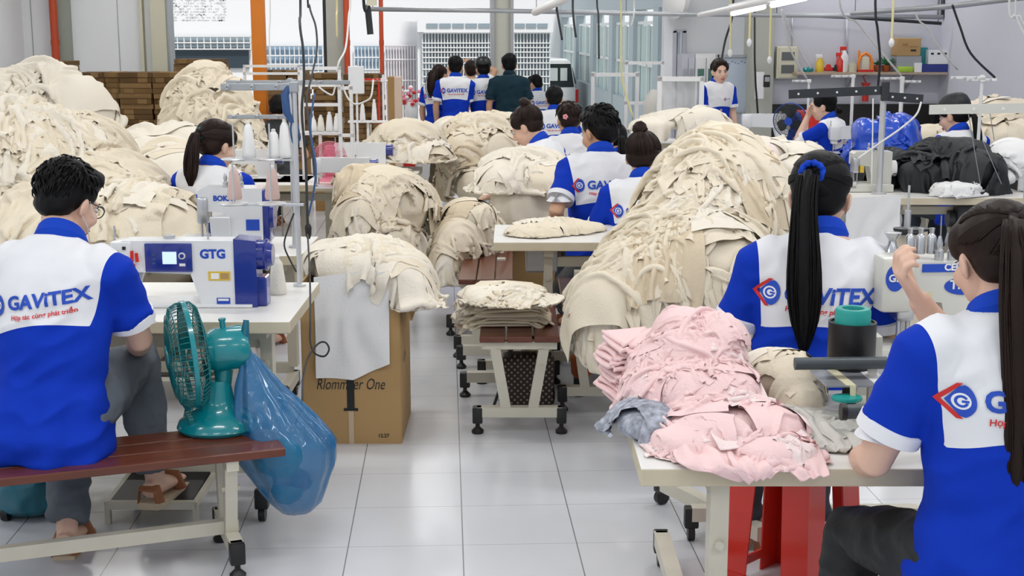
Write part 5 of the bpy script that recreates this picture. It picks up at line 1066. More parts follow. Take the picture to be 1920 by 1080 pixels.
def flap(rows, m, seed, name='overhanging_piece', parent=PH, n=26, amp=.008, lam=.05):
    """rows of left/right world points, laid from the heap down over the table edge"""
    K = (len(rows) - 1) * 8; V = []
    def sp_(P, t):
        k = min(int(t), len(P) - 2); f_ = t - k; p0, p1, p2, p3 = P[max(k - 1, 0)], P[k], P[k + 1], P[min(k + 2, len(P) - 1)]; return .5 * ((2 * p1) + (p2 - p0) * f_ + (2 * p0 - 5 * p1 + 4 * p2 - p3) * f_ ** 2 + (3 * p1 - p0 - 3 * p2 + p3) * f_ ** 3)
    Lf, Rt = [r[0] for r in rows], [r[-1] for r in rows]; wd_ = (Rt[0] - Lf[0]).length
    for i in range(K + 1):
        a, b_ = sp_(Lf, i / 8), sp_(Rt, i / 8)
        for j in range(n + 1):
            t = j / n; s_ = t * wd_; w_ = float(vn(np.array([s_ * 12, i / K * 2.2, seed * 3.1]), seed)); r_ = (.5 + .5 * math.sin(2 * PI * (s_ / lam + .9 * w_ + .25 * i / K))) ** 1.4
            V.append(tuple(a.lerp(b_, t) + Vector((0, -.55, .83)) * (amp * r_ * (1 - .3 * i / K) * 1.6 + .006 * float(vn(np.array([s_ * 40, i * .35, seed]), 4)))))
    o = arr_mesh(name, V, grid_faces(K + 1, n + 1, 0), m); md = o.modifiers.new('s', 'SOLIDIFY'); md.thickness = .0025; o.parent = parent; o.matrix_parent_inverse = Matrix.Translation(parent.location).inverted(); return o
def FR(*uvz): return [G(u, v, z) if z > 0 else D(u, v, -z) for u, v, z in uvz]
flap([FR((1262, 800, .80), (1345, 800, .80)), FR((1262, 850, .77), (1360, 846, .775)), FR((1290, 878, .762), (1385, 878, .765)), FR((1375, 903, -3.235), (1412, 905, -3.235))], 'pinkcloth', 3)
flap([FR((1350, 790, .82), (1440, 790, .82)), FR((1360, 850, .77), (1450, 846, .775)), FR((1375, 880, .762), (1465, 876, .762)), FR((1405, 908, -3.225), (1450, 896, -3.225))], 'pinkcloth', 5)
flap([FR((1440, 790, .81), (1500, 800, .79)), FR((1450, 840, .775), (1530, 840, .768)), FR((1470, 872, .764), (1548, 870, .762)), FR((1500, 905, -3.215), (1556, 892, -3.215))], 'pinkcloth', 8, lam=.07)
flap([FR((1330, 700, .87), (1420, 715, .86)), FR((1320, 760, .83), (1450, 770, .82)), FR((1330, 810, .81), (1500, 810, .79)), FR((1350, 845, .785), (1520, 838, .77))], 'palepink', 9, lam=.06, amp=.010)
flap([FR((1210, 700, .86), (1290, 690, .89)), FR((1200, 745, .83), (1300, 750, .84)), FR((1215, 790, .80), (1300, 800, .81)), FR((1250, 820, .775), (1300, 835, .785))], 'pinkcloth', 11, lam=.06, amp=.010)
b = MB()
rgk = random.Random(4)
q = D(1195, 690, 3.86); folded_stack(b, (0, 0, 0), .17, .20, 14, .013, 9, .2, .004, .0); o = b.build('fabric_stack', 'pinkcloth', None, True, auto=False); o.location = (q.x, q.y, .753); tag(o, 'neat stack of folded pink pieces at the rear left of the pink heap', 'fabric stack')
heap('fabric_bundle', 'grey and white patterned scraps under the pink heap at the table edge', 'fabric', [Bb(1205, 790, 3.55, .085, .12, .05), Bb(1260, 810, 3.5, .07, .08, .035)], n=9, La=0.21, Lb=0.16, amp=0.014, lam=0.075, mats=('greycloth',), seed=44, zmin=.752, step=.011, vox=.01, base=.006, k=.02)
heap('fabric_heap', 'small cream fabric bundle between the pink heap and the feeding device', 'fabric heap', [Bb(1470, 710, 3.85, .105, .10, .07), Bb(1440, 700, 3.95, .08, .08, .06), Bb(1500, 745, 3.8, .06, .08, .05)], n=19, La=0.26, Lb=0.19, amp=0.017, lam=0.075, mats=('cream', 'cream', 'cream2'), seed=47, zmin=.752, step=.011, vox=.012, base=.006, k=.02)
M['filmgrey'] = mat('filmgrey', (.62, .60, .55), .4)
heap('cloth_sheet', 'thin grey white sheet lying flat between the pink heap and the seated woman', 'cloth', [Bb(1560, 820, 3.50, .20, .10, .012), Bb(1500, 790, 3.6, .12, .12, .012)], n=5, La=0.39, Lb=0.32, amp=0.010, lam=0.180, mats=('filmgrey',), seed=49, zmin=.752, step=.014, vox=.01, base=.003, k=.02)
# right rear rows
heap('fabric_heap', 'pale cream heap on the table beyond the ponytailed woman’s head', 'fabric heap', [Bb(1480, 285, 9.0, .22, .25, .07), Bb(1430, 290, 8.8, .15, .2, .10), Bb(1500, 320, 8.4, .15, .25, .10)], n=14, La=0.52, Lb=0.40, amp=0.022, lam=0.135, mats=('cream2', 'palepink', 'cream2'), seed=52, zmin=.76, step=.022)
heap('fabric_heap', 'low cream heap beside the folding machine frame below the standing woman', 'fabric heap', [Bb(1265, 225, 12.5, .25, .25, .09), Bb(1225, 235, 12.3, .2, .25, .07), Bb(1320, 228, 12.0, .2, .2, .12)], n=12, La=0.52, Lb=0.40, amp=0.026, lam=0.135, mats=('cream2', 'cream'), seed=55, zmin=.80, step=.026)
heap('fabric_heap', 'cream fabric heap before the grey wall at the far right edge', 'fabric heap', [Bb(1880, 215, 11.0, .30, .25, .14), Bb(1850, 250, 10.8, .35, .25, .12), Bb(1900, 260, 10.6, .3, .25, .14), Bb(1760, 255, 11.2, .25, .2, .10)], n=20, La=0.45, Lb=0.32, amp=0.026, lam=0.105, mats=('cream', 'cream2', 'tan'), seed=58, zmin=.70, step=.024)
heap('white_bundle', 'white fabric bundle and packaging at the right edge behind the black jacket', 'fabric', [Bb(1895, 300, 9.0, .16, .2, .14), Bb(1860, 330, 8.9, .15, .2, .07)], n=10, La=0.39, Lb=0.32, amp=0.019, lam=0.135, mats=('whitecloth',), seed=60, zmin=.75, step=.022)
heap('jacket_pile', 'black jackets heaped on the table behind the cream topped frame', 'clothes', [Bb(1790, 290, 9.0, .26, .22, .12), Bb(1740, 320, 8.9, .22, .2, .10), Bb(1830, 320, 8.8, .18, .2, .13), Bb(1670, 310, 9.3, .18, .2, .09)], n=21, La=0.52, Lb=0.40, amp=0.031, lam=0.150, mats=('blackcloth',), seed=62, zmin=.72, step=.02)
heap('tarp_cover', 'bright blue plastic cover wrapped over a machine beside the profile woman', 'cover', [Bb(1650, 245, 10.3, .20, .22, .10), Bb(1620, 250, 10.3, .10, .2, .13), Bb(1690, 245, 10.3, .10, .2, .12), Bb(1655, 280, 10.3, .24, .24, .14)], n=9, La=0.65, Lb=0.56, amp=0.017, lam=0.240, mats=('blueplastic',), seed=64, zmin=.72, step=.022, base=.004)
heap('fabric_pieces', 'white cloth lying on the table edge before the black jackets', 'fabric', [Bb(1790, 350, 8.6, .15, .12, .022)], n=5, La=0.39, Lb=0.32, amp=0.014, lam=0.150, mats=('whitecloth',), seed=66, zmin=.752, step=.02)
q1, q2 = D(1588, 372, 8.45), D(1690, 366, 8.45); o = drape('hanging_cloth', 'whitecloth', [q1, q2], [.56, .54], None, 9, amp=.016, lam=0.170, step=.018); tag(o, 'white cloth hanging from the table edge right of the ponytailed woman’s head', 'cloth')
# ---------------------------------------------------------------- people in the photograph
def pl(u, zc, z=0): p = D(u, 300, zc); return (p.x, p.y, z)
def L2(loc, rz, w):   # world point in a person's own frame
    v = Vector(w) - Vector(loc); return tuple(Matrix.Rotation(-rz, 3, 'Z') @ v)
# man on the long bench
lc = pl(52, 4.32); rz = R(-7)
person('young man with short black hair and glasses sitting on the long bench', lc, rz, z0=.43, s=1.09, det=2, lean=.20, hy=R(-26), hp=.36, glasses=True, pants='jeans', skin='skinp', hair='short',
       aL=(-.12, .42, .62), aR=(.16, .44, .66), fL=(-.02, .17, .09), fR=(.20, .45, .185), twist=R(-4), vox=.009, yoke=.345, tsc=.93, logo_u=.020, tilt=.07, hs=1.0, roll=.13)
# woman with long black ponytail, front
lc = pl(1518, 4.15); rz = R(-6)
person('woman with a waist long black ponytail in a blue hair tie, back to us', lc, rz, z0=.50, s=1.04, det=2, lean=.10, hy=R(-14), hp=.18, hair='pony', hairm='hairb', tie=(-.020, -.118, .050), pony={'len': .62, 'w': .040, 'tie': 'collar', 'prf': [.5, .8, .85, .95, 1.15, 1.25, 1.0, .3], 'path': [(0, 0, 0), (-.012, -.034, .0), (-.022, -.058, -.05), (-.026, -.080, -.12), (-.026, -.105, -.22), (-.024, -.120, -.32), (-.020, -.122, -.41), (-.018, -.118, -.50)]}, pants='jeansd', skin='skinp', aL=(-.20, .34, .80), aR=(.22, .34, .78), twist=R(-3), polL=(-.35, -.3, -.9), polR=(.35, -.3, -.9), seamx=.160, logo_u=-.01, tsc=1.08, tilt=.10, hs=1.06, roll=-.05)
# woman front right, long brown hair, hand at her face
lc = pl(1922, 2.98); rz = R(2)
person('woman with very long brown tied hair at the right edge, hand raised to her face', lc, rz, z0=.49, s=1.05, det=2, lean=.10, hy=R(8), hp=.26, hair='pony', hairm='hairbr', tie=(-.012, -.105, .075), pony={'len': .7, 'w': .040, 'prf': [.45, .75, 1., 1.1, 1.05, .95, .8, .25], 'path': [(0, 0, 0), (-.008, -.038, -.01), (-.008, -.062, -.07), (-.012, -.088, -.17), (-.014, -.118, -.29), (-.012, -.130, -.40), (-.010, -.132, -.50), (-.010, -.128, -.62)]}, pants='blackcloth', skin='skinp',
       aL=(-.22, .34, .72), aR=(-.115, .24, 1.13), palm=(None, (.8, -.1, .3)), polL=(-.5, -.5, -.8), polR=(.3, .6, -1.0), curl=.75, twist=R(2), seamx=.160, fL=(-.25, .42, .07), hs=1.0)
# woman behind overlock with dark ponytail
person('woman with dark brown ponytail in a teal scrunchie behind the overlock machine', pl(385, 7.3), R(-22), z0=.43, s=1.0, det=1, lean=.12, hy=R(-22), hp=.2, hair='low', hairm='hairbr', tie=(-.01, -.11, .03), pony={'len': .24, 'w': .040, 'tie': 'teald'}, skin='skinp', aL=(-.14, .34, .80), aR=(.16, .34, .8), vox=.010, seamx=.16)
person('dark haired person in black behind the orange post, bent over the table', pl(512, 12.2), R(-10), z0=.40, s=.95, det=0, lean=.3, hp=.3, hair='short', shirt='blackcloth', print_=False, vox=.014)
# right of the aisle
person('woman with a bun looking down in profile at the end of the middle row', pl(1045, 9.1), R(58), z0=.43, s=1.0, det=1, lean=.26, hy=R(10), hp=.42, hair='bun', hairm='hairbr', tie=(.0, -.06, .125), skin='skinp', vox=.010, logo_u=.02)
person('short haired worker in the far middle row below the parked van', pl(1040, 13.6), R(0), z0=.40, s=.95, det=0, lean=.1, hair='short', vox=.014)
person('worker with a small pink clip in short dark hair', pl(1072, 10.2), R(4), z0=.40, s=.97, det=1, lean=.16, hp=.2, hair='short', hairm='hairbr', vox=.012)
q = D(1060, 219, 10.05); b = MB()
for a in (0, 1.25, 2.5, 3.8, 5.0): b.ell((.012 * math.cos(a), 0, .012 * math.sin(a)), (.009, .004, .009), 10, 6)
o = b.build('hair_clip', mat('clip', (.85, .35, .38), .3), None, True); o.location = q; cp = [x for x in bpy.data.objects if x.get('label', '').startswith('worker with a small pink clip')][0]; bpy.context.view_layer.update(); o.parent = cp; o.matrix_parent_inverse = cp.matrix_world.inverted()
person('broad backed worker with short black hair and bare forearm hanging down, middle row', pl(1130, 7.7), R(4), z0=.43, s=1.06, det=1, lean=.10, hy=R(30), hp=.30, hair='short', skin='skin', aL=(-.24, .06, .60), aR=(.2, .34, .8), polL=(-.4, -1, 0), vox=.010)
person('dark haired worker mostly hidden between the broad backed worker and the bun haired woman', pl(1170, 9.3), R(10), z0=.36, s=.92, det=0, lean=.25, hp=.5, hair='low', vox=.012)
person('woman with a high brown bun seen from behind beside the enormous heap', pl(1208, 7.25), R(-6), z0=.37, s=1.0, det=1, lean=.12, hy=R(-16), hp=.22, hair='bun', hairm='hairbr', tie=(-.015, -.055, .125), skin='skinp', vox=.009, yoke=.30)
# rear right
person('woman standing and facing us before the whiteboard', pl(1338, 13.6), R(205), s=.90, sit=False, det=1, lean=.05, hy=R(-18), hp=.1, hair='low', hairm='hairbr', skin='skinp', vox=.011, front=True, aL=(-.2, .08, .72), aR=(.2, .08, .72), pony=False, ht=.05)
person('woman in profile resting her chin on her hand beside the blue cover', pl(1568, 11.8), R(50), z0=.42, s=.97, det=1, lean=.16, hy=R(22), hp=.12, hair='low', hairm='hairb', pony={'len': .0, 'w': .028, 'path': [(0, 0, 0), (0, -.02, -.01), (0, -.025, -.04), (0, -.015, -.055)]}, skin='skinp', aL=(-.06, .26, 1.02), aR=(.22, .35, .80), vox=.010, palm=((0, -1, .5), None), logo_u=.03)
person('worker in a black cap seen past the cream bar at the right', pl(1808, 9.9), R(18), z0=.43, s=1.0, det=1, lean=.14, hy=R(25), hp=.25, hair='low', hairm='hairb', pony={'len': .2, 'w': .03}, cap='blackcloth', skin='skinp', vox=.011)
# group standing at the open bay
zo = 0
person('woman with long straight brown hair standing at the left of the group', pl(822, 15.2), R(-28), s=.84, sit=False, det=0, hair='long', hairm='hairbr', pony={'len': .34, 'w': .05}, vox=.013, pants='olive', lean=.02)
person('tall man in uniform standing with hands at his waist, left of the capped man', pl(855, 14.9), R(-6), s=.90, sit=False, det=0, hair='short', vox=.013, aR=(.06, .10, .72), pants='olive', lean=.02)
person('person with both arms raised behind the two uniformed men', pl(884, 15.7), R(0), s=.86, sit=False, det=0, hair='short', hairm='hairbr', vox=.013, aL=(-.12, .16, 1.40), aR=(.10, .16, 1.38), polL=(-1, 0, .3), polR=(1, 0, .3), lean=.0, shirt='whitecloth', print_=False, curl=.2)
person('man in a dark cap and uniform standing beside the man in dark green', pl(907, 15.1), R(4), s=.88, sit=False, det=0, hair='short', cap='black', vox=.013, pants='olive', lean=.02)
person('man in a dark green shirt standing before the pale pillar', pl(955, 14.9), R(-3), s=.915, sit=False, det=0, hair='short', shirt='steelblue', print_=False, vox=.013, lean=.02)
person('worker in uniform standing in the shade before the parked van', pl(1008, 17.6, -.22), R(28), s=.86, sit=False, det=0, hair='short', vox=.013, lean=.06, hp=.2, hy=R(20))
# ---------------------------------------------------------------- front right table, stool, machines
q = G(1205, 888, .75); W5 = 1.5; RT = table('white topped sewing table holding the pink fabric heap and the feeding device', (q.x + W5 / 2, q.y, 0), CAMR, W5, .66, pedal=False, motor=False, legs=(-.37, .42), legy=.10, footy=(.9, 1.9), rail=False)
def in_scene(o, w): return (Matrix.Translation(o.location) @ Matrix.Rotation(o.rotation_euler.z, 4, 'Z')).inverted() @ Vector(w)
q = G(1295, 1012, 0); t = thing('floor_beam', 'cream floor beam with a wheeled black foot behind the red stool', 'frame', (q.x, q.y, 0), CAMR); b = MB(); b.box((.40, 0, .10), (.80, .05, .05)); b.build('beam', 'frame', t); foot(t, 0, 0, 0, True)
q = G(1240, 945, 0); t = thing('floor_beam', 'slanting cream steel foot with a small caster under the front right table corner', 'frame', (q.x, q.y, 0), CAMR - R(62)); b = MB(); b.box((.30, 0, .085), (.62, .045, .05)); b.build('beam', 'frame', t); foot(t, 0, 0, 0, True)
# red plastic stool
sx, sy = D(1518, 300, 4.15).x, D(1518, 300, 4.15).y
def stool(label, x, y, h=.47, rz=0):
    t = thing('plastic_stool', label, 'stool', (x, y, 0), rz); b = MB(); b.box((0, 0, h - .012), (.30, .30, .024), bev=.01); b.box((0, 0, h - .05), (.31, .31, .06), bev=.01); b.build('seat', 'redstool', t, True)
    for i in (-1, 1):
        for j in (-1, 1):
            b = MB(); w_ = .095
            def P(k, z, o): return (i * (k), j * (k), z)
            a0, a1 = .140, .165; v = []
            for k, z in ((a0, h - .03), (a1, .0)):
                for (p, q_) in ((0, 0), (-w_, 0), (-w_, -.006), (-.008, -.008), (-.006, -w_), (0, -w_)): v.append((i * (k + p), j * (k + q_), z))
            b.add(v, [(0, 1, 7, 6), (1, 2, 8, 7), (2, 3, 9, 8), (3, 4, 10, 9), (4, 5, 11, 10), (5, 0, 6, 11), (0, 5, 4, 3, 2, 1), (6, 7, 8, 9, 10, 11)]); b.build('leg', 'redstool', t)
    for s_ in (0, 1):
        for k in (-1, 1): b = MB(); b.box(((0, k * .160, .06) if s_ else (k * .160, 0, .06)), ((.28, .008, .03) if s_ else (.008, .28, .03))); b.build('brace', 'redstool', t)
    return t
q = G(1512, 1080, 0); stool('red plastic stool under the long ponytailed woman, legs seen below the front right table', sx + .0, sy + .03, .50, R(43))
sx2, sy2 = D(1922, 300, 2.98).x, D(1893, 300, 2.98).y; stool('red plastic stool under the woman at the right edge', sx2, sy2, .49, R(2))
# feeding device: black cylinder with teal ring, grey roller, plates
q = G(1600, 770, .75); fd = thing('tape_feeder', 'feeding device with black cylinder, teal ring, grey roller bars and metal plates', 'device', (q.x, q.y, .75), CAMR)
b = MB(); b.box((.03, .02, .012), (.30, .22, .024), bev=.004); b.box((.06, .10, .10), (.06, .06, .18)); b.box((.0, .12, .14), (.02, .02, .1)); b.build('base', 'mcream', fd)
qc = D(1597, 640, 3.72); lc_ = in_scene(fd, (qc.x, qc.y, qc.z)); lz = lc_.z - .75 + 0
lcz = qc.z - .75
b = MB(); b.lathe([(.062, -.075), (.064, -.07), (.064, .055), (.058, .055), (.058, .05)], 36, (lc_.x, lc_.y, lcz)); b.cyl((lc_.x, lc_.y, .02), (lc_.x, lc_.y, lcz - .07), .02, 12); b.build('drum', 'black', fd, True)
b = MB(); b.lathe([(.048, .02), (.048, .085), (.044, .092), (.030, .092), (.028, .085), (.028, .03)], 36, (lc_.x, lc_.y, lcz)); b.f = b.f[:-2] + []; b.mi = b.mi[:-2]; b.build('ring', 'mint', fd, True)
a, c = D(1490, 682, 3.62), D(1662, 680, 3.62); A = in_scene(fd, a); C_ = in_scene(fd, c); A.z = a.z - .75; C_.z = c.z - .75
M['slate'] = mat('slate', (.06, .075, .085), .4); b = MB(); b.cyl(tuple(A), tuple(C_), .0165, 20); b.build('roller_bar', 'slate', fd, True)
b = MB(); b.box(((A.x + C_.x) / 2 + .09, A.y + .02, A.z / 2), (.02, .02, A.z)); b.build('post', 'mcream', fd)
a, c = D(1585, 772, 3.45), D(1660, 770, 3.45); A2 = in_scene(fd, a); C2 = in_scene(fd, c); A2.z = a.z - .75; C2.z = c.z - .75; b = MB(); b.cyl(tuple(A2), tuple(C2), .0185, 20); b.build('roller_bar', 'slate', fd, True); b = MB(); b.cyl((A2.x - .012, A2.y, A2.z), (A2.x + .002, A2.y, A2.z), .022, 16); b.build('end_ring', 'black', fd, True)
M['plate'] = mat('plate', (.42, .44, .48), .3, .5); M['tapey'] = mat('tapey', (.70, .66, .45), .6)
b = MB(); p_ = [in_scene(fd, D(u, v, z)) for u, v, z in ((1518, 694, 3.70), (1665, 692, 3.70), (1700, 723, 3.56), (1550, 724, 3.56))]; zz = [D(u, v, z).z - .75 for u, v, z in ((1518, 694, 3.70), (1665, 692, 3.70), (1700, 723, 3.56), (1550, 724, 3.56))]
P4 = [Vector((p.x, p.y, z)) for p, z in zip(p_, zz)]; b.prism(P4, (0, 0, -.004)); pl_ = b.build('plate', 'plate', fd)
for f0, f1, m_ in ((.22, .34, 'tapey'), (.60, .80, 'white')): b = MB(); b.prism([P4[0].lerp(P4[1], f0), P4[0].lerp(P4[1], f1), P4[3].lerp(P4[2], f1 + .03), P4[3].lerp(P4[2], f0 + .03)], (0, 0, .002)); b.build('tape', m_, pl_)
b = MB(); qq = P4[3].lerp(P4[2], .33); b.tube([qq, qq + Vector((.0, -.005, -.03))], .008, 8); b.build('tape_end', 'tapey', pl_, True)
b = MB(); qd = D(1588, 746, 3.55); ld = in_scene(fd, qd); b.lathe([(.0, -.006), (.038, -.006), (.040, 0), (.038, .004), (.0, .004)], 24, (ld.x, ld.y, max(.035, qd.z - .75)), sy=.8); b.build('knob_disc', 'mint', fd, True)
# white machine in front of the woman at the right edge
q = G(1735, 690, .75); om = machine('cream overlock sewing machine with blue badges beside the raised hand', (q.x, q.y - .0, .751), CAMR + R(4), 'over', 'mcream', 'mcream', 1.12)
b = MB(); b.box((-.115, .0, .245), (.09, .15, .15), bev=.012); b.build('side_cover', 'mcream', om, True)
def oval(parent, x, y, z, a, c, m, txt=None, ts=.02):
    b = MB(); N = 24; b.add([(x, y, z)] + [(x + a * math.cos(2 * PI * i / N), y, z + c * math.sin(2 * PI * i / N)) for i in range(N)], [(0, 1 + i, 1 + (i + 1) % N) for i in range(N)]); o = b.build('badge', m, parent)
    if txt: label_text(o, txt, ts, x - a * .7, y - .001, z - ts * .35, 'white', wid=a * 1.4, bold=.03)
oval(om, -.125, -.0765, .265, .026, .036, 'lb', 'GB', .026); oval(om, .075, -.0415, .235, .052, .024, 'lb', 'TIFO', .02); panel(om, 'sticker', .02, -.042, .285, .12, .022, 'lb', .002); label_text(om, 'CED', .018, .02, -.0435, .279, 'white', wid=.05, bold=.04)
panel(om, 'sticker', -.03, -.042, .205, .045, .03, 'tapey', .002)
for k in range(3): b = MB(); b.lathe([(.013, .315), (.013, .36), (.010, .365), (.006, .37), (.008, .385)], 14, (-.055 + .03 * k, .02, 0)); b.build('tension_post', 'steel', om, True)
b = MB(); b.lathe([(.026, .315), (.012, .34), (.010, .35), (.024, .372), (.0, .373)], 14, (-.10, .03, 0)); b.build('funnel', 'steel', om, True)
b = MB(); b.tube([(-.12, -.09, .10), (-.10, -.11, .075), (-.06, -.10, .06)], .006, 8); b.build('lever', 'steel', om, True)
# ---------------------------------------------------------------- second right row: table with white hanging cloth, tall black guide bar
q = G(1580, 372, .75); q2 = G(1920, 372, .75); t = table('long white sewing table under the black jackets, white cloth hanging from its edge', ((q.x + q2.x) / 2, q.y, 0), CAMR, 1.35, .6, legs=(-.1, .42)); 
b = MB(); b.box((.15, .3, .36), (.9, .4, .02)); b.build('lower_shelf', 'table_edge', t)
q = G(1655, 366, .75); st = thread_stand('tall thread stand with a long black slotted guide bar above the ponytailed woman', (q.x, q.y + .08, .751), CAMR, .70, (), None, rp=.020, m='alu')
def slot_bar(parent, x0, x1, z0, z1, h, m, n=5):
    b = MB(); b.bar((x0, -.025, z0), (x1, -.025, z1), .012, h); o = b.build('guide_bar', m, parent)
    for k in range(n): f = (k + .5) / n; b = MB(); x, z = x0 + (x1 - x0) * f, z0 + (z1 - z0) * f; b.cyl((x, -.034, z), (x, -.030, z), .007, 10); b.build('rivet', 'white', o, True)
zq = lambda v: 1.775 - (v - 55) * 8.5 / 2623 - .751
slot_bar(st, -.60, .0, zq(178), zq(170), .055, 'dkmetal', 5); slot_bar(st, .01, .24, zq(182), zq(187), .055, 'dkmetal', 3); b = MB(); b.box((0, -.03, zq(172)), (.05, .03, .12), bev=.006); b.build('clamp', 'dkmetal', st)
mq = G(1640, 366, .75); mm = machine('cream machine head on the table just right of the ponytailed woman’s head', (mq.x, mq.y + .22, .751), CAMR, 'over', 'mcream', 'white', .85)
b = MB(); b.box((-.04, -.06, .17), (.03, .02, .05), bev=.004); b.build('yellow_clip', 'yellow', mm)
q = G(1700, 415, .6); b = MB()
t = thing('thread_stand', 'small black tray stand with a steel rod right of the hanging white cloth', 'thread stand', D(1698, 480, 6.6), CAMR); b.cyl((0, 0, 0), (0, 0, .34), .006, 10); b.cyl((0, 0, .0), (0, 0, -t.location.z), .010, 10); b.build('rod', 'alu', t, True); b = MB(); b.lathe([(.07, .12), (.085, .125), (.085, .135), (.03, .135)], 24, (.02, 0, 0), sy=.7); b.box((0, 0, .115), (.11, .05, .02)); b.build('tray', 'dkmetal', t, True); b = MB(); b.cyl((0, 0, .13), (0, 0, .22), .016, 14); b.build('sleeve', 'alu', t, True)
q1, q2 = D(1682, 434, 6.62), D(1738, 434, 6.62); o = drape('hanging_cloth', 'cream', [q1, q2], [.42, .50], None, 12, amp=.014, lam=.10, step=.018); tag(o, 'cream cloth panels hanging below the small black tray stand', 'cloth')
# cream bar at right
q = D(1935, 205, 6.6); st = thing('thread_stand', 'cream slotted guide bar reaching in from the right before the capped worker', 'thread stand', (q.x, q.y, .75), CAMR); hz = q.z - .75; b = MB(); b.cyl((0, 0, -.75), (0, 0, hz + .1), .014, 12); b.build('pole', 'alu', st, True); slot_bar(st, -.50, .2, hz, hz + .012, .045, 'mcream', 5)
for u, v0, v1, u2 in ((1816, 215, 345, 1838), (1856, 212, 262, 1864), (1842, 262, 345, 1878)): tube_thing('thread', 'grey thread line running down from the cream guide bar, ' + {1816: 'the longest one', 1856: 'the short upper one', 1842: 'the slanting one'}[u], 'thread', [D(u, v0, 6.65), D((u + u2) / 2, (v0 + v1) / 2, 6.9), D(u2, v1, 7.2)], .0022, 'galv', 5)
# white stand behind
def simple_stand(label, u, vt, zc, arms, m='white', rp=.009, tray=None, th=.02, zb=.75):
    p = D(u, vt, zc); H = p.z - zb; s_ = zc / 2623
    t = thread_stand(label, (p.x, p.y, zb), CAMR, H, [(a * s_, b_ * s_, H - d * s_) for a, b_, d in arms], tray, .3, m, m, rp, None, th, 3); return t
simple_stand('white thread stand with a short arm behind the capped worker', 1842, 140, 9.6, ((-60, 0, 6), (-30, 28, 10)), rp=.012)
simple_stand('white thread stand with cross arm behind the woman resting her chin', 1600, 140, 12.0, ((-42, 0, 3),), rp=.014)
simple_stand('thin white thread stand with a red tipped arm below the shelf', 1517, 150, 12.4, ((-32, 0, 2),), rp=.010)
simple_stand('white plastic cone stand with side arm under the shelf', 1692, 145, 12.0, ((-42, 0, 2), (0, 36, 8)), rp=.018, m='white')
# rear right tables with machines
for k, (u, zc, lab) in enumerate(((1275, 12.6, 'white table under the low cream heap left of the standing woman'), (1500, 12.6, 'white table with machines below the electric box'), (1900, 11.0, 'table full of fabric at the far right'))):
    p = D(u, 300, zc); table(lab, (p.x, p.y, 0), CAMR, 1.3, .6)
def mini_machine(label, u, zc, m='mwhite', m2='white', kind='lock', s=1., rz=0): p = D(u, 300, zc); return machine(label, (p.x, p.y, .751), CAMR + rz, kind, m, m2, s)
mini_machine('white machine below the electric box beside the dark fan', 1450, 12.9); mini_machine('white machine behind the profile woman’s shoulder', 1615, 11.6, s=.9)
p = D(1485, 215, 12.2); f2 = fan('dark grey fan with blue hub on the table below the electric box', (p.x, p.y, .751), R(150), 'lb', 'dkmetal', .85)
p = D(1510, 240, 12.9); b = MB(); b.box((0, 0, .14), (.24, .18, .28), bev=.04); o = b.build('red_bag', 'red', None, True); o.location = (p.x, p.y, .751); tag(o, 'bright red bag on the rear table beside the dark fan', 'bag')
p = D(1705, 250, 11.4); b = MB(); b.lathe([(.12, 0), (.14, .05), (.10, .16), (.04, .22), (.02, .24)], 16); o = b.build('white_sack', 'whitecloth', None, True); o.location = (p.x, p.y, .80); tag(o, 'white sack standing behind the blue plastic cover', 'sack')
p = D(1680, 300, 10.4); table('table under the blue plastic cover', (p.x, p.y, 0), CAMR, .8, .6, legs=(-.4, .4))
# shelf on the grey wall
Y3b = 15.0 - .16; xs0, xs1 = xat(1490, Y3b), xat(1792, Y3b); zs = AY(1600, 135, Y3b).z
t = thing('wall_shelf', 'long narrow wooden shelf on the grey wall full of small things', 'shelf', ((xs0 + min(xs1, XR - .02)) / 2, Y3b, zs)); wd = min(xs1, XR - .02) - xs0; b = MB(); b.box((0, 0, -.012), (wd, .30, .024)); M['shelfw'] = mat('shelfw', (.42, .33, .24), .6, var=.15); b.build('board', 'shelfw', t)
for x in (-wd * .12, wd * .28): b = MB(); b.bar((x, .12, -.02), (x, .12, -.22), .02, .02); b.bar((x, -.12, -.03), (x, .14, -.2), .015, .015); b.build('bracket', 'galv', t)
def on_shelf(name, label, cat, u, mb, m, smooth=True, y=0): o = mb.build(name, m, None, smooth); o.location = (xat(u, Y3b), Y3b + y, zs); return tag(o, label, cat)
def spray(u, label, m, h=.18, m2='white'):
    t = thing('spray_bottle', label, 'bottle', (xat(u, Y3b), Y3b, zs)); b = MB(); b.lathe([(.04, 0), (.045, .02), (.045, h * .6), (.018, h * .8), (.016, h * .85)], 16); b.build('bottle', m, t, True); b = MB(); b.box((-.015, 0, h * .93), (.07, .025, .04), bev=.006); b.box((-.04, 0, h * .82), (.01, .015, .05)); b.build('trigger', m2, t); return t
spray(1540, 'yellow spray bottle near the left end of the wall shelf', 'yellow'); spray(1585, 'clear spray bottle with a red head on the wall shelf', 'whitecloth', .27, 'red'); spray(1578, 'orange red bottle with white label on the wall shelf', 'redstool', .20, 'red')
b = MB(); b.lathe([(.05, 0), (.06, .03), (.05, .05), (.0, .055)], 16); on_shelf('teal_dish', 'small teal dish at the left end of the wall shelf', 'dish', 1518, b, 'tealp')
for u, m_, l_ in ((1556, 'red', 'small red toy car on the wall shelf'), (1572, 'blackcloth', 'small dark toy shape on the wall shelf')): b = MB(); b.box((0, 0, .03), (.09, .05, .04), bev=.01); b.ell((0, 0, .06), (.03, .02, .025)); on_shelf('toy', l_, 'toy', u, b, m_)
b = MB(); b.lathe([(.05, 0), (.05, .08), (.03, .09), (.03, .10)], 16); on_shelf('beige_jar', 'beige jar beside the orange toy clock', 'jar', 1601, b, 'beige_col')
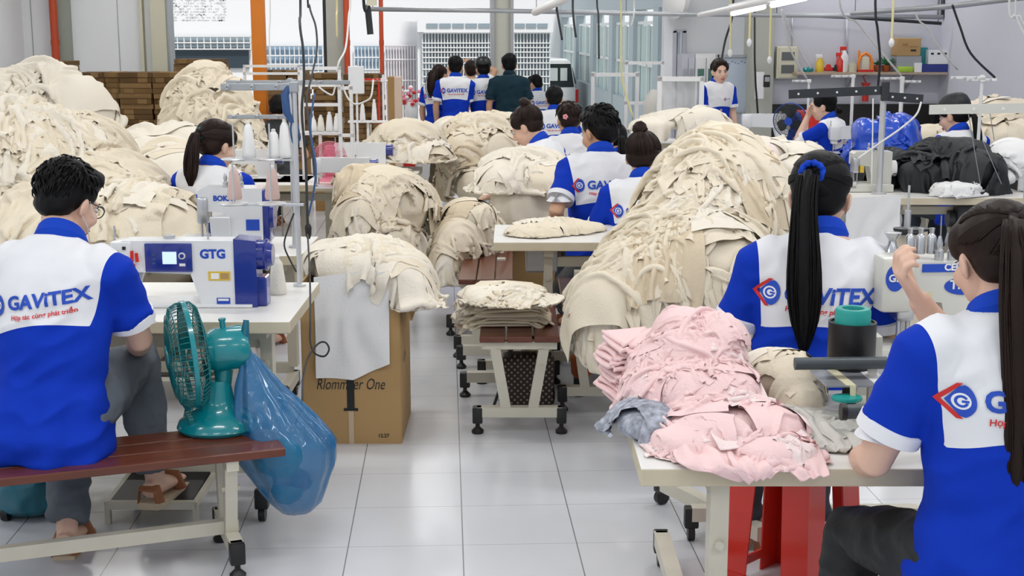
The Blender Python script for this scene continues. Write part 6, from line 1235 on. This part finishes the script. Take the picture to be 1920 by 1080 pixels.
M['orange'] = mat('orange', (.80, .22, .02), .4); t = thing('toy_clock', 'orange arched toy clock standing on the wall shelf', 'clock', (xat(1625, Y3b), Y3b, zs)); b = MB(); b.tube([(-.07, 0, 0), (-.075, 0, .1), (-.05, 0, .17), (0, 0, .20), (.05, 0, .17), (.075, 0, .1), (.07, 0, 0)], .018, 8); b.cyl((-.07, 0, .15), (-.07, 0, .23), .012, 8); b.build('arch', M['orange'], t, True); b = MB(); b.box((0, 0, .09), (.085, .03, .14), bev=.01); b.build('dial_box', 'beige_col', t); b = MB(); b.box((0, -.01, .012), (.17, .05, .024)); b.build('foot_plate', 'red', t)
for u, h, m_, l_ in ((1652, .12, 'terracotta', 'brown pot with green leaves on the wall shelf'), (1668, .16, 'mint', 'dark green leafy plant on the wall shelf')):
    t = thing('potted_plant', l_, 'plant', (xat(u, Y3b), Y3b + .05, zs)); b = MB(); b.lathe([(.03, 0), (.04, .01), (.045, .07), (.0, .072)], 16); b.build('pot', 'terracotta', t, True); b = MB(); rr = random.Random(u)
    M.setdefault('leafg', mat('leafg', (.03, .20, .08), .6))
    for i in range(18): a = rr.uniform(0, 6.28); e = rr.uniform(.2, 1.2); L_ = rr.uniform(.06, .13) * h / .12; d = Vector((math.cos(a) * math.cos(e), math.sin(a) * math.cos(e), math.sin(e))); b.tube([Vector((0, 0, .07)), Vector((0, 0, .07)) + d * L_ * .5, Vector((0, 0, .06)) + d * L_], [.003, (.014, .004), .001], 5)
    b.build('leaves', 'leafg', t, True)
b = MB(); b.box((0, 0, .10), (.26, .16, .20)); b.box((0, 0, .335), (.30, .2, .24), bev=.02); 
t = thing('grey_crate', 'grey crate on the wall shelf below the printed carton', 'crate', (xat(1702, Y3b), Y3b, zs)); b = MB(); b.box((0, 0, .085), (.27, .18, .17)); b.build('crate', 'galv', t)
t = thing('carton', 'light brown printed carton on top of the grey crate on the shelf', 'carton', (xat(1700, Y3b), Y3b, zs + .171)); b = MB(); b.box((0, 0, .095), (.26, .2, .19), bev=.008); b.build('box', 'carton', t); panel(t, 'print', -.04, -.102, .12, .06, .03, 'carton2', .002); panel(t, 'print', .05, -.102, .10, .09, .012, 'carton2', .002); panel(t, 'print', .05, -.102, .06, .06, .02, 'black', .002)
b = MB(); b.box((0, 0, .03), (.16, .1, .06), bev=.01); on_shelf('lime_box', 'lime green low box at the foot of the grey crate', 'box', 1695, b, mat('limeg', (.35, .55, .05), .5), y=-.08)
b = MB(); b.box((0, 0, .05), (.08, .08, .10)); on_shelf('white_cup', 'white square tub on the wall shelf', 'tub', 1718, b, 'white', y=-.08)
t = thing('storage_box', 'teal box on the wall shelf behind the white drawer unit', 'box', (xat(1733, Y3b), Y3b + .06, zs)); b = MB(); b.box((0, 0, .13), (.10, .12, .26)); b.build('box', 'tealp', t)
t = thing('storage_box', 'white drawer unit standing on a navy box at the right of the shelf', 'box', (xat(1757, Y3b), Y3b, zs + .086)); b = MB(); b.box((0, 0, .075), (.22, .18, .15)); b.build('box', 'mwhite', t)
for k in range(3): b = MB(); b.box((-.07 + .07 * k, -.092, .11), (.03, .004, .02)); b.build('label', 'black', t)
b = MB(); b.box((0, 0, .04), (.30, .2, .085)); on_shelf('navy_box', 'flat navy box under the white drawer unit', 'box', 1750, b, 'mblue')
# electric box, phone box, extinguisher
Y3w = 14.97; t = thing('electric_box', 'beige electric cabinet with two dark windows on the grey wall', 'electric box', (xat(1475, Y3w), Y3w, AY(1475, 147, Y3w).z)); h = AY(1475, 87, Y3w).z - AY(1475, 147, Y3w).z; b = MB(); b.box((0, -.04, h / 2), (.23, .10, h), bev=.006); b.build('case', 'beige_col', t); b = MB(); b.box((0, -.095, h / 2), (.19, .012, h * .92), bev=.002); d_ = b.build('door', 'beige_col', t)
M['darkwin'] = mat('darkwin', (.12, .13, .13), .25)
for z in (.30, .70): panel(d_, 'window', 0, -.103, h * z, .14, h * .26, 'darkwin', .004)
p = D(1437, 152, 14.6); t = thing('wall_phone', 'black wall phone on the olive pillar', 'phone', p); b = MB(); b.box((0, 0, 0), (.07, .06, .13), bev=.01); b.build('body', 'black', t); b = MB(); b.box((0, -.035, .02), (.05, .01, .05)); b.build('screen', 'galv', t)
p = D(1424, 160, 14.6); b = MB(); b.box((0, 0, 0), (.09, .02, .28)); o = b.build('paper_sheet', 'whitecloth'); o.location = p; tag(o, 'pale paper sheet pinned to the olive pillar beside the phone', 'paper')
p = AY(1622, 190, 14.9); t = thing('fire_extinguisher', 'orange red tube hanging below the wall shelf', 'extinguisher', (p.x, p.y, p.z)); b = MB(); b.cyl((0, 0, 0), (0, 0, .18), .035, 16); b.cyl((0, 0, .18), (0, 0, .20), .05, 16); b.build('tube', 'redstool', t, True); b = MB(); b.tube([(0, 0, .2), (-.04, 0, .27), (.03, 0, .30)], .007, 6); b.build('hook', 'red', t, True)
tube_thing('wall_cable', 'thin grey cable running vertically down the rear wall beside the whiteboard', 'cable', [D(1415, 0, 13.6), D(1415, 110, 13.7), D(1417, 160, 13.8), D(1421, 215, 13.9)], .010, 'cable', 6)
tube_thing('wall_conduit', 'pale conduit on the grey wall left of the electric box', 'conduit', [AY(1485, 30, 14.97), AY(1485, 90, 14.97)], .008, 'galv', 6)
tube_thing('wall_conduit', 'pale conduit on the grey wall above the toy clock', 'conduit', [AY(1588, 30, 14.97), AY(1588, 105, 14.97)], .012, 'grey_wall', 6)
tube_thing('wall_conduit', 'dark conduit in the far corner of the grey wall', 'conduit', [AY(1768, 0, 14.95), AY(1768, 35, 14.95)], .022, 'dkmetal', 8)
# round wall fan seen edge on
p = AY(1268, 20, 15.85); b = MB(); b.lathe([(.20, 0), (.22, .02), (.22, .08), (.16, .12), (.0, .13)], 28, rot=(0, -PI / 2, 0), sx=1); 
t = thing('wall_fan', 'white round exhaust fan seen from the side high on the rear wall', 'fan', (p.x, 15.6, p.z + .12), R(25)); b.build('housing', 'white', t, True); b = MB(); b.lathe([(.0, -.01), (.15, -.012), (.15, -.002)], 24, rot=(0, -PI / 2, 0)); b.build('opening', 'black', t); b = MB(); b.box((.06, .14, 0), (.06, .3, .05)); b.build('bracket', 'white', t)
# ---------------------------------------------------------------- left rear: stacked flat cartons
rr = random.Random(5)
M['ctn'] = [mat('ctn%d' % i, c, .8, var=.12, vscale=8) for i, c in enumerate(((.14, .075, .02), (.18, .10, .03), (.11, .055, .014), (.24, .14, .05)))]
STK = [(120, 112, 40, 14.2, .16), (178, 132, 52, 13.9, .0), (214, 130, 38, 13.95, .0), (262, 132, 66, 13.9, .0), (322, 130, 60, 13.9, 0), (362, 105, 60, 15.2, 0), (405, 107, 40, 15.2, 0), (512, 124, 60, 14.6, 0), (560, 126, 40, 14.6, 0), (612, 132, 50, 13.6, 0), (668, 130, 46, 13.4, 0), (700, 132, 34, 13.4, 0)]
ORD = ['first', 'second', 'third', 'fourth', 'fifth', 'sixth', 'seventh', 'eighth', 'ninth', 'tenth', 'eleventh', 'twelfth', 'thirteenth', 'fourteenth', 'fifteenth', 'sixteenth', 'seventeenth', 'eighteenth', 'nineteenth', 'twentieth', 'next', 'lower', 'low', 'lowest']
for n_, (u, vt, wp, zc, rz) in enumerate(STK):
    p = D(u, vt, zc); w_ = wp * zc / 2623 * .96; H = p.z; k = 0; z = max(0, H - 1.15)
    base_z = z
    if z > .02: pass
    z = 0.; hh_ = .052; nb_ = int(H / hh_)
    t0 = None; zf = hh_ * max(0, math.ceil((H - 1.0) / hh_))
    for i in range(nb_):
        if z < H - 1.0: 
            z += hh_; continue
        dx = rr.uniform(-.012, .012); t = None; b = MB(); wv = w_ * rr.uniform(.93, 1.0); b.box((0, 0, hh_ / 2), (wv, .38, hh_ * .93)); 
        o = b.build('carton_bundle', rr.choice(M['ctn'])); o.location = (p.x + dx, p.y + rr.uniform(-.02, .02), z + .0); o.rotation_euler = (0, 0, CAMR + rr.uniform(-.05, .05)); b = MB(); b.box((wv * .22 * rr.choice((-1, 1)), -.192, hh_ / 2), (wv * .30, .004, hh_ * .90)); b.build('strap_band', M['ctn'][3], o)
        wh = ['behind the smooth mound', 'by the red pipe', 'in the narrowest left column', 'in the widest column', 'touching the cone shaped heap', 'behind the cone shaped heap', 'left of the orange post', 'right of the orange post', 'in the short column', 'under the grey pillar', 'behind the notice board', 'beside the brown board'][n_]
        tag(o, 'flat brown carton bundle %s, %s from the top' % (wh, ORD[min(23, nb_ - 1 - i)]), 'carton', 'flat carton bundles ' + wh); z += hh_
    b = MB(); b.box((0, 0, max(.02, zf) / 2), (w_, .38, max(.02, zf))); o = b.build('pallet_block', 'carton2'); hb = max(.05, H - 1.0); o.location = (p.x, p.y, 0)
    tag(o, 'plain brown carton block carrying the flat bundles ' + wh, 'carton')
# tall brown board + pale board
for u0, u1, m_, l_ in ((728, 740, 'carton2', 'narrow dark brown board standing at the aisle end of the stacked cartons'), (740, 753, 'carton', 'pale brown board beside the dark one at the end of the stacked cartons')):
    a, c = D(u0, 144, 12.9), D(u1, 144, 12.9); b = MB(); b.box((0, 0, a.z / 2), (c.x - a.x, .3, a.z)); o = b.build('carton_board', m_ if m_ != 'carton' else mat('palecarton', (.62, .48, .38), .8)); o.location = ((a.x + c.x) / 2, a.y, 0); tag(o, l_, 'carton')
# ---------------------------------------------------------------- van and things outside
def van():
    p = D(1030, 110, 31.0); z0 = -.55; H = p.z - z0; W_ = 1.42; L_ = 3.6; t = thing('van', 'white minivan parked on the drive with its rear window towards us', 'van', (p.x - .03, p.y, z0), R(6))
    M['vanp'] = mat('vanp', (.80, .81, .82), .25, coat=.6); M['vang'] = mat('vang', (.015, .02, .022), .08); M['vang2'] = mat('vang2', (.55, .60, .60), .1)
    b = MB(); prof = [(-W_ / 2, .28), (-W_ / 2, H * .55), (-W_ / 2 + .07, H * .62), (-W_ / 2 + .16, H * .93), (-W_ / 2 + .26, H), (W_ / 2 - .26, H), (W_ / 2 - .16, H * .93), (W_ / 2 - .07, H * .62), (W_ / 2, H * .55), (W_ / 2, .28)]; b.prism([(x, 0, z) for x, z in prof], (0, L_, 0)); bo = b.build('body', 'vanp', t)
    md = bo.modifiers.new('b', 'BEVEL'); md.width = .05; md.segments = 3
    b = MB(); g = [(-W_ / 2 + .11, H * .62), (-W_ / 2 + .19, H * .93), (W_ / 2 - .19, H * .93), (W_ / 2 - .11, H * .62)]; b.prism([(x, -.012, z) for x, z in g], (0, .02, 0)); w = b.build('rear_window', 'vang', t)
    for x0, x1 in ((-.36, -.10), (.02, .22), (.28, .44)): b = MB(); b.box(((x0 + x1) / 2, -.02, H * .79), (x1 - x0, .006, H * .17), bev=.002); b.build('see_through_pane', 'vang2', w)
    b = MB(); b.box((0, -.014, H * .45), (W_ * .86, .01, .02)); b.box((0, -.02, .36), (W_ * .96, .06, .16), bev=.03); b.build('bumper', 'vanp', t)
    for s_ in (-1, 1): b = MB(); b.box((s_ * (W_ / 2 - .04), -.01, H * .50), (.07, .03, .30), bev=.01); b.build('tail_lamp', 'red', t)
    for s_ in (-1, 1):
        for y in (.6, L_ - .6): b = MB(); b.cyl((s_ * (W_ / 2 - .14), y, .28), (s_ * (W_ / 2 + .01), y, .28), .28, 24); b.build('wheel', 'rubber', t, True)
    for s_ in (-1, 1): b = MB(); b.box((s_ * (W_ / 2 - .03), 1.6, H * .76), (.02, 2.4, H * .22), rot=(0, s_ * R(-14), 0)); b.build('side_window', 'vang', t)
    b = MB(); b.box((W_ / 2 + .10, 2.9, H * .66), (.16, .08, .1), bev=.02); b.build('mirror', 'black', t)
van()
for i, (u, v, m_, r_, l_) in enumerate(((763, 207, 'red', .12, 'red round bin beyond the cream heap'), (786, 200, 'white', .09, 'white round tub outside beside the red bin'), (800, 190, 'whitecloth', .12, 'white bundle outside left of the long haired woman'))):
    p = D(u, v, 17.5); b = MB(); b.lathe([(r_ * .7, 0), (r_, .1), (r_, .45), (r_ * .8, .55), (0, .56)], 18); o = b.build('tub', m_, None, True); o.location = (p.x, p.y, -.22); tag(o, l_, 'tub')
b = MB(); rr = random.Random(8)
p = D(770, 180, 18.5)
t = thing('flower_bunch', 'bunch of pink and red flowers outside beyond the red bin', 'flowers', (p.x, p.y, p.z - .3)); 
for m_, n_ in (('red', 12), ('pinkp', 14), ('whitecloth', 10)):
    b = MB()
    for i in range(n_): b.ell((rr.uniform(-.16, .16), rr.uniform(-.1, .1), rr.uniform(.18, .42)), (.03, .03, .025), 8, 6)
    b.build('blossoms', m_, t, True)
b = MB(); b.lathe([(.06, 0), (.09, .1), (.05, .22)], 12); b.cyl((0, 0, -t.location.z - .26), (0, 0, 0), .05, 8); b.build('vase', 'white', t, True)
# ---------------------------------------------------------------- lines, lamps and stands
PKF = G(617, 345, .75); t = table('white table carrying the pink fan beside the aisle', (PKF.x - .02, PKF.y - .06, 0), CAMR, 1.1, .6, motor=False)
fan('pink desk fan on the white table beside the grey thread stand', (PKF.x, PKF.y + .1, .751), R(186), 'pinkp', 'pinkp', .62, name='desk_fan')
b = MB(); b.lathe([(.12, 0), (.12, .01)], 20); o = b.build('pink_cloth', 'pinkcloth', None); o.location = (PKF.x + .05, PKF.y + .02, .7505); o.scale = (1.2, .7, 1); tag(o, 'flat pink cloth under the pink fan', 'cloth')
# frames and stands of the middle left, seen against the cartons
def frame_stand(label, u0, u1, vt, vb, zc, rails, m='white', r=.011):
    a, c = D(u0, vt, zc), D(u1, vt, zc); zb = max(.0, .751 if zc < 12.5 else 0); t = thing('thread_rack', label, 'thread rack', (a.x, a.y, zb), CAMR); w_ = (c - a).length; H = a.z - zb; b = MB(); b.box((0, 0, H / 2), (2 * r, 2 * r, H)); b.build('upright', m, t); b = MB(); b.box((w_, 0, H / 2), (2 * r, 2 * r, H)); b.build('upright', m, t)
    for v in rails: z = D(u0, v, zc).z - zb; b = MB(); b.box((w_ / 2, 0, z), (w_ + 2 * r, 2 * r, 2 * r)); b.build('rail', m, t)
    return t
FS = frame_stand('white steel thread frame right of the grey stand with several rails', 565, 636, 126, 330, 9.4, (128, 160, 197, 252))
frame_stand('white steel frame with hook bar seen left behind the orange post', 458, 560, 122, 330, 12.0, (124, 138))
frame_stand('tall white steel frame beside the white notice board', 636, 658, 160, 330, 9.2, (165, 255))
frame_stand('tall white steel frame covered in plastic film, left of the standing woman', 1237, 1316, 143, 300, 13.2, (148,), r=.022)
frame_stand('white pipe frame before the annex windows', 1112, 1195, 135, 260, 14.0, (140,), r=.018)
frame_stand('white pipe frame with high rail before the annex windows', 1175, 1242, 114, 260, 14.6, (118, 194), r=.016)
M['film'] = mat('film', (.75, .76, .76), .25, alpha=.55, bump=.4, bscale=12)
q1, q2 = D(1240, 150, 13.25), D(1314, 150, 13.25); o = drape('plastic_film', 'film', [q1, q2], [.38, .36], None, 21, amp=.02, lam=.11, step=.02); tag(o, 'clear plastic film hanging inside the tall white steel frame', 'film')
q = D(1225, 190, 14.6); b = MB(); b.tube([(0, 0, -q.z), (0, 0, -.2), (.0, 0, .0), (.02, 0, .12)], [.12, .12, .10, .05], 14); o = b.build('draped_sack', 'filmgrey', None, True); o.location = q; tag(o, 'beige draped sack standing behind the plastic covered frame', 'sack')
p = D(668, 150, 9.6); b = MB(); b.box((0, 0, 0), (.11, .03, .19), bev=.004); b.cyl((0, .02, .75 - p.z), (0, .02, .1), .008, 8); o = b.build('notice_board', 'mwhite', None); o.location = p; tag(o, 'small white notice board hanging on the stand near the grey pillar', 'board')
p = D(698, 149, 10.8); b = MB(); b.box((.0, 0, 0), (.19, .02, .015)); b.cyl((.05, .01, .75 - p.z), (.05, .01, 0), .008, 8); o = b.build('red_guide_bar', 'red'); o.location = p; tag(o, 'red thread guide bar right of the white notice board', 'guide bar')
simple_stand('white thread stand with cones right of the notice board', 718, 140, 10.8, ((-45, 0, 10),), tray=.12)
# white cones on trays in the middle left
def tray(label, u, v, zc, w_): p = D(u, v, zc); t = thing('spool_shelf', label, 'shelf', (p.x, p.y, p.z), CAMR); b = MB(); b.box((0, 0, -.008), (w_, .09, .014)); b.build('board', 'white', t); b = MB(); b.box((0, 0, (.75 - p.z) / 2 - .01), (.02, .02, p.z - .75)); b.build('support', 'white', t); return t
tray('white spool shelf right of the grey pole with four white cones', 600, 246, 9.3, .27)
for u, h, m_ in ((588, .085, 'white'), (602, .10, 'spool'), (618, .12, 'white'), (632, .11, 'white')):
    p = D(u, 246, 9.28); cone('white cone on the spool shelf right of the grey pole, ' + {588: 'short, leftmost', 602: 'cream tinted one', 618: 'tall one', 632: 'rightmost'}[u], p.x, p.y, p.z + .001, h, .026, m_)
tray('white spool shelf before the stacked cartons', 690, 226, 10.6, .30)
for u, h in ((680, .13), (702, .15)): p = D(u, 226, 10.58); cone('slim white thread cone on the shelf before the stacked cartons, ' + ('left one' if u == 680 else 'right one'), p.x, p.y, p.z + .001, h, .022, 'white')
for u, zc, l_ in ((690, 10.2, 'white sewing machine below the white notice board'), (480, 9.6, 'white sewing machine behind the big white cones'), (655, 9.0, 'white sewing machine right of the pink fan')):
    p = D(u, 300, zc); (table('sewing table of the ' + l_, (p.x, p.y - .25, 0), CAMR, .75, .5, motor=False) if u != 655 else None); machine(l_, (p.x, p.y, .751), CAMR, 'lock', 'mwhite', 'mblue', .8)
p = D(646, 300, 8.9); b = MB(); b.lathe([(.05, 0), (.05, .10), (.045, .12)], 16); o = b.build('grey_motor', 'galv', None, True); o.location = (p.x, p.y, .751); tag(o, 'grey round motor right of the pink fan', 'motor')
# cables hanging from the roof
CB = [
 ('cable', 'thick black cable hanging before the outside bay, dropping to the grey stand', [(562, -60, 5.9), (562, 40, 5.8), (568, 90, 5.75), (570, 150, 5.72), (566, 210, 5.7), (573, 300, 5.68), (577, 430, 5.66)], .0055),
 ('cable', 'black cable curving down right of the thick one to the thread stand', [(575, -60, 6.3), (580, 10, 6.3), (592, 50, 6.25), (594, 95, 6.2), (585, 140, 6.1), (575, 190, 6.0), (583, 260, 5.9), (590, 330, 5.85)], .0045),
 ('cableb', 'blue cable looping beside the grey pole of the front stand', [(545, 160, 5.58), (552, 210, 5.57), (560, 245, 5.56), (562, 262, 5.56), (550, 268, 5.56), (545, 240, 5.56), (552, 215, 5.56)], .004),
 ('cableb', 'blue cable running down beside the grey pole to the black plug', [(590, 175, 5.8), (582, 240, 5.75), (592, 310, 5.7), (588, 360, 5.7), (578, 405, 5.68)], .0045),
 ('cable', 'thin black cable arching from the stand to the table behind the machine motor', [(551, 400, 5.62), (540, 430, 5.6), (533, 460, 5.6), (545, 490, 5.6), (556, 510, 5.6)], .0035),
 ('cable', 'black power cord from the plug down past the carton to the fan', [(577, 440, 5.55), (581, 520, 5.3), (582, 600, 5.1), (582, 640, 5.05), (590, 662, 5.02), (608, 668, 5.0), (617, 655, 5.0), (610, 642, 5.0), (596, 645, 5.0), (578, 670, 4.95), (568, 710, 4.85), (566, 755, 4.75), (556, 790, 4.72), (540, 808, 4.66)], .0036),
 ('cablew', 'white cable hanging before the orange pipe of the grey pillar', [(656, -40, 9.4), (654, 30, 9.4), (648, 90, 9.3), (636, 115, 9.2), (632, 135, 9.2)], .007),
 ('cablew', 'white looping cable between the thread frames', [(640, 150, 9.1), (650, 180, 9.1), (665, 195, 9.1), (685, 190, 9.1), (696, 180, 9.1), (700, 150, 9.2)], .006),
 ('cablew', 'white wire loop in front of the stacked cartons', [(588, 150, 9.2), (600, 165, 9.2), (622, 178, 9.2), (628, 165, 9.2), (636, 145, 9.2)], .006),
 ('cablew', 'pale thread hanging left of the orange post', [(506, -20, 10), (505, 60, 10), (505, 120, 10)], .004),
 ('cabley', 'yellow white pull cord with plug before the grey pillar', [(631, -40, 8.6), (631, 30, 8.6), (632, 70, 8.6)], .006),
 ('cable', 'dark wire hanging from the conduit behind the middle heap', [(1044, -10, 12.8), (1044, 15, 12.8), (1048, 40, 12.8), (1054, 75, 12.8)], .010),
 ('cable', 'dark wire hanging near the annex windows', [(1074, -30, 12.6), (1075, 30, 12.6), (1080, 70, 12.6)], .010),
 ('cable', 'long thin dark wire hanging before the annex wall', [(1119, -30, 12), (1122, 30, 12), (1123, 110, 12)], .008),
 ('cablew', 'pale wire hanging before the annex wall', [(1189, -30, 11.5), (1189, 25, 11.5), (1183, 50, 11.5)], .007),
 ('cabley', 'yellow pull cord hanging before the annex windows', [(1165, -30, 11), (1165, 70, 11), (1167, 150, 11), (1187, 220, 11)], .008),
 ('cable', 'dark cable curving down to the standing woman', [(1376, -40, 11), (1373, 30, 11), (1360, 75, 11.2), (1353, 112, 11.6)], .009),
 ('cablew', 'pair of white wires slanting down to the thin stand, left one', [(1466, 18, 11.6), (1475, 70, 11.8), (1490, 110, 12), (1512, 146, 12.3)], .008),
 ('cablew', 'white wire slanting beside the electric box, right one', [(1467, 18, 11.6), (1483, 60, 11.8), (1503, 100, 12), (1520, 128, 12.2)], .006),
 ('cablew', 'long white wire slanting over the wall shelf to the cone stand', [(1572, -20, 10.5), (1610, 45, 11), (1650, 95, 11.4), (1690, 142, 11.9)], .008),
 ('cable', 'dark cable hanging over the wall shelf', [(1642, -30, 10.5), (1646, 60, 10.6), (1650, 110, 10.7), (1646, 165, 10.8)], .010),
 ('cablew', 'white wire slanting above the storage boxes', [(1712, -20, 11), (1740, 55, 11.3), (1765, 95, 11.6), (1795, 130, 12)], .007),
 ('cable', 'dark cable swinging down to the white stand behind the capped worker', [(1786, 10, 8.8), (1800, 50, 9), (1820, 100, 9.2), (1865, 145, 9.4)], .008),
 ('cablew', 'pair of white wires at the top right corner, left one', [(1893, -20, 8.5), (1905, 30, 8.5), (1924, 70, 8.5)], .007),
 ('cablew', 'white wire at the top right corner nearest the edge', [(1905, -20, 8.5), (1912, 30, 8.5), (1930, 60, 8.5)], .006),
 ('cablew', 'two tone cord slanting from the black guide bar down to the left', [(1727, 192, 8.4), (1718, 215, 8.3), (1690, 240, 8.2), (1650, 268, 8.1), (1608, 298, 8.0)], .006),
 ('cablew', 'thin vertical thread beside the tall guide bar pole', [(1637, 185, 8.4), (1636, 260, 8.3), (1634, 350, 8.2)], .004),
 ('cable', 'thin dark thread falling from the small tray stand', [(1708, 425, 6.5), (1712, 455, 6.4), (1718, 480, 6.3)], .003),
 ('cable', 'thin black cable from the roof to the conduit clamp', [(681, -10, 12.6), (690, 8, 12.8), (694, 20, 12.9)], .014),
]
for m_, l_, pts, r_ in CB:
    P = [D(*p) for p in pts]; sm = []
    if pts[0][1] <= 5: P = [Vector((P[0].x, P[0].y, 3.70))] + P
    for k in range(len(P) - 1):
        p0, p1, p2, p3 = P[max(k - 1, 0)], P[k], P[k + 1], P[min(k + 2, len(P) - 1)]
        for u_ in (0, .2, .4, .6, .8): sm.append(.5 * ((2 * p1) + (p2 - p0) * u_ + (2 * p0 - 5 * p1 + 4 * p2 - p3) * u_ ** 2 + (3 * p1 - p0 - 3 * p2 + p3) * u_ ** 3))
    sm.append(P[-1]); tube_thing('hanging_cable' if 'thread' not in l_[:12] else 'thread', l_, 'cable', sm, r_, m_, 8)
p = D(578, 432, 5.6); b = MB(); b.lathe([(.006, -.035), (.012, -.02), (.014, .01), (.012, .02), (.004, .03)], 12); o = b.build('power_plug', 'black', None, True); o.location = p; tag(o, 'black plug joining two cables right of the grey pole', 'plug')
for u0, v0, u1, v1, zc, l_ in ((1405, 5, 1405, 75, 10.5, 'yellow cord switch hanging above the whiteboard'), (1443, 18, 1443, 108, 11.5, 'yellow pull cord before the olive pillar'), (1672, -10, 1672, 75, 9.5, 'yellow pull cord with white pear switch above the shelf'), (1366, -10, 1369, 95, 11, 'pale yellow pull cord with white connector left of the whiteboard')):
    a, c = D(u0, v0, zc), D(u1, v1, zc); t = thing('cord_switch', l_, 'switch', c); b = MB(); b.cyl((0, 0, 0), (a - c).x and (a.x - c.x, a.y - c.y, 3.70 - c.z), .008, 8); b.build('cord', 'cabley', t, True); b = MB(); b.lathe([(.006, -.05), (.018, -.035), (.02, -.01), (.010, .01)], 12); b.build('switch', 'white', t, True)
# visible battens
def bat2(label, a, c):
    A, C_ = D(*a), D(*c); t = thing('ceiling_lamp', label, 'lamp', tuple(A)); d = C_ - A; b = MB(); b.bar((0, 0, .03), tuple(d + Vector((0, 0, .03))), .06, .04); b.build('housing', 'white', t); b = MB(); b.cyl((0, 0, -.005), tuple(d + Vector((0, 0, -.005))), .015, 10); b.build('tube', 'lit', t, True)
    for f in (.1, .9): q = d * f; b = MB(); b.cyl(tuple(q + Vector((0, 0, .05))), (q.x, q.y, 3.70 - A.z), .005, 6); b.build('hanger', 'galv', t)
bat2('bright fluorescent lamp slanting into view above the whiteboard', (1374, 24, 8.6), (1432, 11, 8.0))
bat2('bright fluorescent lamp above the electric box, cut by the top of the view', (1448, 8, 7.6), (1510, -6, 7.0))
tube_thing('lamp_rail', 'white metal rail carrying the slanting lamps on the right', 'rail', [D(1312, 29, 9.2), D(1480, -8, 7.4)], .02, 'white', 6, hang=(.02, .98))
tube_thing('lamp_rail', 'white metal rail hanging over the middle bay', 'rail', [D(1003, 23, 9.8), D(1062, -4, 8.8)], .028, 'white', 6, hang=(.05, .95))
tube_thing('lamp_rail', 'long white rail rising to the top right corner', 'rail', [D(1598, 25, 11.0), D(1770, 13, 9.8), D(1925, -6, 8.6)], .022, 'galv', 6, hang=(.02, .98))
p = D(690, 40, 12.8); b = MB(); b.cyl((0, 0, .12), (.02, 0, -.12), .03, 10); o = b.build('conduit_clamp', 'dkmetal', None, True); o.location = p; tag(o, 'dark hinge piece hanging from the left end of the conduit', 'bracket')
p = D(697, 2, 12.6); b = MB(); b.box((0, 0, 0), (.09, .06, .08)); o = b.build('junction_box', 'beige_col'); o.location = p; tag(o, 'small cream junction box at the top above the conduit end', 'box')
# ceiling hangers for conduit
